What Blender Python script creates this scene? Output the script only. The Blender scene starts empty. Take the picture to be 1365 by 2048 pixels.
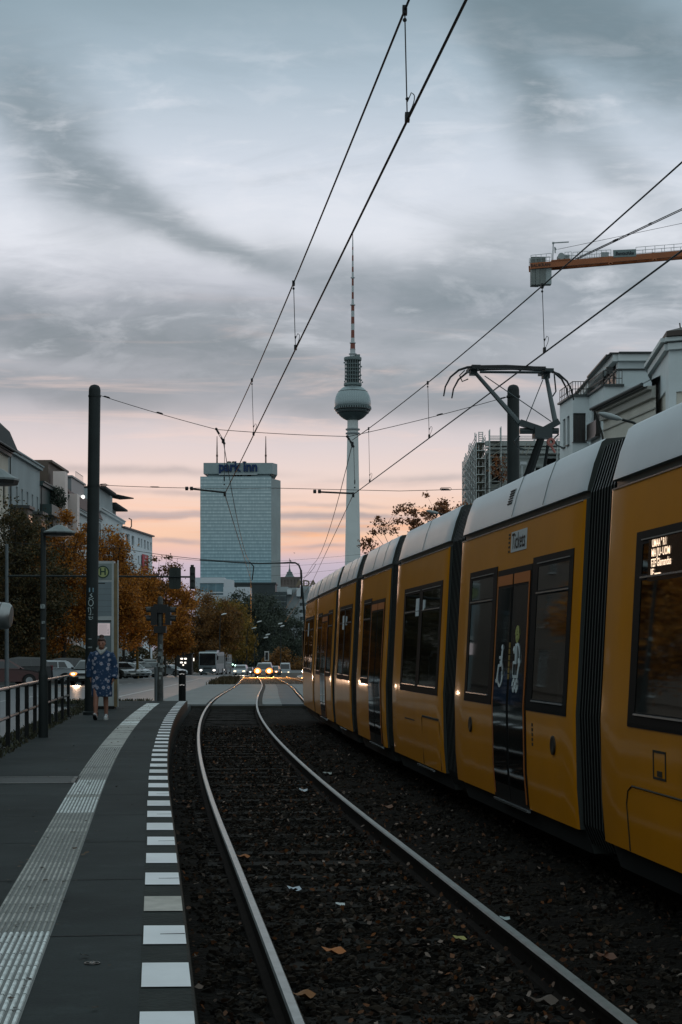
import bpy, bmesh, math, random
import numpy as np
from mathutils import Vector, Matrix

random.seed(7)
RNG = np.random.default_rng(11)
SC = bpy.context.scene
COL = SC.collection
R = math.radians
F = 3400.0            # focal length in photograph pixels
PX, HY, CAMZ = 682.5, 1301.0, 1.62


def at(x, y, Y):
    """world point seen at photograph pixel (x, y) at distance Y"""
    return Vector(((x - PX) * Y / F, Y, CAMZ + (HY - y) * Y / F))


# ------------------------------------------------------------------ street geometry
_YG = np.arange(-60.0, 6500.0, 0.25)
_SL = np.interp(_YG, [-60, 0, 8, 15, 55, 75, 100, 160, 200, 260, 6500],
                [-.105, -.105, -.11, -.112, -.045, -.038, -.05, -.055, -.03, 0.0, 0.0])
_XL = np.concatenate([[0], np.cumsum((_SL[1:] + _SL[:-1]) * .125)])
_XL += -.353 - np.interp(9.0, _YG, _XL)


def slope(Y): return float(np.interp(Y, _YG, _SL))
def cx(Y): return float(np.interp(Y, _YG, _XL)) + .7525
def zg(Y): return float(np.interp(Y, [-60, 57, 80, 145, 270, 320, 6500], [0, 0, -.17, -.75, -2.16, -2.6, -2.6]))


def cp(Y, off=0.0, z=0.0):
    s = slope(Y); n = math.hypot(1, s)
    return Vector((cx(Y) + off / n, Y - off * s / n, zg(Y) + z))


TR = 2.98   # offset of the second track

# ------------------------------------------------------------------ materials


def s2l(c):
    return tuple((v / 255 / 12.92 if v / 255 <= .04045 else ((v / 255 + .055) / 1.055) ** 2.4) for v in c)


MATS = {}


def M(name, col, rough=.6, metal=0.0, spec=.5, noise=None, bump=None, coat=0.0, coat_rough=.05, emit=None, island=None,
      coords='Object', trans=0.0, wave=None):
    if name in MATS: return MATS[name]
    m = bpy.data.materials.new(name); MATS[name] = m
    m.use_nodes = True
    nt = m.node_tree; N = nt.nodes; L = nt.links
    b = N['Principled BSDF']
    b.inputs['Roughness'].default_value = rough
    b.inputs['Metallic'].default_value = metal
    b.inputs['Specular IOR Level'].default_value = spec
    b.inputs['Coat Weight'].default_value = coat
    b.inputs['Coat Roughness'].default_value = coat_rough
    c4 = (*col, 1)
    b.inputs['Base Color'].default_value = c4
    tc = N.new('ShaderNodeTexCoord')
    src = None
    if island:                                  # colours picked per loose piece
        g = N.new('ShaderNodeNewGeometry')
        r = N.new('ShaderNodeValToRGB')
        r.color_ramp.interpolation = 'LINEAR'
        els = r.color_ramp.elements
        while len(els) > 1: els.remove(els[-1])
        for i, c in enumerate(island):
            e = els[0] if i == 0 else els.new(i / (len(island) - 1))
            e.position = i / (len(island) - 1); e.color = (*c, 1)
        L.new(g.outputs['Random Per Island'], r.inputs['Fac'])
        src = r.outputs['Color']
    if noise:
        sc, amt = noise[0], noise[1]
        t = N.new('ShaderNodeTexNoise'); t.inputs['Scale'].default_value = sc
        t.inputs['Detail'].default_value = 6; t.inputs['Roughness'].default_value = .6
        L.new(tc.outputs[coords], t.inputs['Vector'])
        mr = N.new('ShaderNodeMapRange')
        mr.inputs['From Min'].default_value = .3; mr.inputs['From Max'].default_value = .7
        mr.inputs['To Min'].default_value = 1 - amt; mr.inputs['To Max'].default_value = 1 + amt
        L.new(t.outputs['Fac'], mr.inputs['Value'])
        mx = N.new('ShaderNodeVectorMath'); mx.operation = 'SCALE'
        if src: L.new(src, mx.inputs[0])
        else: mx.inputs[0].default_value = col
        L.new(mr.outputs['Result'], mx.inputs['Scale'])
        src = mx.outputs['Vector']
    if src: L.new(src, b.inputs['Base Color'])
    if bump:
        t = N.new('ShaderNodeTexNoise'); t.inputs['Scale'].default_value = bump[0]
        t.inputs['Detail'].default_value = bump[2] if len(bump) > 2 else 4
        L.new(tc.outputs[coords], t.inputs['Vector'])
        bp = N.new('ShaderNodeBump'); bp.inputs['Strength'].default_value = bump[1]
        bp.inputs['Distance'].default_value = bump[3] if len(bump) > 3 else .02
        L.new(t.outputs['Fac'], bp.inputs['Height'])
        L.new(bp.outputs['Normal'], b.inputs['Normal'])
        if coat: L.new(bp.outputs['Normal'], b.inputs['Coat Normal'])
    if emit:
        b.inputs['Emission Color'].default_value = (*emit[0], 1)
        b.inputs['Emission Strength'].default_value = emit[1]
    if trans:
        tl = N.new('ShaderNodeBsdfTranslucent')
        ms = N.new('ShaderNodeMixShader'); ms.inputs['Fac'].default_value = trans
        if src: L.new(src, tl.inputs['Color'])
        else: tl.inputs['Color'].default_value = c4
        L.new(b.outputs[0], ms.inputs[1]); L.new(tl.outputs[0], ms.inputs[2])
        L.new(ms.outputs[0], N['Material Output'].inputs['Surface'])
    return m


class E:
    """small expression builder for shader math nodes"""
    nt = None
    def __init__(s, sock): s.s = sock
    @staticmethod
    def m(op, *a):
        n = E.nt.nodes.new('ShaderNodeMath'); n.operation = op
        for i, v in enumerate(a):
            if isinstance(v, E): E.nt.links.new(v.s, n.inputs[i])
            else: n.inputs[i].default_value = float(v)
        return E(n.outputs[0])
    def __add__(s, o): return E.m('ADD', s, o)
    __radd__ = __add__
    def __sub__(s, o): return E.m('SUBTRACT', s, o)
    def __rsub__(s, o): return E.m('SUBTRACT', o, s)
    def __mul__(s, o): return E.m('MULTIPLY', s, o)
    __rmul__ = __mul__
    def __truediv__(s, o): return E.m('DIVIDE', s, o)
    def mx(s, o): return E.m('MAXIMUM', s, o)
    def mn(s, o): return E.m('MINIMUM', s, o)
    def fl(s): return E.m('FLOOR', s)
    def fr(s): return E.m('FRACT', s)
    def ab(s): return E.m('ABSOLUTE', s)
    def ex(s): return E.m('EXPONENT', s)
    def gt(s, o): return E.m('GREATER_THAN', s, o)
    def lt(s, o): return E.m('LESS_THAN', s, o)
    def sm(s, a, b):
        n = E.nt.nodes.new('ShaderNodeMapRange'); n.interpolation_type = 'SMOOTHSTEP'
        E.nt.links.new(s.s, n.inputs['Value'])
        n.inputs['From Min'].default_value = a; n.inputs['From Max'].default_value = b
        return E(n.outputs['Result'])


def nd(kind, **kw):
    n = E.nt.nodes.new(kind)
    for k, v in kw.items(): setattr(n, k, v)
    return n


def mixc(f, a, b):
    n = E.nt.nodes.new('ShaderNodeMix'); n.data_type = 'RGBA'
    for i, v in ((0, f), (6, a), (7, b)):
        if isinstance(v, E): E.nt.links.new(v.s, n.inputs[i])
        elif i == 0: n.inputs[0].default_value = v
        else: n.inputs[i].default_value = (*v, 1)
    return E(n.outputs[2])


# ------------------------------------------------------------------ mesh builder
class MB:
    def __init__(s): s.v = []; s.f = []; s.mi = []; s.m = 0; s.xf = None
    def add(s, vs, fs, m=None):
        b = len(s.v); m = s.m if m is None else m
        if s.xf is not None: vs = [s.xf @ Vector(p) for p in vs]
        s.v.extend([tuple(p) for p in vs])
        for f in fs: s.f.append(tuple(b + i for i in f)); s.mi.append(m)
        return s
    def quad(s, a, b, c, d, m=None): return s.add([a, b, c, d], [(0, 1, 2, 3)], m)
    def box(s, c, d, m=None, rot=None, taper=1.0):
        hx, hy, hz = d[0] / 2, d[1] / 2, d[2] / 2
        vs = []
        for z, t in ((-hz, 1.0), (hz, taper)):
            vs += [(-hx * t, -hy * t, z), (hx * t, -hy * t, z), (hx * t, hy * t, z), (-hx * t, hy * t, z)]
        vs = [Vector(p) for p in vs]
        if rot is not None: vs = [rot @ p for p in vs]
        c = Vector(c)
        return s.add([p + c for p in vs], [(0, 3, 2, 1), (4, 5, 6, 7), (0, 1, 5, 4), (1, 2, 6, 5), (2, 3, 7, 6), (3, 0, 4, 7)], m)
    def bx(s, x0, x1, y0, y1, z0, z1, m=None):
        return s.box(((x0 + x1) / 2, (y0 + y1) / 2, (z0 + z1) / 2), (x1 - x0, y1 - y0, z1 - z0), m)
    def bar(s, p0, p1, w, h=None, m=None):
        """rectangular bar from p0 to p1"""
        h = h or w; p0 = Vector(p0); p1 = Vector(p1); d = p1 - p0
        q = d.to_track_quat('Y', 'Z').to_matrix()
        return s.box((p0 + p1) / 2, (w, d.length, h), m, q)
    def tube(s, pts, r, m=None, n=6, caps=True):
        pts = [Vector(p) for p in pts]; k = len(pts)
        rs = r if isinstance(r, (list, tuple)) else [r] * k
        vs = []; fs = []
        ref = None
        for i, p in enumerate(pts):
            d = (pts[min(i + 1, k - 1)] - pts[max(i - 1, 0)])
            if d.length < 1e-9: d = Vector((0, 0, 1))
            d.normalize()
            if ref is None:
                ref = Vector((0, 0, 1)) if abs(d.z) < .9 else Vector((1, 0, 0))
            a = d.cross(ref)
            if a.length < 1e-6: a = d.cross(Vector((0, 1, 0)))
            a.normalize(); bq = a.cross(d)
            ref = bq
            for j in range(n):
                t = 2 * math.pi * j / n
                vs.append(p + (a * math.cos(t) + bq * math.sin(t)) * rs[i])
        for i in range(k - 1):
            for j in range(n):
                j2 = (j + 1) % n
                fs.append((i * n + j, i * n + j2, (i + 1) * n + j2, (i + 1) * n + j))
        if caps:
            fs.append(tuple(range(n))); fs.append(tuple(range((k - 1) * n, k * n))[::-1])
        return s.add(vs, fs, m)
    def lathe(s, prof, c=(0, 0, 0), n=16, m=None, mfun=None, axis='Z', sx=1.0, sy=1.0, caps=True):
        """profile [(r, z)] turned about an axis through c"""
        c = Vector(c); vs = []
        for r, z in prof:
            for j in range(n):
                t = 2 * math.pi * j / n
                a, b = r * math.cos(t) * sx, r * math.sin(t) * sy
                p = Vector((a, b, z)) if axis == 'Z' else (Vector((z, a, b)) if axis == 'X' else Vector((b, z, a)))
                vs.append(c + p)
        base = m
        for i in range(len(prof) - 1):
            fs = []
            for j in range(n):
                j2 = (j + 1) % n
                fs.append((i * n + j, i * n + j2, (i + 1) * n + j2, (i + 1) * n + j))
            if i == 0: all_f = []
            all_f.append(fs)
        mm = [base if mfun is None else mfun(i) for i in range(len(prof) - 1)]
        b0 = len(s.v)
        s.add(vs, [], 0)
        for i, fs in enumerate(all_f):
            for f in fs: s.f.append(tuple(b0 + q for q in f)); s.mi.append(s.m if mm[i] is None else mm[i])
        if caps and prof[0][0] > 1e-6 and abs(prof[0][1] - prof[1][1]) > 1e-6: s.f.append(tuple(b0 + j for j in range(n))[::-1]); s.mi.append(s.m if mm[0] is None else mm[0])
        if caps and prof[-1][0] > 1e-6 and abs(prof[-1][1] - prof[-2][1]) > 1e-6:
            k = (len(prof) - 1) * n
            s.f.append(tuple(b0 + k + j for j in range(n))); s.mi.append(s.m if mm[-1] is None else mm[-1])
        return s
    def prism(s, poly, z0, z1, m=None, mtop=None):
        n = len(poly)
        vs = [(p[0], p[1], z0) for p in poly] + [(p[0], p[1], z1) for p in poly]
        s.add(vs, [(i, (i + 1) % n, n + (i + 1) % n, n + i) for i in range(n)] + [tuple(range(n))[::-1]], m)
        b = len(s.v) - 2 * n
        s.f.append(tuple(b + n + i for i in range(n))); s.mi.append(s.m if (mtop is None and m is None) else (m if mtop is None else mtop))
        return s
    def ell(s, c, r, m=None, nu=12, nv=8, rot=None):
        c = Vector(c); r = (r, r, r) if not isinstance(r, (tuple, list)) else r
        vs = []; fs = []
        for i in range(nv + 1):
            a = math.pi * i / nv
            for j in range(nu):
                t = 2 * math.pi * j / nu
                p = Vector((r[0] * math.sin(a) * math.cos(t), r[1] * math.sin(a) * math.sin(t), r[2] * math.cos(a)))
                if rot is not None: p = rot @ p
                vs.append(c + p)
        for i in range(nv):
            for j in range(nu):
                j2 = (j + 1) % nu
                fs.append((i * nu + j, (i + 1) * nu + j, (i + 1) * nu + j2, i * nu + j2))
        return s.add(vs, fs, m)
    def mesh(s, me, xf, m=None):
        return s.add([xf @ v.co for v in me.vertices], [tuple(p.vertices) for p in me.polygons], m)
    def build(s, name, mats, parent=None, loc=None, rz=0.0, smooth=False, weld=False):
        me = bpy.data.meshes.new(name)
        me.from_pydata(s.v, [], s.f)
        for m in (mats if isinstance(mats, (list, tuple)) else [mats]): me.materials.append(m)
        me.polygons.foreach_set('material_index', s.mi)
        if smooth is True: me.polygons.foreach_set('use_smooth', [True] * len(s.f))
        if weld or smooth:
            bm = bmesh.new(); bm.from_mesh(me)
            bmesh.ops.remove_doubles(bm, verts=bm.verts, dist=1e-5)
            bmesh.ops.recalc_face_normals(bm, faces=bm.faces)
            bm.to_mesh(me); bm.free()
        me.update()
        o = bpy.data.objects.new(name, me); COL.objects.link(o)
        if parent is not None: o.parent = parent
        if loc is not None: o.location = loc
        o.rotation_euler = (0, 0, rz)
        if smooth == 'auto':
            try: me.shade_auto_smooth if False else None
            except Exception: pass
            me.polygons.foreach_set('use_smooth', [True] * len(me.polygons))
            md = o.modifiers.new('edges', 'EDGE_SPLIT'); md.split_angle = R(38)
        return o


def tag(o, label, cat=None, group=None, kind=None):
    if label: o['label'] = label
    if cat: o['category'] = cat
    if group: o['group'] = group
    if kind: o['kind'] = kind
    return o


def thing(name, label, cat, loc=(0, 0, 0), rz=0.0, group=None):
    o = bpy.data.objects.new(name, None); COL.objects.link(o)
    o.empty_display_size = .2
    o.location = loc; o.rotation_euler = (0, 0, rz)
    return tag(o, label, cat, group)


def dup(root, loc, rz=0.0, label=None, scale=None):
    def cp_(o, par):
        c = o.copy(); COL.objects.link(c)
        if par is not None: c.parent = par
        for ch in list(o.children): cp_(ch, c)
        return c
    r = cp_(root, None); r.location = loc; r.rotation_euler = (0, 0, rz)
    if label: r['label'] = label
    if scale: r.scale = scale if isinstance(scale, (tuple, list)) else (scale,) * 3
    return r


def text_mesh(body, size, depth=.0, align='CENTER', xs=1.0, bold=0.0):
    cu = bpy.data.curves.new('lettering', 'FONT'); cu.body = body; cu.size = size; cu.extrude = depth
    cu.align_x = align; cu.align_y = 'CENTER'; cu.offset = bold; cu.resolution_u = 3
    ob = bpy.data.objects.new('lettering', cu); COL.objects.link(ob)
    dg = bpy.context.evaluated_depsgraph_get()
    me = bpy.data.meshes.new_from_object(ob.evaluated_get(dg))
    bpy.data.objects.remove(ob); bpy.data.curves.remove(cu)
    for v in me.vertices: v.co.x *= xs
    return me


def frame(o, u, v, n):
    """matrix that takes (x, y, z) to o + x u + y v + z n"""
    m = Matrix.Identity(4)
    for i, a in enumerate((Vector(u), Vector(v), Vector(n), Vector(o))):
        for k in range(3): m[k][i] = a[k]
    return m


def wall(mb, o, u, W, H, holes, depth=.18, m=0, mrev=None):
    """vertical wall with openings cut through; o lower corner, u along (unit), outward normal = u x z"""
    o = Vector(o); u = Vector(u); z = Vector((0, 0, 1)); n = u.cross(z)
    us = sorted({0.0, W, *[h[0] for h in holes], *[h[1] for h in holes]})
    vs = sorted({0.0, H, *[h[2] for h in holes], *[h[3] for h in holes]})
    us = [a for a in us if -1e-6 <= a <= W + 1e-6]; vs = [a for a in vs if -1e-6 <= a <= H + 1e-6]
    P = lambda a, b, d=0.0: o + u * a + z * b - n * d
    for i in range(len(us) - 1):
        for j in range(len(vs) - 1):
            cu_, cv = (us[i] + us[i + 1]) / 2, (vs[j] + vs[j + 1]) / 2
            if any(h[0] < cu_ < h[1] and h[2] < cv < h[3] for h in holes): continue
            mb.quad(P(us[i], vs[j]), P(us[i + 1], vs[j]), P(us[i + 1], vs[j + 1]), P(us[i], vs[j + 1]), m)
    mr = m if mrev is None else mrev
    for a, b, c, d in [h[:4] for h in holes]:
        mb.quad(P(a, c), P(a, c, depth), P(a, d, depth), P(a, d), mr)
        mb.quad(P(b, c, depth), P(b, c), P(b, d), P(b, d, depth), mr)
        mb.quad(P(a, d), P(a, d, depth), P(b, d, depth), P(b, d), mr)
        mb.quad(P(a, c, depth), P(a, c), P(b, c), P(b, c, depth), mr)


def window(par, o, u, h, depth=.15, mats=None, name='window', bars=(1, 1), fr=.07, sill=True):
    """a framed window that fills opening h of a wall"""
    o = Vector(o); u = Vector(u); z = Vector((0, 0, 1)); n = u.cross(z)
    a, b, c, d = h[:4]
    mb = MB(); mb.xf = frame(o + u * a + z * c - n * depth, u, z, n)
    w, t = b - a, d - c
    mb.quad((0, 0, .01), (w, 0, .01), (w, t, .01), (0, t, .01), 1)
    def fb(x0, x1, y0, y1): mb.box(((x0 + x1) / 2, (y0 + y1) / 2, .035), (x1 - x0, y1 - y0, .06), 0)
    fb(0, fr, 0, t); fb(w - fr, w, 0, t); fb(fr, w - fr, 0, fr); fb(fr, w - fr, t - fr, t)
    for i in range(1, bars[0]): fb(w * i / bars[0] - fr / 2, w * i / bars[0] + fr / 2, fr, t - fr)
    for i in range(1, bars[1]): fb(fr, w - fr, t * i / bars[1] - fr / 2, t * i / bars[1] + fr / 2)
    if sill: mb.box((w / 2, -.03, depth * .5 + .05), (w + .1, .05, depth + .16), 0)
    return mb.build(name, mats, par)


# common materials
WHITE_F = M('white_window_frame', (.5, .52, .52), .5)
DARK_F = M('dark_window_frame', (.03, .032, .03), .5)
GLASS = M('window_glass', (.02, .026, .03), .06, spec=.7, noise=(.35, .5))
GLASS_W = M('warm_window_glass', (.03, .03, .03), .05, spec=.8)
POLE = M('anthracite_paint', (.013, .018, .018), .6, spec=.3, noise=(3, .25))
GALV = M('galvanised_steel', (.27, .29, .29), .45, .6, noise=(6, .2))
BLACK = M('black_paint', (.009, .01, .0095), .6, spec=.2)
WIRE = M('overhead_wire', (.012, .013, .014), .6, .2)
RUBBER = M('black_rubber', (.012, .012, .012), .7)
CHROME = M('bright_trim', (.62, .64, .66), .25, .8)
# ------------------------------------------------------------------ camera
cam_d = bpy.data.cameras.new('camera'); cam = bpy.data.objects.new('camera', cam_d); COL.objects.link(cam)
cam.location = (0, 0, CAMZ); cam.rotation_euler = (R(90), 0, 0)
cam_d.sensor_fit = 'VERTICAL'; cam_d.sensor_height = 36; cam_d.lens = 36 * F / 2048
cam_d.shift_y = (HY - 1024) / 2048
cam_d.clip_start = .1; cam_d.clip_end = 12000
SC.camera = cam
SC.render.resolution_x = 682; SC.render.resolution_y = 1024
SC.view_settings.view_transform = 'Standard'; SC.view_settings.look = 'None'
SC.view_settings.exposure = 0; SC.view_settings.gamma = 1
SC.cycles.use_denoising = True
SC.cycles.max_bounces = 6; SC.cycles.glossy_bounces = 4; SC.cycles.transmission_bounces = 4
SC.cycles.sample_clamp_indirect = 4.0
SC.cycles.use_adaptive_sampling = True


# ------------------------------------------------------------------ sky
def make_sky():
    w = bpy.data.worlds.new('World'); SC.world = w; w.use_nodes = True
    nt = w.node_tree; E.nt = nt; L = nt.links
    for n in list(nt.nodes): nt.nodes.remove(n)
    tc = nd('ShaderNodeTexCoord')
    sep = nd('ShaderNodeSeparateXYZ'); L.new(tc.outputs['Generated'], sep.inputs[0])
    dx, dy, dz = (E(sep.outputs[i]) for i in range(3))
    den = dy.mx(.22)
    u0, v0 = dx / den * F, dz / den * F         # gnomonic sky coordinates ahead of the street
    comb = nd('ShaderNodeCombineXYZ'); L.new(u0.s, comb.inputs[0]); L.new(v0.s, comb.inputs[1])
    def noise(scx, scy, detail=4, rough=.55, dist=0.0, off=0.0, rot=0.0):
        mp = nd('ShaderNodeMapping'); mp.inputs['Scale'].default_value = (scx, scy, 1); mp.inputs['Location'].default_value = (off, off * .7, off * .3)
        mp.inputs['Rotation'].default_value = (0, 0, rot)
        L.new(comb.outputs[0], mp.inputs['Vector'])
        t = nd('ShaderNodeTexNoise'); t.inputs['Scale'].default_value = 1; t.inputs['Detail'].default_value = detail
        t.inputs['Roughness'].default_value = rough; t.inputs['Distortion'].default_value = dist
        L.new(mp.outputs[0], t.inputs['Vector'])
        return E(t.outputs['Fac'])
    na = noise(1 / 420, 1 / 300, 3, .5); nb = noise(1 / 420, 1 / 300, 3, .5, off=9.3)
    nc = noise(1 / 90, 1 / 70, 3, .5, off=4.1)
    u = u0 + (na - .5) * 190 + (nc - .5) * 22
    v = v0 + (nb - .5) * 150 + (nc - .5) * 22
    # vertical gradient (photograph rows)
    rows = [(1301, (150, 150, 165)), (1180, (168, 170, 188)), (1125, (192, 184, 200)), (1098, (226, 192, 182)), (1068, (240, 202, 176)),
            (1015, (240, 208, 190)), (960, (234, 215, 208)), (890, (217, 208, 210)), (790, (184, 188, 197)), (690, (186, 192, 201)),
            (600, (190, 196, 207)), (480, (224, 229, 238)), (330, (209, 218, 230)), (150, (172, 190, 204)), (0, (146, 167, 180))]
    rp = nd('ShaderNodeValToRGB'); els = rp.color_ramp.elements
    while len(els) > 1: els.remove(els[-1])
    for i, (y, c) in enumerate(rows):
        e = els[0] if i == 0 else els.new(0)
        e.position = (HY - y) / 1700; e.color = (*s2l(c), 1)
    e = els.new(.83); e.color = (*s2l((156, 176, 184)), 1)
    e = els.new(1.0); e.color = (*s2l((170, 192, 198)), 1)
    L.new(((v0 + (nb - .5) * 40) / 1700).mx(0).mn(1).s, rp.inputs['Fac'])
    ahead = dy.sm(-.1, .45)
    col = mixc(ahead, s2l((186, 203, 209)), E(rp.outputs[0]))
    # brushed cloud bands, each an elongated soft stroke: x, y, half length, half width, slope angle, weight
    strokes = [(120, 275, 200, 75, 58, 1.05), (215, 350, 150, 42, 42, .85), (330, 440, 170, 32, 30, .9), (480, 512, 180, 28, 17, .8),
               (690, 535, 190, 40, 8, .6), (830, 570, 200, 48, 16, .7), (960, 520, 120, 70, -30, .45), (30, 640, 260, 58, 14, 1.35), (230, 690, 260, 38, 10, .85), (20, 760, 240, 26, 4, .5), (760, 660, 260, 34, 6, .4),
               (390, 655, 190, 44, 8, .85), (520, 730, 280, 32, 4, .8), (1170, 40, 330, 70, 24, 1.6), (1030, 150, 150, 60, 68, 1.0),
               (1180, 260, 300, 50, 42, .55), (1330, 130, 160, 60, 50, .35), (1130, 590, 330, 60, -4, .75), (1250, 540, 200, 50, 20, .5), (620, 800, 420, 30, 3, .6),
               (130, 800, 240, 30, 6, .55), (900, 740, 280, 34, -3, .6), (1010, 810, 220, 28, 4, .5), (300, 1031, 190, 6, -1, 2.2), (640, 1034, 170, 6, 1, 2.2), (620, 1060, 130, 9, -2, 1.3), (250, 940, 240, 9, 2, .6), (820, 960, 200, 9, -3, .5), (640, 1010, 110, 5, 2, .8),
               (330, 985, 200, 6, 2, .5), (640, 1093, 60, 4, -2, .9), (350, 1082, 120, 5, 3, .8)]
    tot = None
    for x, y, a, b, ang, wgt in strokes:
        big = b > 15
        uu, vv = (u, v) if big else (u0 + (nc - .5) * 30, v0 + (nc - .5) * 16)
        ca, sa = math.cos(R(ang)), math.sin(R(ang))
        ddx = uu - (x - PX); ddy = vv * -1.0 + (HY - y)          # rows grow downwards
        p = (ddx * ca + ddy * sa) * (1 / a); q = (ddy * ca - ddx * sa) * (1 / b)
        g = ((p * p + q * q) * -1.0).ex() * wgt
        tot = g if tot is None else tot + g
    wisps = noise(1 / 520, 1 / 120, 7, .62, 1.2, off=2.7, rot=R(-9)).sm(.44, .74)
    band = v0.sm(430, 640) * (1.0 - v0.sm(1000, 1450) * .75)
    streak = noise(1 / 260, 1 / 62, 6, .6, .45, off=31.0, rot=R(-14)); fine = noise(1 / 150, 1 / 70, 6, .6, .3, off=41.0, rot=R(-22))
    tot = tot * (streak.sm(.22, .66) * .55 + fine * .5 + .12) * (.62 + noise(1 / 420, 1 / 150, 5, .55, .5, off=6.2, rot=R(-12)) * .75) + wisps * band * .22 * (1.0 - v0.sm(700, 1000) * .6)
    dark = mixc(v0.sm(150, 520), s2l((158, 160, 171)), s2l((104, 124, 134)))
    col = mixc(((1.0 - (tot * -1.9).ex()) * .84 * ahead), col, dark)
    pale = (streak.sm(.5, .72) * .55 + fine.sm(.5, .7) * .35) * v0.sm(480, 640) * (1.0 - v0.sm(980, 1350))
    col = mixc((pale * ahead * .7).mn(1), col, s2l((229, 233, 241)))
    murk = (1.0 - streak.sm(.34, .52)) * v0.sm(400, 560) * (1.0 - v0.sm(760, 1000))
    col = mixc((murk * ahead * .14).mn(1), col, s2l((140, 150, 162)))
    # pale rosy wisps low in the sky
    rosy = noise(1 / 600, 1 / 55, 6, .6, .6, off=12.4, rot=R(3)).sm(.5, .72) * v0.sm(150, 330) * (1.0 - v0.sm(520, 760))
    col = mixc((rosy * ahead * .5).mn(1), col, s2l((240, 214, 205)))
    glow = noise(1 / 420, 1 / 26, 5, .6, .5, off=22.4).sm(.46, .7) * v0.sm(190, 215) * (1.0 - v0.sm(262, 330))
    col = mixc((glow * ahead * .5).mn(1), col, s2l((255, 180, 122)))
    col = mixc(dz.sm(-.02, .0), s2l((40, 42, 44)), col)
    b1 = nd('ShaderNodeBackground'); L.new(col.s, b1.inputs[0]); b1.inputs[1].default_value = 1.0
    sky = nd('ShaderNodeTexSky'); sky.sky_type = 'NISHITA'; sky.sun_disc = False
    sky.sun_elevation = R(1.0); sky.sun_rotation = R(-8); sky.air_density = 1.5; sky.dust_density = 2
    b2 = nd('ShaderNodeBackground'); L.new(sky.outputs[0], b2.inputs[0]); b2.inputs[1].default_value = .008
    ad = nd('ShaderNodeAddShader'); L.new(b1.outputs[0], ad.inputs[0]); L.new(b2.outputs[0], ad.inputs[1])
    out = nd('ShaderNodeOutputWorld'); L.new(ad.outputs[0], out.inputs[0])


make_sky()
sl = bpy.data.lights.new('sun', 'SUN'); sl.energy = .1; sl.angle = R(12); sl.color = (1, .62, .4)
so = bpy.data.objects.new('sun', sl); COL.objects.link(so)
sd = Vector((-.14, 1, .06)).normalized()
so.rotation_euler = sd.to_track_quat('Z', 'Y').to_euler()

# ------------------------------------------------------------------ ground, road, platform, tracks
def worn(name, c):
    m = M(name, c, .85, spec=.2, bump=(60, .22, 5, .008)); E.nt = m.node_tree; b = E.nt.nodes['Principled BSDF']
    tc = nd('ShaderNodeTexCoord')
    def n_(s, d=6, r=.6):
        t = nd('ShaderNodeTexNoise'); t.inputs['Scale'].default_value = s; t.inputs['Detail'].default_value = d; t.inputs['Roughness'].default_value = r
        E.nt.links.new(tc.outputs['Object'], t.inputs['Vector']); return E(t.outputs['Fac'])
    v = nd('ShaderNodeTexVoronoi'); v.inputs['Scale'].default_value = 2.6; E.nt.links.new(tc.outputs['Object'], v.inputs['Vector'])
    spot = 1.0 - E(v.outputs['Distance']).sm(.05, .09)
    big, mid, fin = n_(.5), n_(2.3, 7, .7), n_(70, 3)
    f = .55 + big.sm(.3, .7) * .5 + (mid - .5) * .7 + (fin - .5) * .5
    col = mixc(mid.sm(.56, .68) * .35, c, tuple(q * 1.7 for q in c)); col = mixc(spot * big.sm(.4, .6) * .6, col, (.012, .013, .013))
    vm = nd('ShaderNodeVectorMath', operation='SCALE'); E.nt.links.new(col.s, vm.inputs[0]); E.nt.links.new(f.s, vm.inputs['Scale']); E.nt.links.new(vm.outputs[0], b.inputs['Base Color'])
    return m




def strip(mb, o0, o1, Y0, Y1, z, step=2.0, thick=0.0, m=0, zf=None, prof=None):
    """a sheet that follows the street between two offsets"""
    n = max(1, int((Y1 - Y0) / step)); ys = np.linspace(Y0, Y1, n + 1)
    pr = prof or [(o0, 0.0), (o1, 0.0)]
    if thick and not prof: pr = [(o0, -thick), (o0, 0), (o1, 0), (o1, -thick)]
    vs = []
    for y in ys:
        for o, dz in pr: vs.append(cp(y, o, z + dz))
    k = len(pr); fs = []
    for i in range(n):
        for j in range(k - 1):
            fs.append((i * k + j, i * k + j + 1, (i + 1) * k + j + 1, (i + 1) * k + j))
    if thick:
        fs.append(tuple(range(k))); fs.append(tuple(range(n * k, n * k + k))[::-1])
    mb.add(vs, fs, m)
    return mb


ASPHALT = M('asphalt', (.04, .05, .052), .8, noise=(.9, .28), bump=(38, .25, 6, .01), spec=.25)
ROADM = M('road_asphalt', (.05, .062, .066), .42, noise=(.35, .28), bump=(16, .3, 5, .01), spec=.4)
EARTH = M('earth', (.03, .028, .022), .9, noise=(.7, .4), bump=(6, .6))
g = MB()
xs = [-900, -300, -60, -30, -18, -10, 10, 18, 40, 300, 900]
ys = list(np.arange(-60, 350, 8.0)) + [400, 600, 1000, 2000, 4000, 6400]
vs = [(x, y, zg(y) - .34) for y in ys for x in xs]
nx = len(xs)
g.add(vs, [(j * nx + i, j * nx + i + 1, (j + 1) * nx + i + 1, (j + 1) * nx + i) for j in range(len(ys) - 1) for i in range(nx - 1)])
tag(g.build('ground', M('ground_asphalt', (.06, .062, .062), .6, noise=(.2, .3))), 'dark asphalt and earth ground under street and tracks', kind='structure')

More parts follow.
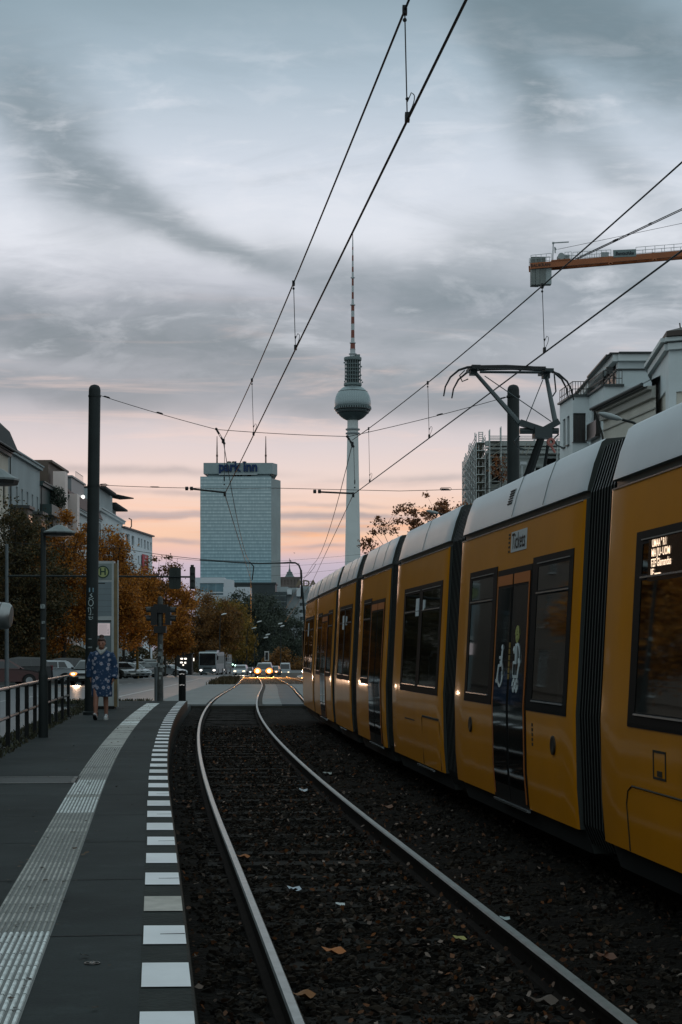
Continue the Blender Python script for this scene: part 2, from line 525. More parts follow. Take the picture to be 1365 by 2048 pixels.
mb = MB(); strip(mb, -11.8, -3.75, -20, 330, -.05, 4, .3)
tag(mb.build('road', ROADM), 'wide grey asphalt road left of the tram stop', kind='structure')
mb = MB(); strip(mb, -3.745, -2.5, 46.3, 330, -.046, 4, .2)
strip(mb, -5.2, -2.48, 51.4, 99, -.042, 4, .2)
tag(mb.build('road_shoulder', M('patched_asphalt', (.06, .066, .068), .45, noise=(.5, .3), bump=(12, .3))), 'darker asphalt patch between road and level crossing', kind='structure')
mb = MB(); strip(mb, -17.6, -11.82, -20, 330, -.06, 4, .3)
tag(mb.build('parking_lane', M('parking_cobbles', (.05, .052, .05), .6, noise=(.6, .35), bump=(10, .5))), 'dark parking lane beyond the road', kind='structure')
mb = MB(); strip(mb, -30, -17.62, -20, 330, .08, 4, .4)
tag(mb.build('sidewalk', M('sidewalk_slabs', (.09, .09, .085), .7, noise=(.5, .3), bump=(3, .3))), 'far pavement below the house fronts', kind='structure')
mb = MB(); strip(mb, 5.0, 13.0, 20, 330, -.05, 4, .3)
tag(mb.build('road', ROADM), 'road lane on the far side of the tram', kind='structure')
mb = MB(); strip(mb, 13.02, 24, 20, 330, .08, 4, .3)
tag(mb.build('sidewalk', MATS['sidewalk_slabs']), 'pavement below the houses behind the tram', kind='structure')

# track bed with lumpy surface
BALL = M('ballast_bed', (.008, .0065, .0048), .95, spec=.12, noise=(2.5, .55), bump=(26, 1.0, 8, .05))
mb = MB()
offs = np.arange(-1.22, 5.3, .17); yb = np.arange(-6, 51.6, .2)
rr = RNG.normal(0, .011, (len(yb), len(offs)))
vs = [cp(y, o, -.155 + rr[i, j] + (.03 if (abs(o) > .95 and abs(o - TR) > .95) else -.02)) for i, y in enumerate(yb) for j, o in enumerate(offs)]
k = len(offs)
mb.add(vs, [(i * k + j, i * k + j + 1, (i + 1) * k + j + 1, (i + 1) * k + j) for i in range(len(yb) - 1) for j in range(k - 1)])
tag(mb.build('track_bed', BALL, smooth=True), 'dark ballast bed of the two tram tracks', kind='structure')
mb = MB(); strip(mb, -2.6, 5.0, 98.2, 330, -.1, 3, .2)
tag(mb.build('track_bed', M('brown_soil', (.035, .026, .016), .95, noise=(.8, .5), bump=(4, .8))), 'brown earth track bed beyond the level crossing', kind='structure')

# loose ballast stones
def scatter_stones(n):
    base = np.array([(-.5, -.45, -.4), (.5, -.5, -.35), (.55, .45, -.4), (-.45, .5, -.38), (-.42, -.36, .34), (.38, -.42, .42), (.42, .36, .3), (-.34, .42, .4)])
    faces = np.array([(0, 3, 2, 1), (4, 5, 6, 7), (0, 1, 5, 4), (1, 2, 6, 5), (2, 3, 7, 6), (3, 0, 4, 7)])
    t = RNG.random(n) ** 2.0
    Y = 6.2 + t * 33
    off = RNG.uniform(-1.12, 3.2, n)
    keep = (abs(abs(off) - .7525) > .07)
    Y, off = Y[keep], off[keep]; n = len(Y)
    pos = np.array([cp(y, o, -.15) for y, o in zip(Y, off)])
    sz = RNG.uniform(.013, .035, n) * RNG.choice([.7, 1, 1, 1.4], n)
    pos[:, 2] += sz * RNG.uniform(-.1, .45, n) + np.where(np.abs(off) > .95, .02, -.015)
    V = base[None] * (1 + RNG.normal(0, .22, (n, 8, 3))) * sz[:, None, None] * np.array([1.15, .95, .7])
    a = RNG.uniform(0, 6.28, n); b = RNG.normal(0, .4, n)
    ca, sa = np.cos(a)[:, None], np.sin(a)[:, None]
    x, y, z = V[..., 0], V[..., 1], V[..., 2]
    x, y = x * ca - y * sa, x * sa + y * ca
    cb, sb = np.cos(b)[:, None], np.sin(b)[:, None]
    x, z = x * cb - z * sb, x * sb + z * cb
    P = np.stack([x, y, z], -1) + pos[:, None]
    fr = faces[None] + (np.arange(n) * 8)[:, None, None]
    me = bpy.data.meshes.new('ballast')
    me.from_pydata(P.reshape(-1, 3).tolist(), [], fr.reshape(-1, 4).tolist())
    me.materials.append(M('ballast_stone', (.02, .02, .02), .95, spec=.12, island=[(.0035, .003, .0022), (.007, .0058, .0044), (.011, .0085, .0062), (.017, .0125, .009), (.034, .027, .02), (.008, .0065, .005), (.06, .052, .044)], noise=(30, .3)))
    o = bpy.data.objects.new('ballast', me); COL.objects.link(o)
    tag(o, 'loose dark ballast stones between the rails', kind='stuff')
scatter_stones(52000)

# sleepers
SLEEP = M('sleeper_wood', (.016, .0145, .0125), .9, spec=.15, noise=(14, .4), bump=(30, .5))
mb = MB(); mb.box((0, 0, 0), (2.3, .24, .16))
for sx in (-.7525, .685): mb.box((sx, 0, .083), (.2, .13, .012), 1)
sl0 = None
i = 0
Y = 6.7
while Y < 51:
    p = cp(Y, 0, -.243 + random.uniform(-.006, .012)); rz = math.atan(-slope(Y)) + random.uniform(-.01, .01)
    if sl0 is None:
        sl0 = mb.build('sleeper', [SLEEP, M('rusty_plate', (.009, .007, .006), .95, spec=.1)], loc=p, rz=rz)
        tag(sl0, 'dark weathered sleeper crossing under both rails, half buried in ballast', 'sleeper', 'sleepers of the near track')
    else:
        o = sl0.copy(); COL.objects.link(o); o.location = p; o.rotation_euler = (0, 0, rz)
    Y += .75

# rails
RAILT = M('polished_rail_head', (.3, .325, .325), .42, .9, noise=(9, .2), bump=(2.0, .12))
RAILS = M('rusty_rail_web', (.01, .0075, .006), .9, spec=.1, noise=(12, .4))
def rail(off, Y0, Y1, label):
    mb = MB()
    pr = [(-.055, -.16), (-.05, -.145), (-.012, -.13), (-.012, -.045), (-.029, -.034), (-.029, -.01), (-.021, 0), (.021, 0), (.029, -.01), (.029, -.034), (.012, -.045), (.012, -.13), (.05, -.145), (.055, -.16)]
    n = int((Y1 - Y0) / .5); ys_ = np.linspace(Y0, Y1, n + 1); k = len(pr)
    vs = [cp(y, off + o, z) for y in ys_ for o, z in pr]
    for j in range(k - 1):
        mb.add([], []); b = 0
    base = len(mb.v); mb.v.extend([tuple(p) for p in vs])
    for i in range(n):
        for j in range(k - 1):
            mb.f.append((base + i * k + j, base + i * k + j + 1, base + (i + 1) * k + j + 1, base + (i + 1) * k + j)); mb.mi.append(0 if j in (5, 6, 7) else 1)
    o = mb.build('rail', [RAILT, RAILS])
    return tag(o, label, 'rail', 'tram rails')
rail(-.7525, -2, 190, 'shiny steel rail beside the platform edge')
rail(.685, -2, 190, 'shiny rail of the near track on the tram side')
rail(TR - .7525, -2, 190, 'rail of the far track under the tram, platform side')
rail(TR + .685, -2, 190, 'outer rail of the far track below the tram')

# level crossing slabs
CONC = M('crossing_concrete', (.17, .185, .185), .7, spec=.3, noise=(1.2, .2), bump=(20, .3))
CONCD = M('crossing_asphalt', (.05, .06, .064), .6, spec=.3, noise=(1.0, .25), bump=(20, .3))
mb = MB()
yy = [51.6]
while yy[-1] < 96: yy.append(yy[-1] + 6.0)
for a, b in zip(yy[:-1], yy[1:]):
    for o0, o1, m in ((-2.45, -.86, 0), (-.66, .66, 0), (.86, 1.45, 0), (1.45, TR - .86, 1), (TR - .66, TR + .66, 0), (TR + .86, 5.0, 0)):
        strip(mb, o0, o1, a + .03, b - .03, -.012, 2, .2, m)
strip(mb, -2.45, 5.0, 51.6, 96, -.06, 4, .2, 2)
tag(mb.build('crossing_pavement', [CONC, CONCD, EARTH]), 'pale concrete slabs of the level crossing', kind='structure')

# platform
PEDGE, PLEFT, PZ = -1.215, -3.85, .26
PLAT = worn('platform_asphalt', (.03, .037, .037))
mb = MB()
ylist = list(np.arange(-4.0, 46.0, .5))
for m_, o0, o1 in ((0, PLEFT, -1.44), ):
    strip(mb, o0, o1, -4, 46, PZ, .5, m=0)
strip(mb, 0, 0, -4, 46, PZ, .5, m=1, prof=[(-1.44, -.002), (PEDGE - .02, -.004), (PEDGE - .006, -.012), (PEDGE, -.03), (PEDGE, -.62)])
strip(mb, 0, 0, -4, 46, PZ, .5, m=1, prof=[(PLEFT, -.6), (PLEFT, 0)])
mb.quad(cp(46, PLEFT, PZ - .6), cp(46, PEDGE, PZ - .6), cp(46, PEDGE, PZ), cp(46, PLEFT, PZ), 1)
plat = mb.build('platform', [PLAT, M('platform_kerb', (.024, .029, .027), .85, spec=.2, noise=(4, .3), bump=(30, .4))])
tag(plat, 'dark asphalt tram platform curving along the track', kind='structure')
# joints between the platform slabs
mb = MB()
yj = 4.28
while yj < 46:
    a, b = cp(yj, -3.2, PZ + .003), cp(yj + .02, PEDGE - .02, PZ + .003)
    d = Vector((0, .018, 0)); mb.quad(a, b, b + d, a + d)
    yj += 1.99
tag(mb.build('platform_joints_marking', M('joint', (.012, .014, .014), .9)), 'thin dark joints across the platform slabs', kind='structure')

# white edge markings
mb = MB(); q = 0
y = 4.0
dirt = {1: 1}
while y < 45.2:
    w0, w1 = -1.43 + random.uniform(-.004, .004), -1.232
    m = 1 if (abs(y - 9.0) < .1) else (0 if random.random() < .75 else 2)
    a = y + .01; b = y + .54
    mb.quad(cp(a, w0, PZ + .004), cp(a, w1, PZ + .0015), cp(b, w1, PZ + .0015), cp(b, w0, PZ + .004), m)
    y += 1.0
WPAINT = M('white_paint', (.74, .76, .78), .6, noise=(2.2, .1))
tag(mb.build('edge_marking_lines', [WPAINT, M('dirty_paint', (.42, .40, .36), .7, noise=(9, .2)), M('worn_paint', (.64, .65, .66), .65, noise=(5, .15))]), 'row of white warning blocks along the platform edge', kind='structure')

# ribbed guide strip: real ribs near the camera
TC = [M('guide_tile_white', (.64, .67, .66), .75, noise=(16, .35)), M('guide_tile_grey', (.26, .26, .24), .8, noise=(16, .35)), M('guide_tile_beige', (.36, .355, .33), .8, noise=(16, .3)), M('guide_tile_groove', (.17, .175, .17), .9)]
mb = MB(); ya = 3.6
O0, O1 = -2.19, -1.87
while ya < 43.5:
    L_ = .298
    if ya < 8.3: m = 0
    elif ya < 14.2: m = random.choice([1, 1, 1, 2])
    elif ya < 17.8: m = random.choice([0, 0, 0, 2])
    elif ya < 31: m = random.choice([2, 2, 1, 2])
    else: m = random.choice([2, 0])
    nr = 11
    if ya < 24:
        w = (O1 - O0) / nr
        strip(mb, O0, O1, ya, ya + L_, PZ + .003, .3, m=3)
        for r in range(nr):
            a = O0 + r * w + .003; b = a + w * .58
            strip(mb, 0, 0, ya + .004, ya + L_ - .006, PZ + .003, .3, m=m, prof=[(a, 0), (a + .003, .006), (b - .003, .006), (b, 0)])
    else:
        strip(mb, O0, O1, ya, ya + L_ - .01, PZ + .005, .3, m=m)
    ya += .3
tag(mb.build('tactile_path', TC), 'pale ribbed guide strip for blind people on the platform', kind='structure')

# paving at the end of the platform, kerbs
mb = MB()
strip(mb, -3.75, -2.5, 46.02, 50.4, .1, 1, .4, 0)
strip(mb, -3.4, -2.75, 47.0, 49.6, .108, 1, .0, 1)
strip(mb, -2.45, -1.3, 46.02, 51.4, -.02, 1, .3, 0)
strip(mb, -2.2, -1.5, 46.6, 50.6, -.012, 1, 0, 1)
tag(mb.build('pavement', [ASPHALT, M('pale_paver', (.36, .37, .36), .7, noise=(3, .25))]), 'pavement with pale tiles at the platform end', kind='structure')
mb = MB()
strip(mb, -5.3, -2.55, 51.0, 51.5, .08, .25, .4)
strip(mb, -4.0, -3.86, -4, 51, .08, 1, .3)
tag(mb.build('kerb', M('kerb_stone', (.1, .105, .1), .8, noise=(4, .3))), 'stone kerb between road and tram stop', kind='structure')
# road edge line
mb = MB()
for a in np.arange(-10, 250, 9.0): strip(mb, -7.75, -7.63, a, a + 4, -.045, 2)
strip(mb, -4.5, -4.38, 52, 260, -.038, 4)
tag(mb.build('road_markings', M('road_line', (.4, .41, .41), .6, noise=(4, .3))), 'worn white lane lines on the road', kind='structure')


# weeds and fallen leaves
def leaf_cloud(name, pos, size, mat, flat=.35, jit=.5, curl=True):
    """one small curled blade per position"""
    n = len(pos)
    V = np.array([(-.5, 0, .0), (-.12, -.34, .06), (.28, -.24, .03), (.55, 0, .1), (.28, .24, .02), (-.12, .36, .08)])
    s = size * RNG.uniform(.6, 1.3, n)
    P = V[None] * (1 + RNG.normal(0, .18, (n, 6, 3))) * s[:, None, None]
    a = RNG.uniform(0, 6.28, n); b = RNG.normal(0, jit, n); c = RNG.normal(0, jit, n)
    def rot(i, j, ang):
        ca, sa = np.cos(ang)[:, None], np.sin(ang)[:, None]
        x, y = P[..., i].copy(), P[..., j].copy()
        P[..., i] = x * ca - y * sa; P[..., j] = x * sa + y * ca
    rot(0, 2, b); rot(1, 2, c); rot(0, 1, a)
    P += np.asarray(pos)[:, None]
    f = (np.array([[0, 1, 2, 5], [2, 3, 4, 5]])[None] + (np.arange(n) * 6)[:, None, None]).reshape(-1, 4)
    me = bpy.data.meshes.new(name); me.from_pydata(P.reshape(-1, 3).tolist(), [], f.tolist()); me.materials.append(mat)
    o = bpy.data.objects.new(name, me); COL.objects.link(o)
    return o


LEAFM = M('fallen_leaf', (.1, .06, .03), .9, spec=.15, island=[(.016, .009, .005), (.05, .025, .014), (.08, .042, .025), (.14, .05, .016), (.24, .19, .16), (.025, .014, .009), (.035, .018, .011)])
pos = []
for _ in range(3600):
    y = 6.5 + 33 * RNG.random() ** 1.7; o = float(np.clip(RNG.normal(.45, .85), -1.15, 3.0))
    if abs(abs(o) - .7525) < .08: continue
    pos.append(cp(y, o, -.115 + RNG.uniform(0, .03)))
for _ in range(900):
    y = 6.3 + 26 * RNG.random() ** 1.6; o = float(np.clip(RNG.normal(.5, 1.0), -1.15, 2.6))
    if abs(abs(o) - .7525) > .08: pos.append(cp(y, o, -.11 + RNG.uniform(0, .03)))
tag(leaf_cloud('fallen_leaves', pos, .036, LEAFM, jit=.8), 'brown autumn leaves scattered over the ballast', kind='stuff')
pos = []
for _ in range(420):
    y = 6 + 40 * RNG.random(); o = float(RNG.choice([RNG.uniform(-2.6, -1.5), RNG.uniform(-3.7, -3.2), RNG.uniform(-2.25, -1.8)]))
    pos.append(cp(y, o, PZ + .014))
tag(leaf_cloud('fallen_leaves', pos, .034, M('dry_leaf', (.1, .06, .03), .8, island=[(.02, .014, .01), (.05, .033, .02), (.09, .055, .03), (.03, .02, .012)]), jit=.15), 'small dry leaves lying on the platform', kind='stuff')
# weeds along the fence
def weeds(name, pts, hh, mat, label):
    n = len(pts); vs = []; fs = []
    for p in pts:
        h = hh * random.uniform(.4, 1.2); a = random.uniform(0, 6.28); w = .012 + h * .05
        t = Vector((math.cos(a), math.sin(a), 0)); lean = Vector((random.uniform(-.5, .5), random.uniform(-.5, .5), 1)) * h
        p = Vector(p); b = len(vs)
        vs += [p - t * w, p + t * w, p + lean * .6 + t * w * .7, p + lean * .6 - t * w * .7, p + lean + Vector((0, 0, -h * .15))]
        fs += [(b, b + 1, b + 2, b + 3), (b + 3, b + 2, b + 4)]
    me = bpy.data.meshes.new(name); me.from_pydata([tuple(v) for v in vs], [], fs); me.materials.append(mat)
    o = bpy.data.objects.new(name, me); COL.objects.link(o); tag(o, label, kind='stuff')
WEED = M('weed', (.04, .045, .015), .8, island=[(.02, .024, .01), (.04, .042, .015), (.05, .04, .02), (.028, .03, .012)])
weeds('weeds', [cp(random.uniform(12, 46), random.uniform(-3.8, -3.3), PZ - .01) for _ in range(2600)], .09, WEED, 'low weeds and dirt along the foot of the railing')
weeds('weeds', [cp(random.uniform(50.6, 51.6), random.uniform(-5.4, -2.5), .04) for _ in range(700)], .16, WEED, 'weeds on the kerb between road and platform end')
weeds('grass', [cp(random.uniform(98.5, 150), random.uniform(-2.5, -1.0), -.12) for _ in range(1800)], .42, M('dry_grass', (.07, .05, .02), .9, island=[(.05, .035, .012), (.08, .05, .02), (.03, .03, .01)]), 'tuft of dry grass beside the track past the crossing')
weeds('grass', [cp(random.uniform(98.5, 170), random.uniform(-.6, 4.6), -.12) for _ in range(1300)], .09, MATS['dry_grass'], 'brown dry grass between the rails past the crossing')


# single pieces of litter one can point to
def scrap(name, label, cat, x, y, z, w, h, col, up=.35, rz=0.0, tex=None):
    Yd = F * (CAMZ - z) / (y - HY); p = at(x, y, Yd)
    mb = MB(); n = 5; vs = []
    for i in range(n):
        for j in range(n):
            a, b = i / (n - 1) - .5, j / (n - 1) - .5
            vs.append((a * w * (1 + .3 * b * b), b * h, up * w * (abs(a) ** 1.4) + .12 * w * math.sin(b * 5 + a * 3) + .01))
    mb.add(vs, [(i * n + j, (i + 1) * n + j, (i + 1) * n + j + 1, i * n + j + 1) for i in range(n - 1) for j in range(n - 1)])
    o = mb.build(name, M('scrap_' + name + str(x), col, .7, noise=(25, .15)), loc=p, rz=rz, smooth=True)
    return tag(o, label, cat)


scrap('paper_scrap', 'crumpled white paper lying between the rails, far from the platform', 'litter', 607, 1583, -.12, .1, .12, (.42, .46, .5), .5)
scrap('paper_scrap', 'pale blue paper scrap in the middle of the ballast', 'litter', 589, 1781, -.11, .075, .11, (.42, .48, .54), .45, .3)
scrap('paper_scrap', 'flat grey paper strip on the ballast near the right rail', 'litter', 655, 1548, -.12, .12, .1, (.3, .32, .3), .1)
scrap('paper_scrap', 'thin white paper sliver right of the pale blue scrap', 'litter', 681, 1811, -.11, .06, .05, (.5, .54, .54), .1)
scrap('paper_scrap', 'small white scrap just outside the right rail', 'litter', 1010, 1840, -.1, .06, .06, (.35, .42, .42), .3)
scrap('wrapper', 'yellow wrapper lying beside the right rail', 'litter', 920, 1879, -.1, .05, .1, (.3, .27, .07), .2, .3)
scrap('leaf', 'big orange leaf in the middle of the ballast', 'leaf', 668, 1906, -.1, .09, .12, (.34, .11, .02), .4, .5)
scrap('leaf', 'orange leaf close to the left rail', 'leaf', 486, 1716, -.11, .07, .1, (.3, .1, .02), .5, .9)
scrap('leaf', 'curled brown leaf at the bottom of the ballast', 'leaf', 606, 1996, -.1, .08, .1, (.2, .08, .02), .6, .9)
scrap('leaf', 'reddish leaf between right rail and tram', 'leaf', 775, 1616, -.1, .1, .12, (.15, .06, .025), .5, .2)
scrap('leaf', 'dark orange leaf far right below the tram', 'leaf', 1213, 1917, -.1, .08, .12, (.12, .045, .02), .4, .2)
scrap('leaf', 'pair of pale curled leaves at the foot of the right rail', 'leaf', 1088, 2008, -.1, .1, .1, (.08, .055, .04), .5, .7)

# covers in the platform
p = at(185, 1926, F * (CAMZ - PZ - .004) / (1926 - HY))
mb = MB(); mb.lathe([(.001, .003), (.014, .003), (.015, .0), (.028, .0), (.03, .004), (.034, .004), (.035, .0)], n=24, mfun=lambda i: 1 if i in (0, 3, 4) else 0)
mb.box((-.007, 0, .004), (.004, .035, .002), 1); mb.box((.007, 0, .004), (.004, .035, .002), 1)
tag(mb.build('pipe_cover', [M('iron_cover', (.03, .033, .033), .5, .5), M('worn_iron', (.12, .125, .12), .45, .6)], loc=(p.x, p.y, PZ + .002)), 'small round metal valve cover set in the platform', 'cover')
p = at(60, 1561, F * (CAMZ - PZ) / (1561 - HY))
mb = MB(); mb.box((0, 0, 0), (1.05, .95, .006), 0)
for a, b, c, d in ((-.5, -.5, -.45, .45), (.44, .5, -.45, .45), (-.44, .44, -.45, -.38), (-.44, .44, .38, .45)): mb.bx(a, b, c, d, .003, .007, 1)
tag(mb.build('hatch_cover', [M('hatch_fill', (.035, .04, .04), .7, noise=(12, .3)), M('hatch_rim', (.09, .095, .09), .6, .3, noise=(30, .4))], loc=(p.x, p.y, PZ + .002), rz=.1), 'rectangular metal hatch set in the platform', 'hatch')
# ------------------------------------------------------------------ the tram
YEL = M('tram_yellow', (.56, .207, .0004), .5, spec=.12, coat=.55, coat_rough=.1, bump=(2.0, .055, 2, .05), noise=(.9, .1))
ROOFW = M('tram_roof_white', (.6, .64, .67), .5, spec=.3, coat=.15, coat_rough=.25, bump=(1.3, .05, 2, .05), noise=(1.2, .05))
GUT = M('tram_gutter', (.1, .105, .1), .4, .5)
SKIRT = M('tram_underskirt', (.014, .015, .015), .7)
TGLASS = M('tram_glass', (.005, .0055, .0055), .04, spec=.3, bump=(1.4, .03, 1, .05))
TPANE = bpy.data.materials.new('tinted_pane'); TPANE.use_nodes = True; E.nt = TPANE.node_tree
_fr = nd('ShaderNodeFresnel'); _fr.inputs['IOR'].default_value = 1.42
_tr = nd('ShaderNodeBsdfTransparent'); _tr.inputs['Color'].default_value = (.62, .64, .62, 1)
_gl = nd('ShaderNodeBsdfGlossy'); _gl.inputs['Roughness'].default_value = .03; _gl.inputs['Color'].default_value = (.75, .78, .78, 1)
_tn = nd('ShaderNodeTexNoise'); _tn.inputs['Scale'].default_value = 1.3; _tn.inputs['Detail'].default_value = 1
_tc = nd('ShaderNodeTexCoord'); E.nt.links.new(_tc.outputs['Object'], _tn.inputs['Vector'])
_bp = nd('ShaderNodeBump'); _bp.inputs['Strength'].default_value = .03; _bp.inputs['Distance'].default_value = .05
E.nt.links.new(_tn.outputs['Fac'], _bp.inputs['Height']); E.nt.links.new(_bp.outputs[0], _gl.inputs['Normal'])
_mx = nd('ShaderNodeMixShader'); E.nt.links.new((E(_fr.outputs[0]) * .55).s, _mx.inputs[0]); E.nt.links.new(_tr.outputs[0], _mx.inputs[1]); E.nt.links.new(_gl.outputs[0], _mx.inputs[2])
E.nt.links.new(_mx.outputs[0], TPANE.node_tree.nodes['Material Output'].inputs['Surface'])
TFRAME = M('tram_window_frame', (.006, .0065, .0065), .6, spec=.12)
ORANGE = M('door_edge_orange', (.42, .12, .015), .45)
SYMB = M('pictogram_white', (.62, .68, .7), .5)
LINE = M('panel_gap', (.02, .014, .004), .8)
BELL = M('bellows_rubber', (.05, .056, .052), .7, spec=.2); BELLD = M('bellows_fold_shade', (.004, .004, .004), .9, spec=.1)  # folds near black: crease shade put into the rubber colour
BELLT = M('bellows_roof', (.12, .135, .135), .55, spec=.4)


def hw(z): return float(np.interp(z, [.1, .30, .6, 1.15, 1.4, 2.74], [1.17, 1.25, 1.275, 1.285, 1.27, 1.2]))


tram = thing('tram', 'long yellow articulated tram with white roof standing on the far track', 'tram', cp(22, TR, 0))
bpy.context.view_layer.update()
TINV = Matrix.Translation(-cp(22, TR, 0))


class Module:
    def __init__(s, Y0, Y1, side_anchor=True):
        """Y0, Y1: distances of the near and far end measured on the platform side"""
        t = lambda Y: cp(Y, TR)
        s.off = lambda Y: -1.2
        a, b = t(Y0), t(Y1)
        d = (b - a); d.z = 0; s.L = d.length; d.normalize()
        s.t = d; s.n = Vector((d.y, -d.x, 0)); s.ang = math.atan2(-d.x, d.y)
        # side line ends at the measured distances
        c = (a + b) / 2
        c = c + d * (1.22 * s.n.y)           # shift so that the side (x = -1.22) spans Y0..Y1
        c.z = 0; s.c = c
        s.Y0, s.Y1 = Y0, Y1
    def ly(s, Y, x=-1.25):
        """local length coordinate of the platform side at distance Y"""
        return (Y - s.c.y - x * s.n.y) / s.t.y
    def root(s, name, label=None):
        return None


def body_mesh(mod, nose=0, holes=()):
    L = mod.L
    zs = [.30, .45, .6, .9, 1.15, 1.225, 1.4, 1.8, 2.2, 2.305, 2.735]; nz = len(zs)
    prof = [(-hw(z), z) for z in zs]
    prof += [(-1.2, 2.74), (-1.165, 2.752), (-1.165, 2.795), (-1.195, 2.80), (-1.19, 2.83), (-1.145, 3.0), (-1.085, 3.16), (-1.05, 3.185), (-.9, 3.2), (-.45, 3.21)]
    low = [(-1.14, .12), (-1.2, .298)]
    prof = low + prof
    full = prof + [(-x, z) for x, z in prof[::-1]]
    k = len(full); np_ = len(prof)
    def mat(j):
        j = min(j, k - 2 - j)
        if j < 2: return 3
        if j < 1 + nz: return 0
        if j < 5 + nz: return 2
        return 1
    ys = [-L / 2, -L / 2 + .025, -L / 2 + .06] + list(np.linspace(-L / 2 + .5, L / 2 - .5, max(2, int(L)))) + [L / 2 - .06, L / 2 - .025, L / 2]
    sc = [.99, .996, 1.0] + [1.0] * (len(ys) - 6) + [1.0, .996, .99]
    if nose:
        ys = ys[:-3] + [L / 2 - .3, L / 2 + .2, L / 2 + .7, L / 2 + 1.1, L / 2 + 1.3]
        sc = sc[:-3] + [1.0, .97, .9, .8, .66]
    for a, b in holes:
        for e in (min(a, b), max(a, b)):
            i = next(q for q in range(len(ys)) if ys[q] > e); ys.insert(i, e); sc.insert(i, 1.0)
    vs = []
    for i, (y, q) in enumerate(zip(ys, sc)):
        for x, z in full: vs.append((x * q, y, z if not nose or y < L / 2 + .5 or z < 1.4 else z - (y - L / 2 - .5) * .35))
    mb = MB(); b = 0
    mb.v = [tuple(v) for v in vs]
    for i in range(len(ys) - 1):
        ym = (ys[i] + ys[i + 1]) / 2
        for j in range(k - 1):
            if j < np_ and 1.224 < (full[j][1] + full[j + 1][1]) / 2 < 2.306 and 1.22 < full[j][1] < 2.31 and any(min(h) < ym < max(h) for h in holes): continue
            mb.f.append((i * k + j, (i + 1) * k + j, (i + 1) * k + j + 1, i * k + j + 1)); mb.mi.append(mat(j))
    mb.f.append(tuple(range(k))); mb.mi.append(4)
    mb.f.append(tuple(range((len(ys) - 1) * k, len(ys) * k))[::-1]); mb.mi.append(4)
    return mb


def patch(mb, y0, y1, z0, z1, off, m, side=-1):
    """a raised panel that follows the curve of the side wall"""
    zz = [z0] + [z for z in (.45, .6, .9, 1.15, 1.4, 1.8, 2.3) if z0 + .01 < z < z1 - .01] + [z1]
    y0, y1 = min(y0, y1), max(y0, y1)
    A = []
    for z in zz:
        for y in (y0, y1): A.append((side * (hw(z) + off), y, z))
    n = len(zz)
    fs = [(2 * i, 2 * i + 1, 2 * i + 3, 2 * i + 2) for i in range(n - 1)]
    B = [(side * (hw(z) - .004), y, z) for z in zz for y in (y0, y1)]
    o = 2 * n
    fs += [(2 * i + 2, o + 2 * i + 2, o + 2 * i, 2 * i) for i in range(n - 1)]
    fs += [(2 * i + 1, o + 2 * i + 1, o + 2 * i + 3, 2 * i + 3) for i in range(n - 1)]
    fs += [(0, o, o + 1, 1), (2 * n - 1, o + 2 * n - 1, o + 2 * n - 2, 2 * n - 2)]
    mb.add(A + B, fs, m)


def window_part(par, ya, yb, panes, z0=1.125, z1=2.39, hop=2.09, name='window'):
    mb = MB()
    lo, hi = min(ya, yb), max(ya, yb); pp = sorted((min(p), max(p)) for p in panes)
    patch(mb, lo, hi, z0, z0 + .10, .006, 0); patch(mb, lo, hi, z1 - .085, z1, .006, 0)
    for a, b in zip([lo] + [p[1] for p in pp], [p[0] for p in pp] + [hi]): patch(mb, a, b, z0 + .10, z1 - .085, .006, 0)
    for a, b in panes:
        patch(mb, a, b, z0 + .10, hop - .02, .002, 1)
        patch(mb, a, b, hop + .02, z1 - .085, .002, 1)
        patch(mb, a, b, hop - .02, hop + .02, .006, 0)
        patch(mb, a, b, z0 + .078, z0 + .090, .014, 2)
        patch(mb, a + .01, b - .01, hop - .006, hop + .006, .014, 2)
        patch(mb, a + .02, b - .02, z1 - .06, z1 - .052, .013, 3)
    return mb.build(name, [TFRAME, TPANE, CHROME, GALV], par)


def sidetext(mb, body, yc, zc, size, off, m, xs=1.0, bold=0.0):
    me = text_mesh(body, size, 0, xs=xs, bold=bold)
    sl_ = -(hw(zc + .05) - hw(zc - .05)) / .1 * -1
    v = Vector((sl_ * -1, 0, 1)).normalized()
    u = Vector((0, -1, 0)); n = u.cross(v)
    mb.mesh(me, frame((-(hw(zc) + off), yc, zc), u, v, n), m)
    bpy.data.meshes.remove(me)


def door_part(par, y0, y1, z0=.30, z1=2.345, signs=False, dim=False):
    """double leaf door; y0 near edge, y1 far edge"""
    mb = MB()
    patch(mb, y0 - .02, y1 + .02, z0, z1, .004, 0)
    d = mb.build('door', [TFRAME], par)
    c = (y0 + y1) / 2
    for a, b, outer in ((y0 + .03, c - .012, y0), (c + .012, y1 - .03, y1)):
        lf = MB()
        patch(lf, a, b, z0 + .01, z1 - .05, .008, 0)
        patch(lf, a + .035, b - .035, z0 + .14, z1 - .17, .011, 1)
        patch(lf, a + .02, b - .02, z1 - .145, z1 - .055, .0115, 2)
        if outer == y0: patch(lf, a, a + .026, z0 + .03, z1 - .055, .012, 2)
        else: patch(lf, b - .026, b, z0 + .03, z1 - .055, .012, 2)
        lf.build('door_leaf', [TFRAME, TGLASS, ORANGE], d)
    mb = MB(); patch(mb, y0, y1, z0 - .035, z0 - .012, .03, 0)
    mb.build('door_step', [CHROME], d)
    return d


def seat_hint(par, y, z):
    pass


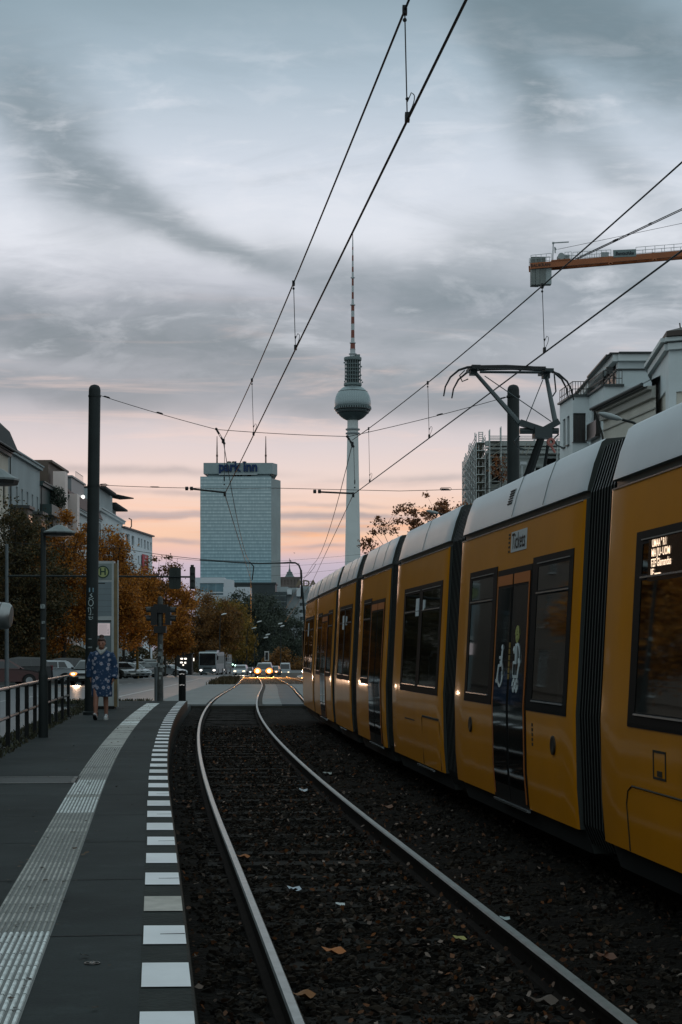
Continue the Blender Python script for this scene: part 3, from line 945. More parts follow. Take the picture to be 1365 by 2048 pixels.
MODS = {'A': (2.6, 11.5), 'B': (12.2, 17.2), 'C': (17.95, 22.0), 'D': (22.75, 26.5), 'E': (27.4, 30.55), 'F': (31.15, 36.2), 'G': (36.6, 41.4)}
built = {}
WIN = {'A': [(10.95, 8.4), (8.3, 5.75)], 'B': [(16.8, 15.75), (13.93, 12.88)], 'C': [(21.35, 20.2), (19.95, 18.68)], 'D': [(26.0, 25.15)], 'E': [(30.1, 29.25), (29.05, 28.0)], 'F': [(35.7, 34.7), (32.8, 31.85)], 'G': [(40.75, 39.2), (39.05, 37.45)]}
mod_labels = {'A': 'nearest tram section with large window and line display', 'B': 'tram section with the double door and Tickets sign', 'C': 'tram section with two window panes carrying the pantograph',
              'D': 'middle tram section with door beside its window', 'E': 'short tram section with a paired window', 'F': 'far tram section with a door between windows', 'G': 'far end section of the tram'}
for key, (Y0, Y1) in MODS.items():
    md = Module(Y0, Y1)
    hl = [(md.ly(a), md.ly(b)) for a, b in WIN[key]]
    mb = body_mesh(md, nose=(key == 'G'), holes=hl)
    o = mb.build('tram_section', [YEL, ROOFW, GUT, SKIRT, BELL], tram, loc=TINV @ md.c, rz=md.ang, smooth='auto')
    o['label'] = mod_labels[key]
    built[key] = (md, o)
    L = md.L
    # cabin behind the glass
    it = MB(); a_, b_ = -L / 2 + .04, L / 2 - .04
    it.quad((-1.1, a_, .4), (1.1, a_, .4), (1.1, b_, .4), (-1.1, b_, .4), 1); it.quad((-1.1, a_, 2.5), (-1.1, b_, 2.5), (1.1, b_, 2.5), (1.1, a_, 2.5), 0)
    it.quad((1.1, a_, .4), (1.1, a_, 2.5), (1.1, b_, 2.5), (1.1, b_, .4), 0)
    for e in (a_, b_): it.quad((-1.1, e, .4), (1.1, e, .4), (1.1, e, 2.5), (-1.1, e, 2.5), 0)
    it.build('cabin_lining', [M('cabin_grey', (.09, .095, .1), .6), M('cabin_floor', (.03, .03, .032), .6)], o)
    for h in hl:
        w_ = abs(h[1] - h[0]); n_ = 2 if w_ > .9 else 1
        for q in range(n_):
            yc_ = min(h) + w_ * (q + .5) / n_
            for xs_ in (-.78, .72):
                st_ = MB(); st_.box((xs_, yc_, 1.2), (.42, .07, .7), 0, Matrix.Rotation(R(8), 3, 'X')); st_.tube([(xs_ - .19, yc_ - .04, 1.5), (xs_ - .17, yc_ - .06, 1.6), (xs_ + .17, yc_ - .06, 1.6), (xs_ + .19, yc_ - .04, 1.5)], .022, n=6, m=1); st_.box((xs_, yc_ - .2, .86), (.42, .42, .1))
                st_.build('seat', [M('seat_cloth', (.045, .05, .065), .9, noise=(20, .4)), M('seat_handle', (.2, .2, .2), .4)], o)
        gp = MB(); gp.tube([(-.42, min(h) + w_ * .2, .4), (-.42, min(h) + w_ * .2, 2.5)], .018, n=8); gp.tube([(-.42, a_ + .1, 2.2), (-.42, b_ - .1, 2.2)] if h is hl[0] else [(-.42, min(h) + w_ * .2, 1.9), (-.6, min(h) + w_ * .2, 1.9)], .016, n=8)
        gp.build('grab_pole', [M('grab_pole_orange', (.5, .12, .03), .4)], o)
    # bright rain strip and roof seams
    g_ = MB()
    g_.bx(-1.207, -1.2, -L / 2 + .05, L / 2 - .05, 2.728, 2.738, 0)
    g_.build('rain_strip', [CHROME], o)
    sms = []
    for yy_ in ({'A': [9.2, 6.5], 'B': [15.1, 13.9], 'C': [20.2], 'D': [25.2, 24.0], 'E': [29.3, 28.3], 'F': [34.8, 33.2], 'G': [39.8, 38.3]}[key]):
        ll = md.ly(yy_)
        pts = [(-1.199, ll, 2.81), (-1.193, ll, 2.83), (-1.148, ll, 3.0), (-1.088, ll, 3.16), (-1.053, ll, 3.188)]
        sm = MB()
        for p0, p1 in zip(pts[:-1], pts[1:]): sm.bar(p0, p1, .006, .005)
        sm.build('roof_seam', [M('roof_gap', (.25, .265, .275), .7)], o)

# near section A
md, o = built['A']; Y_ = md.ly
window_part(o, Y_(11.1), Y_(5.6), [(Y_(10.95), Y_(8.4)), (Y_(8.3), Y_(5.75))])
mb = MB()
rows_ = [('UMAA " R I', .052, 2.292), ("MA J'U- UOM", .056, 2.232), ('FZF Glamandas', .056, 2.168), ('IIE ------', .056, 2.106)]
patch(mb, Y_(10.8), Y_(9.3), 2.06, 2.325, .0105, 0)
for t_, s_, z_ in rows_:
    me = text_mesh(t_, s_ * 1.25, 0, align='LEFT', xs=.95, bold=.0008)
    n_ = Vector((-1, 0, 0)); mb.mesh(me, frame((-(hw(z_) + .0135), Y_(10.72), z_), (0, -1, 0), (0, 0, 1), n_), 1); bpy.data.meshes.remove(me)
mb.build('line_display', [M('display_black', (.006, .006, .006), .2), M('display_led', (.9, .7, .5), .5, emit=((1, .72, .5), 1.6))], o)['label'] = 'lit text display behind the large tram window'
mb = MB()
for a, b, c, d in ((10.55, 10.53, .83, 1.0), (10.3, 10.28, .83, 1.0)): patch(mb, Y_(a), Y_(b), c, d, .003, 0)
patch(mb, Y_(10.55), Y_(10.28), .99, 1.005, .003, 0); patch(mb, Y_(10.55), Y_(10.28), .825, .84, .003, 0); patch(mb, Y_(10.46), Y_(10.36), .845, .88, .004, 0)
mb.build('latch', [LINE], o)
mb = MB()
pts = []
y0_, y1_, z0_, z1_ = Y_(11.15), Y_(8.2), .305, .74
loop = [(y0_, z0_), (y0_, z1_ - .12), (y0_ - .035, z1_ - .035), (y0_ - .12, z1_), (y1_ + .12, z1_), (y1_ + .035, z1_ - .035), (y1_, z1_ - .12), (y1_, z0_)]
def side_pts(l, off=.0): return [(-(hw(z) + off), y, z) for y, z in l]
mb.tube(side_pts(loop, .001), .007, n=4)
mb.build('service_hatch', [LINE], o)

# section B with the door
md, o = built['B']; Y_ = md.ly
window_part(o, Y_(16.92), Y_(15.58), [(Y_(16.8), Y_(15.75))])
window_part(o, Y_(14.12), Y_(12.76), [(Y_(13.93), Y_(12.88))])
d = door_part(o, Y_(14.16), Y_(15.53))
yc1, yc2 = Y_(15.27), Y_(14.47)
def zoff(z, e=.0145): return -(hw(z) + e)
# wheelchair pictogram (strokes on the left leaf)
def strokes(par, name, label, paths, w, mat, ycen, zcen, sc_):
    mb = MB()
    for pth in paths:
        pts = [(zoff(zcen + b * sc_), ycen - a * sc_, zcen + b * sc_) for a, b in pth]
        for p0, p1 in zip(pts[:-1], pts[1:]):
            dv = (Vector(p1) - Vector(p0)).normalized() * (w * .25)
            mb.bar(Vector(p0) - dv, Vector(p1) + dv, .003, w)
    ob = mb.build(name, [mat], par); ob['label'] = label
    return ob
def arc(cx_, cy_, rx, ry, a0, a1, n=12): return [(cx_ + rx * math.cos(R(a0 + (a1 - a0) * i / n)), cy_ + ry * math.sin(R(a0 + (a1 - a0) * i / n))) for i in range(n + 1)]
strokes(d, 'wheelchair_pictogram', 'white wheelchair symbol on the door', [arc(.25, .93, .07, .07, 0, 360), arc(.25, .93, .03, .03, 0, 360), [(.22, .80), (.1, .3)], [(.25, .8), (.16, .35)], [(.16, .6), (-.2, .58)], [(.12, .32), (-.3, .3)], [(-.28, .3), (-.5, -.28)], [(-.5, -.28), (-.66, -.25)], arc(.02, 0, .4, .42, 100, -170, 18)], .026, SYMB, Y_(15.2), 1.41, .25)
strokes(d, 'pram_pictogram', 'white pram symbol on the door', [arc(-.35, .85, .08, .08, 0, 360), arc(-.35, .85, .03, .03, 0, 360), [(.05, 1.05), (.05, .4), (-.4, .4), (-.35, -.1), (.35, -.1), (.55, .4)], arc(.1, .5, .5, .56, -20, 95, 10), arc(-.2, -.42, .17, .2, 0, 360), arc(.28, -.42, .17, .2, 0, 360)], .026, SYMB, Y_(14.56), 1.42, .24)
strokes(d, 'round_sticker', 'round yellow sticker on the door glass', [arc(0, 0, .5, .5, 0, 360), arc(0, 0, .3, .3, 0, 360), [(-.3, .1), (.3, .1)], [(-.3, -.15), (.3, -.15)]], .02, M('sticker_yellow', (.35, .36, .12), .5), Y_(14.55), 1.76, .13)
mb = MB()
for i in range(6): patch(mb, Y_(14.87), Y_(14.83), 1.37 + i * .055, 1.37 + i * .055 + .045, .0145, 0)
mb.build('warning_strip', [M('strip_yellow', (.3, .2, .05), .5)], d)
# Tickets sign
mb = MB(); patch(mb, Y_(15.05), Y_(14.43), 2.485, 2.665, .004, 0); sidetext(mb, 'Tickets', Y_(14.74), 2.572, .2, .0065, 1, xs=.93, bold=.002)
mb.build('tickets_sign', [M('sign_pale', (.46, .52, .54), .45), BLACK], o)['label'] = 'pale sign reading Tickets above the tram door'
mb = MB()
for i, z_ in enumerate((2.49, 2.53, 2.57, 2.61, 2.64)): patch(mb, Y_(15.17), Y_(15.11), z_, z_ + .018, .003, 0)
mb.build('small_notice', [LINE], o)
for y_, z_ in ((13.18, .885), (16.6, .9)):
    mb = MB(); mb.lathe([(.075, -.01), (.075, .012), (.06, .016), (.0, .012)], c=(0, 0, 0), n=20, axis='X')
    ob = mb.build('round_vent', [M('vent_black', (.02, .016, .01), .5)], o, loc=(-hw(z_), Y_(y_), z_)); ob.scale = (-1, 1, 1)
mb = MB()
for i in range(5): patch(mb, Y_(13.93), Y_(13.885), .84 + i * .04, .84 + i * .04 + .026, .003, 0)
mb.build('small_notice', [LINE], o)
mb = MB(); mb.xf = frame((-1.131, Y_(15.35), 3.0), (0, 1, 0), Vector((.28, 0, 1)).normalized(), Vector((-1, 0, .28)).normalized())
mb.box((0, 0, .008), (.2, .15, .01), 0)
for i in range(6): mb.box((0, -.06 + i * .024, .016), (.18, .008, .008), 1)
mb.build('roof_grille', [M('grille_grey', (.3, .33, .33), .6), BLACK], o)

# section C
md, o = built['C']; Y_ = md.ly
window_part(o, Y_(21.5), Y_(18.55), [(Y_(21.35), Y_(20.2)), (Y_(19.95), Y_(18.68))])
def sticker(par, ya, yb, z0, z1):
    mb = MB(); patch(mb, ya, yb, z0, z1, .014, 0); mb.build('window_sticker', [SYMB], par)
sticker(o, Y_(20.42), Y_(20.2), 2.03, 2.24); sticker(o, Y_(19.86), Y_(19.8), 2.09, 2.21)
mb = MB(); patch(mb, Y_(21.1), Y_(20.3), .78, .795, .003, 0)
mb.tube(side_pts([(Y_(19.7), .31), (Y_(19.7), .84), (Y_(19.66), .87), (Y_(18.5), .87), (Y_(18.45), .84), (Y_(18.45), .31)], .001), .006, n=4)
patch(mb, Y_(19.65), Y_(18.55), .85, .868, .004, 0)
mb.build('service_hatch', [LINE], o)
mb = MB(); patch(mb, Y_(20.2), Y_(19.0), .262, .282, .02, 0); mb.build('skirt_trim', [CHROME], o)
# section D
md, o = built['D']; Y_ = md.ly
window_part(o, Y_(26.1), Y_(25.05), [(Y_(26.0), Y_(25.15))])
door_part(o, Y_(23.45), Y_(25.0))
# section E
md, o = built['E']; Y_ = md.ly
window_part(o, Y_(30.2), Y_(27.9), [(Y_(30.1), Y_(29.25)), (Y_(29.05), Y_(28.0))])
sticker(o, Y_(29.5), Y_(29.25), 1.98, 2.22); sticker(o, Y_(28.9), Y_(28.84), 2.05, 2.2)
mb = MB(); patch(mb, Y_(29.9), Y_(28.9), .262, .282, .02, 0); mb.build('skirt_trim', [CHROME], o)
# section F
md, o = built['F']; Y_ = md.ly
window_part(o, Y_(35.8), Y_(34.6), [(Y_(35.7), Y_(34.7))])
window_part(o, Y_(32.9), Y_(31.75), [(Y_(32.8), Y_(31.85))])
door_part(o, Y_(33.0), Y_(34.5))
# section G
md, o = built['G']; Y_ = md.ly
window_part(o, Y_(40.9), Y_(37.3), [(Y_(40.75), Y_(39.2)), (Y_(39.05), Y_(37.45))])
sticker(o, Y_(39.5), Y_(39.25), 1.95, 2.25)
L = md.L
mb = MB(); mb.bx(-1.215, -1.1, L / 2 + .1, L / 2 + .5, 1.45, 2.35, 0); mb.bx(-1.26, -1.2, L / 2 + .15, L / 2 + .45, 1.5, 2.1, 0)
mb.build('wing_mirror', [BLACK], o)
mb = MB(); mb.ell((-.9, L / 2 + 1.12, .95), (.14, .1, .09), nu=10, nv=6); mb.build('headlight', [M('lamp_glow', (.9, .9, .85), .3, emit=((1, .95, .85), 2.0))], o)

# bellows between the sections
keys = list(MODS)
for a, b in zip(keys[:-1], keys[1:]):
    ma, mb_ = built[a][0], built[b][0]
    p0 = ma.c + ma.t * (ma.L / 2); p1 = mb_.c - mb_.t * (mb_.L / 2)
    d = p1 - p0; L = d.length; ang = math.atan2(-d.x, d.y)
    n = 9
    prof = [(-1.16, .2), (-1.225, .35), (-1.255, 1.15), (-1.24, 1.4), (-1.175, 2.6), (-1.165, 2.78), (-1.14, 2.86), (-1.06, 3.12), (-.85, 3.15)]
    prof = prof + [(-x, z) for x, z in prof[::-1]]
    k = len(prof); ys = []
    for i in range(n):
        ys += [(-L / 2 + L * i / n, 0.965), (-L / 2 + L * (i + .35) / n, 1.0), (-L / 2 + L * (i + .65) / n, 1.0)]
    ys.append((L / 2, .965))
    m_ = MB()
    m_.v = [(x * s_, y, z if z < 2.85 else z * (1 - (1 - s_) * .5)) for y, s_ in ys for x, z in prof]
    for i in range(len(ys) - 1):
        for j in range(k - 1):
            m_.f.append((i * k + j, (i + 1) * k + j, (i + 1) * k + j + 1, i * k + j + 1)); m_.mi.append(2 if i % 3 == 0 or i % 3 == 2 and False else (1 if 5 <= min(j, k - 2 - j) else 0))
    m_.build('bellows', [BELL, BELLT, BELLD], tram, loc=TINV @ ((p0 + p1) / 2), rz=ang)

# pantograph
PANM = M('pantograph_paint', (.03, .04, .042), .45, .3)
def T(p): return TINV @ Vector(p)
pan = bpy.data.objects.new('pantograph', None); COL.objects.link(pan); pan.parent = tram
pan.location = T(cp(19.8, TR, 3.2)); pan.rotation_euler = (0, 0, built['C'][0].ang)
bpy.context.view_layer.update()
PI_ = (Matrix.Translation(cp(22, TR, 0)) @ Matrix.Translation(pan.location) @ Matrix.Rotation(pan.rotation_euler.z, 4, 'Z')).inverted()
def W(x, y, Y): return PI_ @ at(x, y, Y)
# collector head: two strips across the track
for dyv, nm in ((-.22, 'contact_strip'), (.22, 'contact_strip')):
    hp = []
    Yh = 19.8 + dyv
    c_ = W(1018, 737, Yh); zc = c_.z + (.0 if dyv < 0 else .0)
    for a, dz_ in ((-.74, -.36), (-.72, -.24), (-.66, -.12), (-.56, -.03), (-.46, .005), (-.3, .02), (0, .03), (.3, .02), (.46, .005), (.56, -.03), (.66, -.12), (.72, -.24), (.74, -.36)):
        hp.append((c_.x + a * .985 + (.05 if dyv > 0 else -.03), c_.y, zc + dz_ * .92 - (.03 if dyv > 0 else 0)))
    mb = MB(); mb.tube(hp, [.009, .01, .012, .014, .016, .016, .016, .016, .016, .014, .012, .01, .009], n=6)
    mb.box((c_.x, c_.y, zc + .012), (.86, .05, .03))
    mb.build(nm, [M('carbon_strip', (.012, .013, .014), .5, .3)], pan)
mb = MB()
hl, hr = W(947, 741, 19.75), W(1092, 748, 19.75)
for p in (hl, hr):
    mb.box(p + Vector((0, 0, .02)), (.1, .4, .03)); mb.box(p + Vector((0, 0, -.02)), (.08, .1, .07))
mb.tube([W(960, 744, 19.8), W(1088, 745, 19.8)], .016)
mb.tube([hl + Vector((-.1, 0, 0)), hl + Vector((-.16, 0, -.06)), hl + Vector((-.13, 0, -.13)), hl + Vector((-.06, 0, -.1))], .008)
mb.tube([hr + Vector((.1, 0, .0)), hr + Vector((.12, 0, -.2)), hr + Vector((.08, 0, -.26))], .009)
mb.build('head_frame', [PANM], pan)
Yk = 19.25
kl, kr, ka = W(1044, 848, Yk), W(1112, 848, Yk), W(1086, 866, Yk)
mb = MB()
mb.tube([hl, kl + Vector((-.02, 0, .0))], [.023, .032], n=8)
mb.tube([hr, kr], [.023, .032], n=8)
mb.tube([W(970, 752, 19.7), W(1103, 843, 19.3)], .006); mb.tube([W(1086, 760, 19.7), W(1052, 845, 19.3)], .006)
mb.build('upper_arm', [M('pantograph_arm', (.06, .075, .078), .45, .3)], pan)
mb = MB()
arr = [(W(1040, 845, Yk), W(1090, 862, Yk), .1, .065), (W(1118, 843, Yk), W(1084, 862, Yk), .1, .065)]
for p0, p1, a, b in arr: mb.bar(p0, p1, a, b)
mb.tube([W(1040, 862, Yk), W(1118, 862, Yk)], .035, n=8)
mb.box(W(1085, 866, Yk), (.2, .16, .12))
for x_, y_ in ((1040, 872), (1118, 868)):
    p = W(x_, y_, Yk); mb.tube([p, p + Vector((-.06, 0, -.06)), p + Vector((-.02, 0, -.13)), p + Vector((.06, 0, -.16))], .01)
mb.build('knee_joint', [PANM], pan)
mb = MB()
b0 = PI_ @ (cp(20.35, TR, 3.25) + Vector((-.02, 0, 0)))
mb.tube([ka, b0], [.045, .065], n=8)
p1 = ka + Vector((.1, .1, -.02)); mb.tube([p1, b0 + Vector((.28, 0, 0))], .018)
mb.box(b0, (.9, .5, .12))
for a in (-.38, .38):
    for b in (-.18, .18): mb.lathe([(.06, -.12), (.07, -.08), (.045, -.06), (.07, -.03), (.05, .0)], c=b0 + Vector((a, b, 0)), n=8)
mb.build('lower_arm', [BLACK], pan)
mb = MB(); p = W(1102, 884, Yk - .1); mb.lathe([(.02, -.03), (.045, -.03), (.045, .03), (.02, .03)], c=p, n=12, axis='Y'); mb.tube([p + Vector((0, 0, -.04)), p + Vector((.05, 0, -.12))], .014)
mb.build('warning_tag', [M('faded_pink', (.35, .12, .1), .7)], pan)
# ------------------------------------------------------------------ overhead line
CZ = 4.92     # height of the contact wires at the first support


def wire(name, label, pts, r, cat='overhead wire', group='overhead wires', n=6, extra=None, mat=None):
    mb = MB(); mb.tube(pts, r, n=n)
    if extra: extra(mb)
    return tag(mb.build(name, [mat or WIRE]), label, cat, group)


YS1, YS2 = 35.8, 80.0
def lerp(a, b, t): return a + (b - a) * t
L1 = at(450, 988, YS1); L2 = at(503, 1162, YS2)
R1 = at(707, 989, YS1); R2 = at(626, 1162, YS2)
def back(P, slope_, Y): return Vector((P.x - slope_ * (P.y - Y), Y, P.z))
Ln = back(L1, (L1.x - at(815, 240, 10.57).x) / (L1.y - 10.57), 1.5)
Rn = back(R1, (R1.x - at(1365, 497, 13.96).x) / (R1.y - 13.96), 1.5)
L3 = Vector((cp(150, 0).x, 150, zg(150) + 4.9)); R3 = Vector((cp(150, TR).x, 150, zg(150) + 4.9))
wire('contact_wire', 'lower thick contact wire of the near track, running up past the tower tip', [Ln, L1], .0088)
wire('contact_wire', 'contact wire of the near track beyond the first cross wire, in front of the hotel', [L1, L2, L3], .0085)
wire('contact_wire', 'contact wire over the tram that the pantograph touches', [Rn, R1], .0088)
wire('contact_wire', 'contact wire of the far track beyond the first cross wire, left of the tower shaft', [R1, R2, R3], .0085)


def mess(xy_near, side):
    pass


def zmess(Y):
    if Y <= YS1: return 5.60 + (.45) * max(0.0, (Y - 9.5) / (YS1 - 9.5)) ** 2.3
    t = (Y - YS1) / (YS2 - YS1)
    return 6.05 + (zg(Y)) - 1.6 * t * (1 - t) * .55
def xm(P0, P1, Y): return P0.x + (P1.x - P0.x) * (Y - P0.y) / (P1.y - P0.y)
mlA = at(447, 882, YS1); mrA = at(705, 888, YS1)
ml2 = at(500, 1124, YS2); mr2 = at(627, 1128, YS2)
def mpts(A, n0, Y0):
    out = []
    for Y in np.linspace(Y0, YS1, 24):
        t = (Y - n0.y) / (A.y - n0.y)
        out.append(Vector((n0.x + (A.x - n0.x) * t, Y, zmess(Y))))
    return out
mln = Vector((at(810, 15, 10.57).x - (at(447, 882, YS1).x - at(810, 15, 10.57).x) / (YS1 - 10.57) * 9, 1.57, 5.6))
mrn = Vector((at(1087, 575, 18.7).x - (mrA.x - at(1087, 575, 18.7).x) / (YS1 - 18.7) * 17.2, 1.5, 5.6))
def mfar(A, B):
    return [A.lerp(B, t) + Vector((0, 0, -1.25 * t * (1 - t) * 1.6)) for t in np.linspace(0, 1, 14)]
wire('catenary_wire', 'upper carrying wire of the near track, leaving the frame at the top', mpts(mlA, mln, 1.57), .0078)
wire('catenary_wire', 'upper carrying wire of the far track, passing in front of the crane jib', mpts(mrA, mrn, 1.5), .0078)
wire('catenary_wire', 'carrying wire of the near track sagging in front of the hotel facade', mfar(mlA, ml2) + [Vector((L3.x, 150, L3.z + 1.1))], .0085)
wire('catenary_wire', 'carrying wire of the far track sagging just left of the tower shaft', mfar(mrA, mr2) + [Vector((R3.x, 150, R3.z + 1.1))], .0085)


def dropper(label, top, bot, loop=True):
    def ex(mb):
        mb.box(Vector(top), (.03, .05, .05)); mb.box(Vector(bot) + Vector((0, 0, .015)), (.03, .06, .05))
        mb.ell(Vector(top) + Vector((0, 0, -.06)), .014, nu=6, nv=4); mb.ell(Vector(bot) + Vector((0, 0, .13)), .012, nu=6, nv=4)
        if loop:
            b = Vector(bot)
            mb.tube([b + Vector((.005 + .04 * math.sin(t), .0, .03 + .16 * t / 2.2 - (.05 * max(0, t - 1.6)))) for t in np.linspace(.0, 2.6, 9)] + [b + Vector((0, 0, .11))], .003, n=4)
    wire('dropper_wire', label, [top, bot], .0042, 'dropper', 'droppers of the overhead line', 5, ex)
def onL(Y): return Vector((xm(Ln, L1, Y), Y, CZ))
def onR(Y): return Vector((xm(Rn, R1, Y), Y, CZ))
def onmL(Y): return Vector((mln.x + (mlA.x - mln.x) * (Y - mln.y) / (mlA.y - mln.y), Y, zmess(Y)))
def onmR(Y): return Vector((mrn.x + (mrA.x - mrn.x) * (Y - mrn.y) / (mrA.y - mrn.y), Y, zmess(Y)))
for Y, lab in ((10.57, 'long thin dropper near the top of the picture, ending in a small loop'), (18.6, 'thin dropper of the near track just left of the tower antenna'), (26.0, 'dropper of the near track above the hotel roof')):
    dropper(lab, onmL(Y), onL(Y))
for Y, lab in ((18.75, 'dropper below the crane counterweight, above the pantograph'), (26.3, 'dropper of the far track between tower ball and pantograph'), (33.2, 'short dropper of the far track beside the tower shaft')):
    dropper(lab, onmR(Y), onR(Y))

# span wires with insulators
PL = at(180.5, 1430, YS1); PL.z = PZ
PRx = at(1028, 1301, YS1)


def insul(mb, p, d, L_=.16, r=.022):
    d = Vector(d).normalized(); p = Vector(p)
    mb.tube([p - d * L_ / 2, p - d * L_ * .3, p + d * L_ * .3, p + d * L_ / 2], [.008, r, r, .008], n=6)
def sag(a, b, s, n=12): return [Vector(a).lerp(Vector(b), t) + Vector((0, 0, -4 * s * t * (1 - t))) for t in np.linspace(0, 1, n)]


a, b, c, d = at(201, 791, YS1), at(434, 859, YS1), at(698, 873, YS1), at(1017, 793, YS1)
pts = sag(a, b, .02) + sag(b, c, .02)[1:] + sag(c, d, .03)[1:]
def ex(mb):
    for p, q in ((at(214, 794, YS1), (1, 0, -.28)), (at(320, 826, YS1), (1, 0, -.28)), (at(880, 829, YS1), (1, 0, .26)), (at(1006, 796, YS1), (1, 0, .26))): insul(mb, p, q, .14, .018)
wire('span_wire', 'upper cross wire between the two poles, sagging over the hotel roof', pts, .007, 'cross wire', 'cross wires', extra=ex)
a, d = at(199, 970, YS1), at(1018, 976, YS1)
def ex(mb):
    for x, y in ((208, 970), (310, 974), (890, 978)): insul(mb, at(x, y, YS1), (1, 0, -.02), .2, .014)
    p = at(201, 970, YS1)
    mb.tube([p + Vector((0, 0, .02)), p + Vector((.12, 0, .025)), p + Vector((.14, 0, 0)), p + Vector((.12, 0, -.025)), p + Vector((0, 0, -.02))], .007)
    p = at(892, 978, YS1)
    mb.tube([p + Vector((-.12, 0, .0)), p + Vector((-.1, 0, .028)), p + Vector((.1, 0, .028)), p + Vector((.12, 0, 0)), p + Vector((.1, 0, -.028)), p + Vector((-.1, 0, -.028)), p + Vector((-.12, 0, 0))], .006)
wire('span_wire', 'lower cross wire between the two poles, crossing hotel facade and tower shaft', sag(a, at(540, 976, YS1), .03) + sag(at(540, 976, YS1), at(800, 982, YS1), .0)[1:] + sag(at(800, 982, YS1), d, 0)[1:], .0065, 'cross wire', 'cross wires', extra=ex)


def steady(x0, y0, x1, y1, label):
    p0, p1 = at(x0, y0, YS1), at(x1, y1, YS1)
    mb = MB(); mb.tube([p0 + Vector((.12, 0, -.01)), p1], .019, n=8)
    for k in (0, .1):
        q = p0 + Vector((k, 0, 0)); mb.lathe([(.012, -.035), (.04, -.03), (.04, .03), (.012, .035)], c=q, n=8, axis='X')
    mb.box(p1 + Vector((0, 0, -.03)), (.05, .06, .1))
    tag(mb.build('steady_arm', [WIRE]), label, 'steady arm', 'steady arms of the overhead line')
steady(374, 977, 450, 985, 'short steady arm holding the near contact wire in front of the hotel')
steady(630, 983, 707, 987, 'short steady arm beside the tower shaft')


def hanger(pa, pb, pc, label):
    """insulator hanger between cross wire and carrying wire"""
    mb = MB(); pa, pb = Vector(pa), Vector(pb)
    d = (pb - pa)
    mb.ell(pa, .03, nu=8, nv=5); mb.box(pb, (.06, .06, .09)); mb.ell(pb + Vector((.02, 0, -.05)), .03, nu=8, nv=5)
    s_ = Vector((.012, 0, .006))
    mb.tube([pa + s_, pb + s_], .008); mb.tube([pa - s_, pb - s_], .008)
    for t in (.25, .85): insul(mb, pa.lerp(pb, t), d, .1, .026)
    mb.tube([pb + Vector((.03, 0, -.05)), Vector(pc) + Vector((0, 0, .06))], .006)
    insul(mb, Vector(pc) + Vector((0, 0, .12)), (0, 0, 1), .1, .014); mb.ell(pc, .018, nu=6, nv=4)
    tag(mb.build('wire_hanger', [WIRE]), label, 'hanger', 'insulated hangers of the overhead line')
hanger(at(433, 858, YS1), at(447, 882, YS1), at(449, 969, YS1), 'dark insulated hanger on the cross wire at the left edge of the hotel roof')
hanger(at(695, 873, YS1), at(705, 888, YS1), at(710, 975, YS1), 'dark insulated hanger on the cross wire in front of the tower shaft')

# poles of the line
def line_pole(name, label, base, h, r0, r1, yaw=0):
    t = thing(name, label, 'pole', base, group='overhead line poles')
    mb = MB(); mb.lathe([(r0 * 1.25, 0), (r0 * 1.25, .06), (r0, .08), (r1, h - r1), (r1 * .92, h - r1 * .55), (r1 * .7, h - r1 * .22), (r1 * .35, h - .01), (0, h)], n=28)
    mb.build('shaft', [POLE], t, smooth='auto')
    return t
pl = line_pole('line_pole', 'thick dark pole with graffiti at the platform fence, beside the walking woman', PL, 6.98, .13, .125)
pl.location = (PL.x, PL.y + .1, PZ); pl.rotation_euler = (0, R(.7), 0)
for dz, w in ((5.1 - PZ, .127), (6.99 - PZ, .127)): mb = MB(); mb.lathe([(w, dz - .02), (w + .008, dz - .02), (w + .008, dz + .02), (w, dz + .02)], n=20); mb.build('wire_clamp', [POLE], pl)
# graffiti and stickers bent round the shaft
def on_pole(me_or_quads, r, z, ang, mat, name, par):
    mb = MB()
    for vs, fs in me_or_quads:
        mb.add([((r + .004) * math.sin(a / r + ang), -(r + .004) * math.cos(a / r + ang), z + b) for a, b in vs], fs)
    return mb.build(name, [mat], par)
def stroke2(pts, w):
    out = []
    for (x0, y0), (x1, y1) in zip(pts[:-1], pts[1:]):
        d = math.hypot(x1 - x0, y1 - y0) or 1; nx_, ny_ = -(y1 - y0) / d * w / 2, (x1 - x0) / d * w / 2
        ex_, ey_ = (x1 - x0) / d * w * .3, (y1 - y0) / d * w * .3
        out.append(([(x0 - ex_ + nx_, y0 - ey_ + ny_), (x0 - ex_ - nx_, y0 - ey_ - ny_), (x1 + ex_ - nx_, y1 + ey_ - ny_), (x1 + ex_ + nx_, y1 + ey_ + ny_)], [(0, 1, 2, 3)]))
    return out
GRAF = M('graffiti_white', (.42, .5, .5), .6, noise=(20, .3))
rz_ = .148
q = stroke2([(.02, .25), (-.02, .22), (.03, .19), (-.045, .15), (.05, .15)], .014)
q += stroke2(arc(0, .06, .05, .07, 0, 360, 14), .014)
q += stroke2([(-.06, -.05), (-.045, -.14), (-.05, -.09)], .012) + stroke2([(-.05, -.05), (.05, -.05)], .012) + stroke2([(-.01, -.05), (.005, -.12), (-.01, -.2)], .014)
q += stroke2([(-.055, -.24), (.02, -.25)], .012) + stroke2([(-.03, -.24), (-.03, -.29), (.02, -.29)], .012) + stroke2([(.04, -.23), (.04, -.28)], .01)
on_pole(q, .131, 1.62 + 90 / 95 - PZ, -.05, GRAF, 'graffiti', pl)['label'] = 'white scrawled graffiti letters'
on_pole([([(-.05, -.045), (.05, -.045), (.05, .045), (-.05, .045)], [(0, 1, 2, 3)])] , .131, 1.62 + 121 / 95 - PZ, 0.0, M('sticker_blue', (.16, .27, .33), .6, noise=(40, .6)), 'sticker', pl)
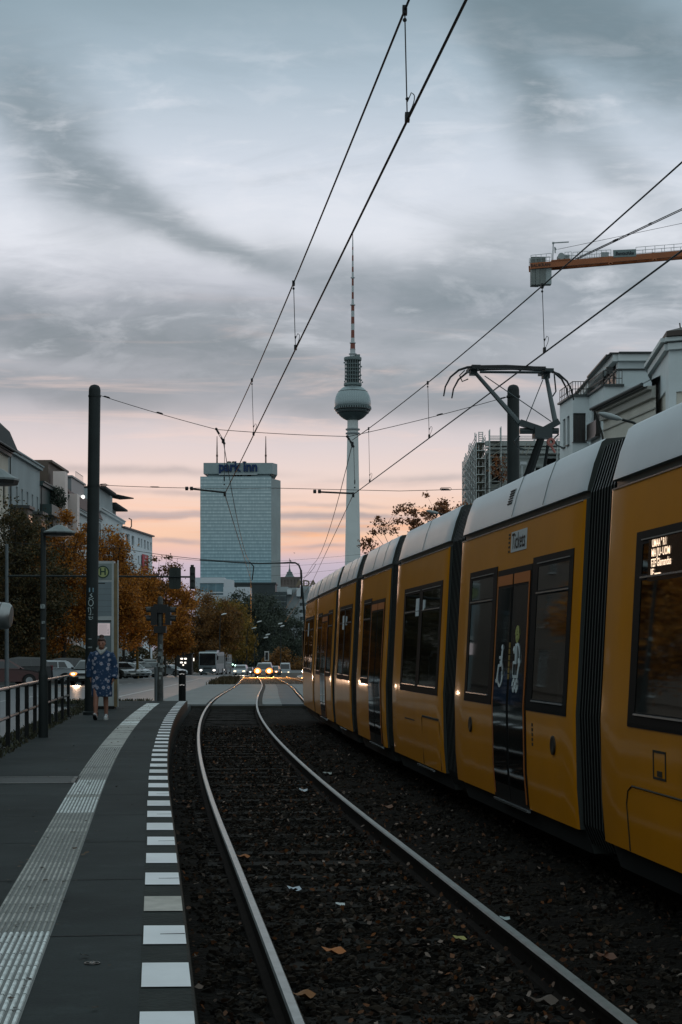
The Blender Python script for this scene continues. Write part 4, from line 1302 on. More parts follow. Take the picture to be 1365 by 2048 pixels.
on_pole([([(-.05, -.02), (.02, -.02), (.02, .0), (-.05, .0)], [(0, 1, 2, 3)]), ([(-.06, -.2), (.03, -.2), (.03, -.17), (-.06, -.17)], [(0, 1, 2, 3)]), ([(-.05, .5), (.05, .5), (.05, .515), (-.05, .515)], [(0, 1, 2, 3)])], .133, 1.62 + 24 / 95 - PZ, .0, M('sticker_grey', (.2, .23, .23), .7, noise=(60, .8)), 'sticker', pl)
pr = line_pole('line_pole', 'thick dark overhead line pole standing behind the tram pantograph', (PRx.x, YS1 + .1, -.1), 7.34, .15, .127)
for dz in (5.1, 6.98): mb = MB(); mb.lathe([(.135, dz + .08), (.145, dz + .08), (.145, dz + .12), (.135, dz + .12)], n=20); mb.build('wire_clamp', [POLE], pr)

# second support: arched cantilever mast and its cross wires
base = at(612, 1340, YS2); base.z = zg(YS2) - .1
mt = thing('cantilever_mast', 'thin curved mast arm carrying the overhead line in front of the hotel corner', 'mast', base)
def rel(x, y, Y=YS2): return at(x, y, Y) - base
mb = MB()
mb.tube([Vector((0, 0, 0)), rel(610, 1240), rel(606, 1190), rel(603, 1160), rel(602, 1140), rel(598, 1130), rel(591, 1125.5), rel(580, 1125), rel(560, 1126), rel(520, 1127), rel(470, 1125), rel(400, 1120)], [.07, .06, .05, .045, .04, .04, .038, .035, .03, .028, .025, .02], n=8)
mb.build('curved_arm', [POLE], mt)
mb = MB()
mb.tube([rel(500, 1124), rel(508, 1133), rel(505, 1160)], .03); mb.tube([rel(603, 1140), rel(604, 1155), rel(603, 1165)], .04)
mb.build('insulator', [WIRE], mt)
wire('span_wire', 'cross wire rising left past the traffic light toward the white house', sag(at(-60, 1076, YS2), at(240, 1096, YS2), .1) + sag(at(240, 1096, YS2), at(500, 1124, YS2), .12)[1:], .014, 'cross wire', 'cross wires')
wire('span_wire', 'thin cross wire in front of the lower hotel facade', sag(at(300, 1111, YS2), at(600, 1127, YS2), .12), .009, 'cross wire', 'cross wires')
for y0, y1, lab in ((1131, 1106, 'faint wire beside the hotel, highest of the three above the dome'), (1142, 1120, 'faint wire beside the hotel, middle of the three above the dome'), (1160, 1128, 'faint wire beside the hotel, lowest of the three above the dome')):
    wire('span_wire', lab, sag(at(540, y0 - 8, 120), at(900, y1 - 20, 120), .15), .008, 'cross wire', 'cross wires')
wire('feeder_cable', 'cable hanging from the far line to the curved mast', sag(at(606, 1155, 82), at(622, 1143, 82), .06) + sag(at(622, 1143, 82), at(632, 1128, 84), .04)[1:], .012, 'cable')
# ------------------------------------------------------------------ platform furniture
PAINT_R = M('railing_paint', (.01, .011, .011), .6, spec=.2, noise=(8, .3))
TOPR = M('railing_tube', (.1, .105, .1), .28, .5, noise=(6, .25))


def railing(name, label, Ys, off, z0=PZ, top=.84, mid=.44):
    t = thing(name, label, 'railing', cp(Ys[len(Ys) // 2], off, z0), group='railings at the tram stop')
    o = Vector(t.location)
    for Y in Ys:
        p = cp(Y, off, z0) - o
        mb = MB(); mb.box(p + Vector((0, 0, top / 2 - .05)), (.055, .055, top + .1)); mb.box(p + Vector((0, 0, .01)), (.12, .12, .02))
        mb.build('post', [PAINT_R], t)
    for z in (top, mid):
        mb = MB()
        for a, b in zip(Ys[:-1], Ys[1:]):
            p, q = cp(a, off, z0 + z) - o, cp(b, off, z0 + z) - o
            d = (q - p).normalized() * .035
            mb.tube([p + d, q - d], .024, n=8)
        mb.build('rail_tube', [TOPR], t)
    return t
ys = [21.0, 22.9, 24.7, 26.1, 27.5, 28.8, 30.1, 31.4, 32.7, 34.0, 35.3]
ys = list(np.arange(12.4, 36.2, 1.42))
railing('railing', 'dark railing with two rails along the left platform edge beside the road', ys, -3.42)
railing('railing', 'short piece of dark railing behind the tram stop column', [40.6, 42.6], -3.3, top=.8, mid=.42)

# lamp posts with flat shades
def shade_lamp(x_head, y_head, Yd, x_pole, y_base, label, rhead, foot=True):
    hd = at(x_head, y_head, Yd)
    base = Vector((at(x_pole, y_base, Yd).x, Yd, PZ))
    t = thing('platform_lamp', label, 'lamp post', base, group='platform lamps')
    h = hd.z - PZ
    mb = MB()
    mb.lathe([(.078, 0), (.075, .95), (.07, 1.0), (.048, 1.08), (.042, h + .02), (.03, h + .06), (0, h + .06)], n=16)
    mb.build('pole', [POLE], t, smooth='auto')
    c = Vector((hd.x - base.x, 0, h))
    mb = MB()
    mb.lathe([(0, .115), (.04, .11), (.07, .095), (rhead * .7, .035), (rhead, .0), (rhead, -.02)], c=c, n=12, m=0)
    mb.lathe([(rhead - .005, -.021), (rhead * .93, -.06), (rhead * .3, -.07), (0, -.07)], c=c, n=12, m=1)
    mb.build('lamp_shade', [M('shade_grey', (.13, .15, .15), .45, noise=(5, .15)), M('shade_under', (.015, .016, .016), .4)], t)
    return t
l1 = shade_lamp(119, 1064, 26.6, 87, 1475, 'platform lamp with flat grey shade standing at the railing', .255)
mb = MB(); mb.box((0, -.05, 2.05), (.07, .02, .07)); mb.box((0.01, -.05, 1.8), (.05, .02, .04)); mb.box((0, -.05, 1.55), (.06, .02, .03)); mb.build('sticker', [MATS['sticker_grey']], l1)
l2 = shade_lamp(-4, 958, 18.4, -30, 1700, 'nearer platform lamp whose grey shade juts in at the left frame edge', .235)

# cylinder of the shelter at the frame edge
c0, c1 = at(-60, 1226, 21), at(24, 1233, 21)
t = thing('display_tube', 'brushed metal cylinder jutting in at the left frame edge on its post', 'metal tube', (at(-55, 1300, 21).x, 21, PZ))
b_ = Vector(t.location)
mb = MB()
d = (c1 - c0); L = d.length
xf = frame(c0 - b_, d.normalized(), (0, 1, 0), d.normalized().cross(Vector((0, 1, 0))))
pr_ = [(0, -.02), (.1, -.01), (.158, .0), (.165, .02), (.165, L - .1), (.16, L - .04), (.13, L - .005), (.0, L)]
mb.xf = xf
mb.lathe(pr_, n=28, axis='X')
for z_ in (L * .45, L * .75): mb.lathe([(.166, z_ - .006), (.168, z_), (.166, z_ + .006)], n=28, axis='X', m=1)
mb.build('casing', [M('brushed_metal', (.3, .31, .31), .38, .85, noise=(9, .12)), M('seam_dark', (.05, .05, .05), .6)], t, smooth='auto')
mb = MB(); mb.lathe([(.05, 0), (.05, 1.75)], n=12); mb.build('post', [POLE], t)

# stop column with the H sign
Yc = 39.5
fx0, fx1 = at(190, 1418, Yc).x, at(228, 1418, Yc).x
W_ = fx1 - fx0; H_ = at(228, 1122, Yc).z - PZ
col = thing('stop_column', 'tall pale tram stop column with green H sign behind the dark pole', 'stop sign', ((fx0 + fx1) / 2, Yc, PZ))
SG = M('column_frame', (.4, .43, .43), .4, .3, noise=(4, .12)); SP = M('column_panel', (.17, .215, .235), .35, noise=(2, .12)); SB = M('column_side', (.17, .125, .06), .5, noise=(4, .25))
mb = MB()
mb.bx(-W_ / 2, W_ / 2, .0, .3, .06, H_, 0)
mb.bx(-W_ / 2 - .01, W_ / 2 + .01, -.02, .32, 0, .07, 1)
mb.build('column_body', [SG, BLACK], col)
mb = MB(); mb.bx(W_ / 2 + .002, W_ / 2 + .075, .02, .28, .05, H_ - .05, 0); mb.bx(W_ / 2 + .076, W_ / 2 + .1, .06, .1, .05, H_ + .02, 1)
mb.build('side_panel', [SB, SG], col)
def zz(y): return at(0, y, Yc).z - PZ
mb = MB()
mb.bx(-W_ / 2 + .03, W_ / 2 - .045, -.008, .0, zz(1160), zz(1127), 0)
mb.build('sign_field', [M('sign_field_grey', (.2, .24, .23), .4)], col)
cz_ = zz(1144)
mb = MB()
mb.lathe([(0, 0), (.145, 0)], c=(-.03, -.012, cz_), n=36, axis='Y', m=0)
mb.lathe([(.118, -.001), (.118, -.003), (.146, -.003), (.146, 0)], c=(-.03, -.012, cz_), n=36, axis='Y', m=1, caps=False)
me = text_mesh('H', .215, 0, bold=.006); mb.mesh(me, frame((-.03, -.016, cz_), (1, 0, 0), (0, 0, 1), (0, -1, 0)), 1); bpy.data.meshes.remove(me)
mb.build('stop_emblem', [M('emblem_yellow', (.34, .38, .16), .5), M('emblem_green', (.015, .045, .025), .5)], col)['label'] = 'round green and yellow H emblem'
mb = MB()
mb.bx(-W_ / 2 + .03, W_ / 2 - .05, -.008, .0, zz(1232), zz(1164), 0)
mb.bx(-.16, .02, -.011, -.008, zz(1167.5), zz(1165.8), 1)
for y in (1178, 1189, 1201, 1213, 1224): mb.bx(-W_ / 2 + .03, W_ / 2 - .05, -.011, -.008, zz(y), zz(y) + .008, 2)
mb.build('timetable_panel', [SP, BLACK, M('panel_line', (.1, .125, .135), .5)], col)
mb = MB(); mb.bx(-W_ / 2 + .02, W_ / 2 - .055, -.008, 0, zz(1340), zz(1241), 0); mb.bx(-W_ / 2 + .02, W_ / 2 - .055, -.012, -.008, zz(1243), zz(1240.5), 1)
mb.build('lower_panel', [M('lower_panel_grey', (.12, .155, .165), .4, noise=(2, .15)), BLACK], col)
mb = MB()
mb.bx(-W_ / 2 + .02, W_ / 2 - .085, -.02, -.008, zz(1271), zz(1246.5), 0)
for i, y in enumerate(range(1250, 1270, 2)): mb.bx(-.12, .075 - .01 * (i % 3), -.0215, -.02, zz(y), zz(y) + .006, 1)
for i, y in enumerate((1259, 1262, 1265, 1268)): mb.bx(.085, .1, -.0215, -.02, zz(y), zz(y) + .014, 2)
mb.build('notice_sheet', [M('notice_pink', (.75, .62, .62), .5, emit=((1, .8, .82), .2)), M('notice_line', (.62, .5, .5), .6), BLACK], col)['label'] = 'lit pale pink timetable sheet'

# traffic signal at the end of the platform
Yt = 45.8
tl = thing('traffic_light', 'black traffic light with side visors on a sticker covered post at the platform end', 'traffic light', at(321, 1402, Yt))
b_ = Vector(tl.location)
def rt(x, y, dy=0): return at(x, y, Yt) - b_ + Vector((0, dy, 0))
mb = MB()
mb.lathe([(.1, -.15), (.085, .0), (.083, .55), (.075, .6), (.075, 2.65), (.06, 2.8), (0, 2.82)], n=14)
mb.build('post', [M('post_grime', (.05, .053, .05), .65, noise=(7, .5))], tl, smooth='auto')
HEADM = M('signal_housing', (.008, .009, .009), .5)
for sx, x0, x1 in ((-1, 303, 316), (1, 332, 342)):
    mb = MB()
    p0, p1 = rt(x0, 1250), rt(x1, 1213)
    mb.bx(min(p0.x, p1.x), max(p0.x, p1.x), -.15, .15, p0.z, p1.z)
    for y in (1222, 1239):
        c = rt(x0 if sx < 0 else x1, y)
        # visor hood: half tube that narrows outward
        n = 8
        for i in range(n):
            a0, a1 = R(-20 + 220 * i / n), R(-20 + 220 * (i + 1) / n)
            def q(a, r, l): return Vector((c.x + sx * l, r * math.cos(a), c.z + r * math.sin(a)))
            mb.quad(q(a0, .115, 0), q(a1, .115, 0), q(a1, .105, .17 if i in (3, 4) else .13), q(a0, .105, .17 if i in (3, 4) else .13))
            mb.quad(q(a1, .1, 0), q(a0, .1, 0), q(a0, .09, .165 if i in (3, 4) else .125), q(a1, .09, .165 if i in (3, 4) else .125))
        mb.lathe([(0, 0), (.1, 0)], c=c + Vector((sx * .004, 0, 0)), n=14, axis='X', m=1)
    mb.build('signal_head', [HEADM, M('dead_lens', (.02, .012, .01), .2)], tl)
mb = MB()
p0, p1 = rt(308, 1226), rt(336, 1209); mb.bx(p0.x, p1.x, -.13, .13, p0.z, p1.z); mb.build('signal_hood', [HEADM], tl); mb = MB()
p0, p1 = rt(309, 1266), rt(333, 1252); mb.bx(p0.x, p1.x, -.14, .14, p0.z, p1.z)
mb.bar(rt(303, 1248), rt(340, 1248), .03)
mb.build('signal_bracket', [HEADM], tl)
mb = MB()
for x, y, w, h, k in ((326, 1317, 5, 8, 0), (319, 1330, 4, 7, 0), (324, 1333, 5, 5, 0), (322, 1347, 5, 5, 0), (321, 1356, 4, 5, 0), (329, 1332, 3, 4, 0), (323, 1293, 5, 9, 1), (321, 1308, 7, 9, 1), (324, 1322, 5, 6, 1)):
    c = rt(x, y, -.085); mb.box(c, (w / 74, .012, h / 74), k)
mb.build('sticker', [M('sticker_pale', (.3, .32, .31), .6, noise=(30, .4)), MATS['sticker_grey']], tl)
p = at(313, 1396, 47.5); mb = MB(); mb.lathe([(.055, -.1), (.055, at(313, 1334, 47.5).z - p.z), (0, at(313, 1333, 47.5).z - p.z)], n=12)
tag(mb.build('bollard_post', [M('post_bluegrey', (.09, .105, .11), .5)], loc=p), 'thin blue grey post just left of the sticker covered post', 'post')
# black bollard with reflectors
p = at(365, 1400, 46.5)
t = thing('bollard', 'black fluted bollard with white reflectors at the end of the platform', 'bollard', p)
mb = MB()
prf = []
for j in range(24):
    a = 2 * math.pi * j / 24; r = .1 if j % 4 else .08
    prf.append((r * math.cos(a), r * math.sin(a)))
mb.prism(prf, -.15, .76); mb.lathe([(.1, .74), (.11, .76), (.1, .8), (0, .82)], n=16)
mb.build('shaft', [BLACK], t)
mb = MB()
for z, yy_ in ((.42, 1), (.72, 1)):
    for x in (-.045, .0, .05): mb.box((x, -.1, z - abs(x) * .2), (.03, .02, .022))
mb.build('reflector', [M('reflector_glow', (.8, .76, .74), .3, emit=((1, .9, .85), .25))], t)  # reflectors glow faintly: their glint put in as emission

# signal mast across the road with long arm
Ym = 75.0
bs = at(14, 1391, Ym); bs.z = zg(Ym) - .1
sm = thing('signal_mast', 'blue grey mast across the road whose long arm carries two signal backs', 'traffic light', bs)
def rm(x, y, dy=0): return at(x, y, Ym) - bs + Vector((0, dy, 0))
mb = MB()
mb.tube([Vector((0, 0, 0)), rm(14, 1088)], [.1, .07], n=12)
mb.build('mast', [M('mast_bluegrey', (.1, .12, .13), .5, noise=(3, .15))], sm, smooth='auto')
mb = MB(); mb.tube([rm(14, 1152), rm(200, 1152.5), rm(391, 1154)], [.05, .042, .04], n=8); mb.build('arm', [POLE], sm)
HB = M('signal_back', (.014, .022, .018), .5)
mb = MB()
c0, c1 = rm(338, 1178, .06), rm(362, 1135, .06)
cx0, cx1, z0, z1 = c0.x, c1.x, c0.z, c1.z
pl_ = []
rr_ = .12
for (qx, qz, a0) in ((cx1 - rr_, z1 - rr_, 0), (cx0 + rr_, z1 - rr_, 90), (cx0 + rr_, z0 + rr_, 180), (cx1 - rr_, z0 + rr_, 270)):
    for i in range(5): pl_.append((qx + rr_ * math.cos(R(a0 + i * 22.5)), qz + rr_ * math.sin(R(a0 + i * 22.5))))
n = len(pl_)
vs = [(x, .07, z) for x, z in pl_] + [(x, .12, z) for x, z in pl_]
mb.add(vs, [tuple(range(n)), tuple(range(n, 2 * n))[::-1]] + [(i, n + i, n + (i + 1) % n, (i + 1) % n) for i in range(n)])
for y in (1142, 1156, 1170): mb.lathe([(.13, .12), (.12, .3)], c=rm(350, y), n=12, axis='Y')
mb.bar(rm(350, 1176, .05), rm(350, 1138, .05), .06); mb.build('signal_head', [HB], sm)
mb = MB()
p0, p1 = rm(380, 1178), rm(390, 1134); mb.bx(p0.x, p1.x, .0, .25, p0.z, p1.z)
for y in (1142, 1156, 1170): mb.box(rm(385, y, -.05), (.16, .2, .2))
mb.box(rm(385, 1132), (.14, .1, .1)); mb.build('signal_head', [HB], sm)

# ------------------------------------------------------------------ walking woman
Yp = 33.3
ft = at(204, 1440, Yp)
per = thing('person', 'woman with hair bun walking in a blue floral coat dress and white sneakers', 'person', (ft.x, Yp, PZ))


def remesh(mb, name, mats, par, vox=.012, sm_=4, fac=.5):
    o = mb.build(name, mats, par)
    r = o.modifiers.new('one_surface', 'REMESH'); r.mode = 'VOXEL'; r.voxel_size = vox; r.use_smooth_shade = True
    s_ = o.modifiers.new('soften', 'SMOOTH'); s_.iterations = sm_; s_.factor = fac
    return o
SKIN = M('skin', (.3, .14, .095), .5, noise=(6, .1))
b = MB()
# legs: image left leg steps forward with lifted toe, image right leg carries
hipL, hipR = Vector((-.085, .02, .84)), Vector((.085, .02, .84))
b.tube([hipL, (-.1, -.06, .63), (-.095, -.11, .45), (-.1, -.12, .3), (-.1, -.14, .1)], [.085, .072, .052, .05, .034], n=10)
b.tube([hipR, (.075, .03, .63), (.07, .06, .45), (.068, .1, .3), (.07, .13, .09)], [.085, .072, .052, .05, .034], n=10)
b.tube([(-.1, -.1, .08), (-.105, -.2, .1), (-.105, -.27, .13)], [.04, .042, .03], n=8)
b.tube([(.07, .15, .06), (.075, .06, .045), (.078, -.02, .035)], [.04, .042, .03], n=8)
b.ell((0, .01, .9), (.15, .1, .14)); b.ell((0, .0, 1.1), (.125, .085, .17)); b.ell((0, 0, 1.26), (.15, .085, .12))
b.tube([(0, .01, 1.3), (0, -.01, 1.4)], [.055, .048], n=10)
# head bowed forward
hc = Vector((.0, -.03, 1.5))
tilt = Matrix.Rotation(R(9), 3, 'X')
b.ell(hc, (.072, .088, .105), nu=16, nv=12, rot=tilt)
b.ell(hc + tilt @ Vector((0, -.03, -.055)), (.052, .058, .05), rot=tilt)
b.tube([hc + tilt @ Vector((0, -.088, .012)), hc + tilt @ Vector((0, -.108, -.022))], [.008, .014], n=6)
for sx in (-1, 1):
    b.ell(hc + tilt @ Vector((sx * .072, .01, -.005)), (.012, .022, .03))
    b.ell(hc + tilt @ Vector((sx * .03, -.078, .018)), (.02, .012, .008))
b.tube([hc + tilt @ Vector((-.022, -.09, -.05)), hc + tilt @ Vector((.022, -.09, -.05))], .008, n=6)
# arms and hands
for sx, sh, el, wr, hd in ((1, (.165, .0, 1.3), (.225, .03, 1.06), (.235, -.02, .84), (.225, -.05, .74)), (-1, (-.165, 0, 1.3), (-.225, .05, 1.06), (-.225, .04, .86), (-.22, .02, .77))):
    b.tube([sh, el, wr], [.05, .04, .026], n=10)
    wr, hd = Vector(wr), Vector(hd); dr = (hd - wr).normalized()
    b.ell(wr + dr * .045, (.018, .036, .05))
    for i, (o_, ln) in enumerate(((-.027, .062), (-.009, .072), (.009, .068), (.026, .052))):
        p0 = wr + dr * .08 + Vector((0, o_, 0)); p1 = p0 + dr * ln * .55 + Vector((-sx * .008, 0, 0)); p2 = p1 + dr * ln * .45 + Vector((-sx * .02, 0, 0))
        b.tube([p0, p1, p2], [.009, .0085, .007], n=6)
    p0 = wr + dr * .03 + Vector((0, -.03, 0)); b.tube([p0, p0 + dr * .03 + Vector((-sx * .01, -.022, 0)), p0 + dr * .06 + Vector((-sx * .015, -.026, 0))], [.012, .01, .008], n=6)
body = remesh(b, 'body', [SKIN], per, .008, 3)
for sx in (-1, 1):
    mb = MB(); mb.ell(hc + tilt @ Vector((sx * .03, -.083, .012)), (.012, .008, .006), nu=8, nv=5); mb.ell(hc + tilt @ Vector((sx * .031, -.084, .034)), (.018, .006, .004), nu=8, nv=5); mb.build('eye', [BLACK], per)
# floral coat dress
FLO = bpy.data.materials.new('floral_cloth'); FLO.use_nodes = True; E.nt = FLO.node_tree
bs_ = FLO.node_tree.nodes['Principled BSDF']; bs_.inputs['Roughness'].default_value = .8
tc = nd('ShaderNodeTexCoord')
def vor(scale, off, feat='F1'):
    mp = nd('ShaderNodeMapping'); mp.inputs['Location'].default_value = (off, off * .6, off * .2); E.nt.links.new(tc.outputs['Object'], mp.inputs[0])
    nz = nd('ShaderNodeTexNoise'); nz.inputs['Scale'].default_value = 26; E.nt.links.new(mp.outputs[0], nz.inputs['Vector'])
    vm = nd('ShaderNodeVectorMath', operation='MULTIPLY_ADD'); E.nt.links.new(nz.outputs['Color'], vm.inputs[0]); vm.inputs[1].default_value = (.035,) * 3; E.nt.links.new(mp.outputs[0], vm.inputs[2])
    v_ = nd('ShaderNodeTexVoronoi'); v_.inputs['Scale'].default_value = scale; v_.inputs['Randomness'].default_value = .85
    E.nt.links.new(vm.outputs[0], v_.inputs['Vector']); return E(v_.outputs['Distance'])
f1 = 1.0 - vor(9.5, 0).sm(.3, .38); f2 = 1.0 - vor(9.5, 0).sm(.09, .13); f3 = 1.0 - vor(17, 3.3).sm(.22, .3)
cc = mixc(f3 * .7, (.007, .034, .088), (.13, .16, .24)); cc = mixc(f1, cc, (.3, .31, .38)); cc = mixc(f2, cc, (.3, .12, .12))
FLO.node_tree.links.new(cc.s, bs_.inputs['Base Color'])
b = MB()
def rings(b, rs, n=24):
    vs = []; fs = []
    for c, rx, ry in rs:
        for j in range(n):
            a = 2 * math.pi * j / n
            wv = 1 + .035 * math.sin(a * 5 + c[2] * 3) * max(0, (1.1 - c[2]))
            vs.append((c[0] + rx * wv * math.cos(a), c[1] + ry * wv * math.sin(a), c[2]))
    for i in range(len(rs) - 1):
        for j in range(n): fs.append((i * n + j, i * n + (j + 1) % n, (i + 1) * n + (j + 1) % n, (i + 1) * n + j))
    fs.append(tuple(range(n))[::-1]); fs.append(tuple(range((len(rs) - 1) * n, len(rs) * n)))
    b.add(vs, fs)
rings(b, [((.0, .0, .455), .2, .165), ((0, 0, .5), .205, .165), ((0, 0, .7), .205, .16), ((0, 0, .9), .2, .15), ((0, 0, 1.1), .19, .14), ((0, 0, 1.25), .2, .13), ((0, 0, 1.33), .17, .11), ((0, .01, 1.375), .09, .085)])
b.tube([(.15, 0, 1.3), (.21, .02, 1.17), (.245, .03, 1.02), (.25, .0, .88), (.247, -.02, .81)], [.085, .085, .08, .072, .075], n=14)
b.tube([(-.15, 0, 1.3), (-.21, .03, 1.17), (-.245, .05, 1.02), (-.243, .05, .9), (-.24, .04, .83)], [.085, .085, .08, .072, .075], n=14)
remesh(b, 'coat', [FLO], per, .014, 3)['label'] = 'knee length blue coat dress with white flowers'
b = MB()
pts = [(.082 * math.cos(a) * (1 + .12 * math.sin(a * 6)), -.012 + .075 * math.sin(a), 1.378 + .03 * math.sin(a) + .02 * abs(math.cos(a))) for a in np.linspace(0, 2 * math.pi, 25)]
b.tube(pts, .024, n=8); b.tube([(-.07, -.07, 1.375), (-.03, -.11, 1.325), (0, -.125, 1.28)], [.022, .02, .012], n=8); b.tube([(.07, -.07, 1.375), (.03, -.11, 1.325), (0, -.125, 1.28)], [.03, .03, .015], n=8)
remesh(b, 'collar', [M('white_lace', (.32, .33, .32), .85, noise=(50, .3))], per, .01, 2)['label'] = 'fluffy white collar'
b = MB()
HAIR = M('auburn_hair', (.045, .016, .01), .6, noise=(40, .5))
b.ell(hc + tilt @ Vector((0, .028, .022)), (.082, .088, .105), nu=16, nv=10, rot=tilt)
b.ell(hc + tilt @ Vector((0, -.03, .075)), (.062, .055, .04), rot=tilt)
b.ell(hc + Vector((.0, .0, .135)), (.045, .045, .04))
for a in range(7): b.ell(hc + Vector((.035 * math.cos(a), .035 * math.sin(a), .14 + .012 * math.sin(a * 2.3))), .018, nu=6, nv=4)
remesh(b, 'hair', [HAIR], per, .009, 1)
SNK = M('white_sneaker', (.5, .52, .53), .5); SOLE = M('dark_sole', (.02, .02, .02), .7); SOLW = M('white_sole', (.55, .55, .52), .6)
def shoe(c, pitch, solem):
    t_ = bpy.data.objects.new('shoe', None)
    mb = MB(); rt_ = Matrix.Rotation(R(pitch), 4, 'X'); mb.xf = Matrix.Translation(c) @ rt_
    n = 14
    def outl(k, z, grow=1.0): return [(.044 * grow * math.cos(t) * (1 if math.sin(t) < 0 else .86), -.02 + .135 * grow * math.sin(-t) * 1.0, z) for t in np.linspace(0, 2 * math.pi, n, endpoint=False)]
    lv = [outl(0, 0, .97), outl(0, .028, 1.0)]
    mb.add(lv[0] + lv[1], [tuple(range(n)), ] + [(j, n + j, n + (j + 1) % n, (j + 1) % n) for j in range(n)] + [tuple(range(n, 2 * n))[::-1]], 1)
    prof = [(.03, .98, 0), (.055, .93, 0), (.085, .66, .035), (.115, .44, .06)]
    base = []
    for z, gr, sh in prof: base += [(x, y + sh, z2) for x, y, z2 in outl(0, z, gr)]
    mb.add(base, [(i * n + j, (i + 1) * n + j, (i + 1) * n + (j + 1) % n, i * n + (j + 1) % n) for i in range(3) for j in range(n)] + [tuple(range(3 * n, 4 * n))[::-1]], 0)
    for k in range(4): mb.box((0, -.06 + k * .022, .085 + k * .007), (.045, .006, .005), 2)
    return mb.build('shoe', [SNK, solem, M('lace_blue', (.15, .18, .25), .7)], per, smooth='auto')
shoe(Vector((-.103, -.2, .035)), -24, SOLE)['label'] = 'sneaker with lifted toe showing its dark sole'
shoe(Vector((.075, .06, .0)), 0, SOLW)
# ------------------------------------------------------------------ vehicles
TYRE = M('tyre', (.012, .012, .012), .8); RIM = M('rim', (.3, .31, .32), .4, .7); CGLASS = M('car_glass', (.012, .014, .016), .05, spec=.7)
HLOFF = M('headlamp_off', (.4, .42, .43), .15); TLOFF = M('taillamp_off', (.16, .01, .012), .25); PLATE = M('number_plate', (.45, .45, .42), .5)
HLON = M('headlamp_on', (1, .9, .75), .3, emit=((1, .72, .42), 3.2)); HLAMB = M('headlamp_amber_glow', (1, .6, .3), .3, emit=((1, .2, .015), 2.4)); TLON = M('taillamp_on', (.6, .02, .02), .3, emit=((1, .06, .03), 3))  # amber lamp colour also carries the halo round the lit headlamps


def paint(name, c): return M('paint_' + name, c, .3, .2, coat=.8, coat_rough=.05, noise=(1.5, .05))
# side outlines: x forward from the tail (m), z up
STY = {
    'hatch': dict(L=4.25, W=1.78, low=[(0, .38), (.02, .75), (.08, .95), (1.0, .98), (2.75, .96), (3.5, .86), (4.1, .72), (4.25, .5), (4.2, .26), (.12, .26)], cab=[(.18, .95), (.5, 1.34), (.75, 1.45), (1.9, 1.48), (2.35, 1.42), (3.15, .95)]),
    'suv': dict(L=4.5, W=1.85, low=[(0, .45), (.03, .85), (.08, 1.08), (1.0, 1.1), (3.0, 1.08), (3.7, .98), (4.35, .84), (4.5, .58), (4.45, .32), (.1, .32)], cab=[(.15, 1.07), (.4, 1.48), (.7, 1.62), (2.0, 1.66), (2.5, 1.58), (3.3, 1.07)]),
    'van': dict(L=5.2, W=1.95, low=[(0, .4), (.02, 1.1), (.04, 1.25), (1.0, 1.26), (4.2, 1.22), (4.7, 1.05), (5.1, .9), (5.2, .55), (5.15, .3), (.1, .3)], cab=[(.05, 1.24), (.12, 1.9), (.25, 2.0), (3.2, 2.02), (3.75, 1.92), (4.55, 1.18)]),
    'sprinter': dict(L=5.9, W=2.0, low=[(0, .45), (.02, 1.2), (.03, 1.4), (1.0, 1.4), (4.8, 1.36), (5.3, 1.2), (5.8, 1.0), (5.9, .6), (5.85, .35), (.1, .35)], cab=[(.04, 1.38), (.06, 2.5), (.15, 2.62), (4.0, 2.66), (4.4, 2.55), (5.1, 1.34)]),
}


